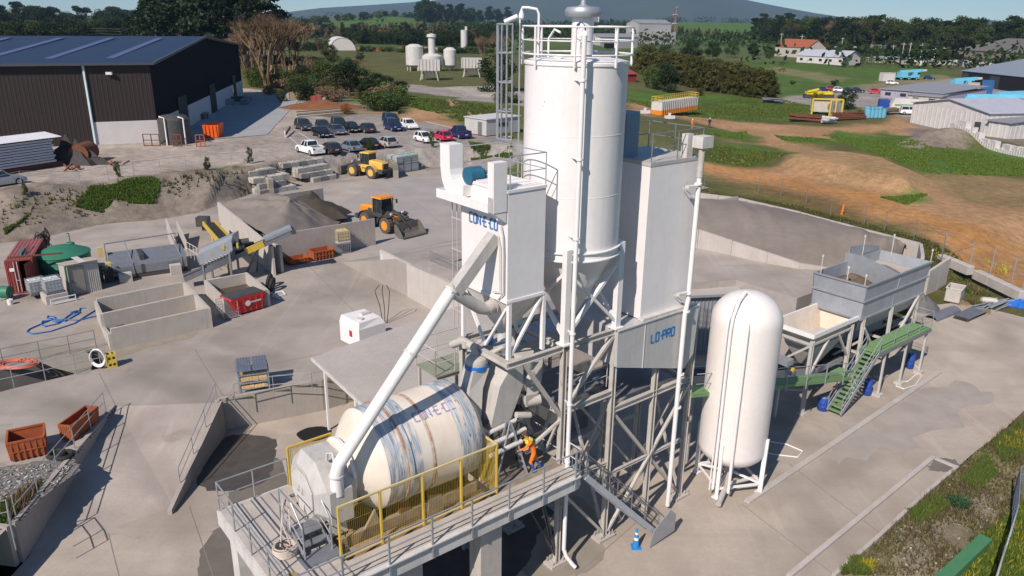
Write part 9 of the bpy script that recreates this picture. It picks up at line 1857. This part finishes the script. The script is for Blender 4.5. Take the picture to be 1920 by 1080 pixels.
for k in range(44): q = G(1700 + k * 4.4 + rs.uniform(-2,2),118 + k * .22 + rs.uniform(-2,3),0); mb = MB(); mb.box((q.x,q.y,1.2),(rs.uniform(1,3),rs.uniform(1,3),rs.uniform(1,3.2)),rs.random()); mb.B('bundle', (wb,steelw,dkw)[k % 3],t)
t = thing('parked_machines', 'row of colourful parked machines right of the white tunnel', 'machines', G(720,98,1.5))
for k in range(22): q = G(676 + k * 7 + rs.uniform(-2,2),97 + rs.uniform(-1,2),1.5); mb = MB(); mb.box((q.x,q.y,2.6),(rs.uniform(2,5),3,rs.uniform(1.2,3)),rs.random()); mb.B('machine', (yellow,galvd,wb,redc,dkw,orange)[k % 6],t)
for i,(x,y,ty) in enumerate(((69,88,55),(1690,112,80),(1703,112,80),(1724,118,82),(1672,108,84),(1500,100,66),(1577,96,70),(1462,96,62),(1765,116,88),(1750,115,90))):
 p = G(x,y,0 if x > 500 else 2.5); h = zat(p,ty); t = thing('power_pole', 'wooden power pole with crossarm on the plain', 'power pole', p,group='power poles on the plain'); mb = MB(); mb.bar(p,(p.x,p.y,h),.35); mb.B('pole', greys,t); mb = MB(); mb.bar((p.x - 1.5,p.y,h - .8),(p.x + 1.5,p.y,h - .8),.2); mb.B('crossarm', greys,t)
mb = MB()
for z in (9.5,11,12.3):
 pts = []
 for x in (-60,20,69,130,200,250): q = G(x,88,2.5); pts.append(Vc((q.x,q.y,z + (0 if x in (69,-60,200) else -.6))))
 mb.tube(pts,.06,3)
tag(mb.B('power_line', greys), 'power lines crossing behind the warehouse', 'power line')
q = G(1465,136,0); t = thing('horse', 'brown horse grazing in the green paddock', 'horse', q); hm = M('horse_brown', (.14,.06,.03),.7); zq = zland(q.x,q.y)
J = [(0,0,1.25),(.6,0,1.3),(.95,0,1.35),(1.3,0,.95),(1.5,0,.45),(1.62,0,.25),(.75,.18,.75),(.75,.18,.1),(.7,-.18,.75),(.85,-.18,.1),(-.55,0,1.3),(-.65,.2,.85),(-.75,.2,.45),(-.68,.2,.08),(-.6,-.2,.85),(-.6,-.2,.45),(-.5,-.2,.08),(-.95,0,1.1),(-1.05,0,.6)]
E = [(0,1),(1,2),(2,3),(3,4),(4,5),(1,6),(6,7),(1,8),(8,9),(0,10),(10,11),(11,12),(12,13),(10,14),(14,15),(15,16),(10,17),(17,18)]; rad = [.34,.34,.24,.16,.14,.09,.12,.06,.12,.06,.33,.17,.09,.06,.17,.09,.06,.06,.07]
bm = bmesh.new(); sl = bm.verts.layers.skin.verify(); vs_ = [bm.verts.new(Vc(j) * 1.15 + Vc((0,0,zq - q.z))) for j in J]
for a,b in E: bm.edges.new((vs_[a],vs_[b]))
for v,r in zip(vs_,rad): v[sl].radius = (r * 1.15,r * 1.15)
vs_[0][sl].use_root = True
me = bpy.data.meshes.new('body'); bm.to_mesh(me); bm.free(); o = bpy.data.objects.new('body', me); COL.objects.link(o); o.parent = t; o.modifiers.new('s', 'SKIN'); mm = o.modifiers.new('u', 'SUBSURF'); mm.levels = mm.render_levels = 2
me2 = bpy.data.meshes.new_from_object(o.evaluated_get(bpy.context.evaluated_depsgraph_get())); o.modifiers.clear(); o.data = me2; me2.name = 'body'; me2.materials.clear(); me2.materials.append(hm)
for pl in me2.polygons: pl.use_smooth = True
mb = MB(); mb.box((q.x + 1.1,q.y,zq + 1.62),(.5,.08,.25)); mb.B('mane', dark,t)
q2 = G(1578,402,0); t = thing('marker_post', 'orange marker sleeve standing in the field behind the sand bay', 'marker', q2); mb = MB(); mb.cyl((q2.x,q2.y,0),(q2.x + .1,q2.y,1.1),.16,.08,8); mb.B('sleeve', M('marker_orange', (.8,.2,.02),.5),t)
for lab,x,y in (('tree stump on the grass behind the cars', 850,200),('pale split stump right of the cars', 888,226)):
 q = GL(x,y); mb = MB(); mb.lathe((q.x,q.y,q.z - .1),[(1.3,0),(.8,.4),(.7,1.0),(.2,1.1),(0,.9)],10)
 for k in range(6): a = rs.uniform(0,6.28); mb.bar((q.x,q.y,q.z + .6),(q.x + 1.5 * cos(a),q.y + 1.2 * sin(a),q.z + rs.uniform(.2,1.5)),.2)
 tag(mb.B('stump', woodm),lab, 'stump')
for k in range(14):
 x = (1290,1310,1335,1500,1530,1550,690,700,760,1840,1720,1650,720,745)[k]; p = G(x,(52,53,52,55,56,57,42,43,42,75,76,80,42,43)[k],0 if x > 1000 else 2)
 fr_ = Matrix.Translation(p) @ Matrix.Rotation(rs.uniform(-.4,.4),4, 'Z'); t = thing('farm_house', 'small distant farmhouse on the plain', 'house', (0,0,0),fr_,group='distant farmhouses'); mb = MB(fr_); mb.b2((-8,-4,0),(8,4,4)); mb.B('wall', wb,t); mb = MB(fr_); mb.extr([(-9,-5,4),(-9,0,7),(-9,5,4)],(18,0,0)); mb.B('roof', (til,gro,palr)[k % 3],t)
for lab,a,b in (('long pale greenhouse roof on the far left field', (683,32),(765,31)),('long pale greenhouse roof beyond the right paddock', (1395,46),(1432,47))):
 p,q = G(*a,12),G(*b,12)
 if p.y > 0 and p.y < 9000: mb = MB(); mb.bar((p.x,p.y,10),(q.x,q.y,10),30,5); tag(mb.B('greenhouse', wb),lab, 'greenhouse')
# mountains
def mountain(name,pts,dist,dep,mat):
 """skyline given as photo pixels, built as a solid ridge at real distance with slopes towards and away"""
 mb = MB(); ridge_ = []
 for (x,y) in pts: d = ray(x,y); s = dist / d.y; ridge_.append(Vc((0,0,CAMH)) + d * s)
 rows = []; K = 10
 for j in range(-K,K + 1):
  f = abs(j) / K; row = []
  for i,r in enumerate(ridge_):
   z = -20 + (r.z + 20) * (1 - f) ** 1.15; nz = noise.noise(Vc((r.x * .0012,j * .5,3.1))) * 90 * (1 - f) * f * 3; row.append(Vc((r.x,r.y + dep * j / K,z + nz * min(1,r.z / 400))))
  rows.append(row)
 n = len(ridge_); mb.add([p for row in rows for p in row],[[a * n + b,a * n + b + 1,(a + 1) * n + b + 1,(a + 1) * n + b] for a in range(2 * K) for b in range(n - 1)])
 tag(mb.B(name,mat,smooth=True),kind='structure')
mm_ = M('mountain_forest', (.035,.055,.03),.95,c2=(.06,.075,.04),sc=.002,amt=.9)
def dens(P,n=6):
 out = []
 for a,b in zip(P[:-1],P[1:]): out += [(a[0] + (b[0] - a[0]) * k / n,a[1] + (b[1] - a[1]) * k / n) for k in range(n)]
 return out + [P[-1]]
mountain('mountain', dens([(420,34),(520,25),(600,15),(700,9),(800,2),(900,-8),(1000,-22),(1120,-38),(1230,-35),(1330,-18),(1400,0),(1460,12),(1520,23),(1560,31),(1620,40),(1700,50)]),9000,2500,mm_)
mountain('hills', dens([(1590,52),(1640,40),(1665,47),(1700,50),(1760,46),(1800,43),(1825,38),(1850,36),(1870,41),(1890,39),(1920,43),(1990,38),(2080,48)],4),6500,1200,mm_)
mountain('hills', dens([(-200,38),(-60,33),(0,34),(60,31),(110,30),(180,33),(300,32),(420,36)],4),7800,900,mm_)
def split_loose(names):
 """pieces of one part that do not touch become parts of their own"""
 for o in [o for o in bpy.data.objects if o.type == 'MESH' and o.name.split('.')[0] in names]:
  me = o.data; par = list(range(len(me.vertices)))
  def fd(i):
   while par[i] != i: par[i] = par[par[i]]; i = par[i]
   return i
  for pl in me.polygons:
   vs_ = list(pl.vertices)
   for v in vs_[1:]: par[fd(v)] = fd(vs_[0])
  gr = {}
  for pl in me.polygons: gr.setdefault(fd(pl.vertices[0]),[]).append(pl)
  gs = list(gr.values()); ms = []
  if len(gs) < 2: continue
  for g in gs:
   ids = sorted({v for pl in g for v in pl.vertices}); mp = {v: i for i,v in enumerate(ids)}; m2 = bpy.data.meshes.new(me.name); m2.from_pydata([me.vertices[v].co[:] for v in ids],[],[[mp[v] for v in pl.vertices] for pl in g]); m2.materials.append(me.materials[0]); m2.polygons.foreach_set('use_smooth', [pl.use_smooth for pl in g]); m2.set_sharp_from_angle(angle=R(38)); ms.append(m2)
  o.data = ms[0]
  for m2 in ms[1:]: c = bpy.data.objects.new(o.name.split('.')[0],m2); COL.objects.link(c); c.parent = o.parent
split_loose({'top_hatches', 'actuator', 'edge_girder', 'trunnion_roller', 'pipe_collar', 'pipe_bracket', 'hydraulic_cylinder', 'inner_wall', 'pump_equipment', 'foot_block', 'yellow_cover', 'roof_vents', 'cradle', 'cross_girder', 'support', 'motor', 'control_cabinet', 'side_walls', 'antennas', 'trestle', 'stringer', 'edge_beam', 'number_plate', 'pipe_sleeve'})
for o in bpy.data.objects:
 if o.name.split('.')[0] in ('anchor_bolts', 'flange_bolts', 'hoses', 'pump_pipes', 'idlers', 'mesh', 'cover_rib'): o['kind'] = 'stuff'
# haze
hz = MB(); hz.b2((-9500,-300,-60),(9500,12500,900));
hm_ = bpy.data.materials.new('haze_air'); hm_.use_nodes = True; nt = hm_.node_tree; nt.nodes.clear(); out = nt.nodes.new('ShaderNodeOutputMaterial'); pv = nt.nodes.new('ShaderNodeVolumePrincipled')
pv.inputs['Color'].default_value = (.5,.72,1.0,1); pv.inputs['Density'].default_value = .00007; pv.inputs['Anisotropy'].default_value = .2; nt.links.new(pv.outputs[0],out.inputs['Volume'])
HAZE = True
if HAZE: o = hz.B('haze', hm_); tag(o,kind='stuff')
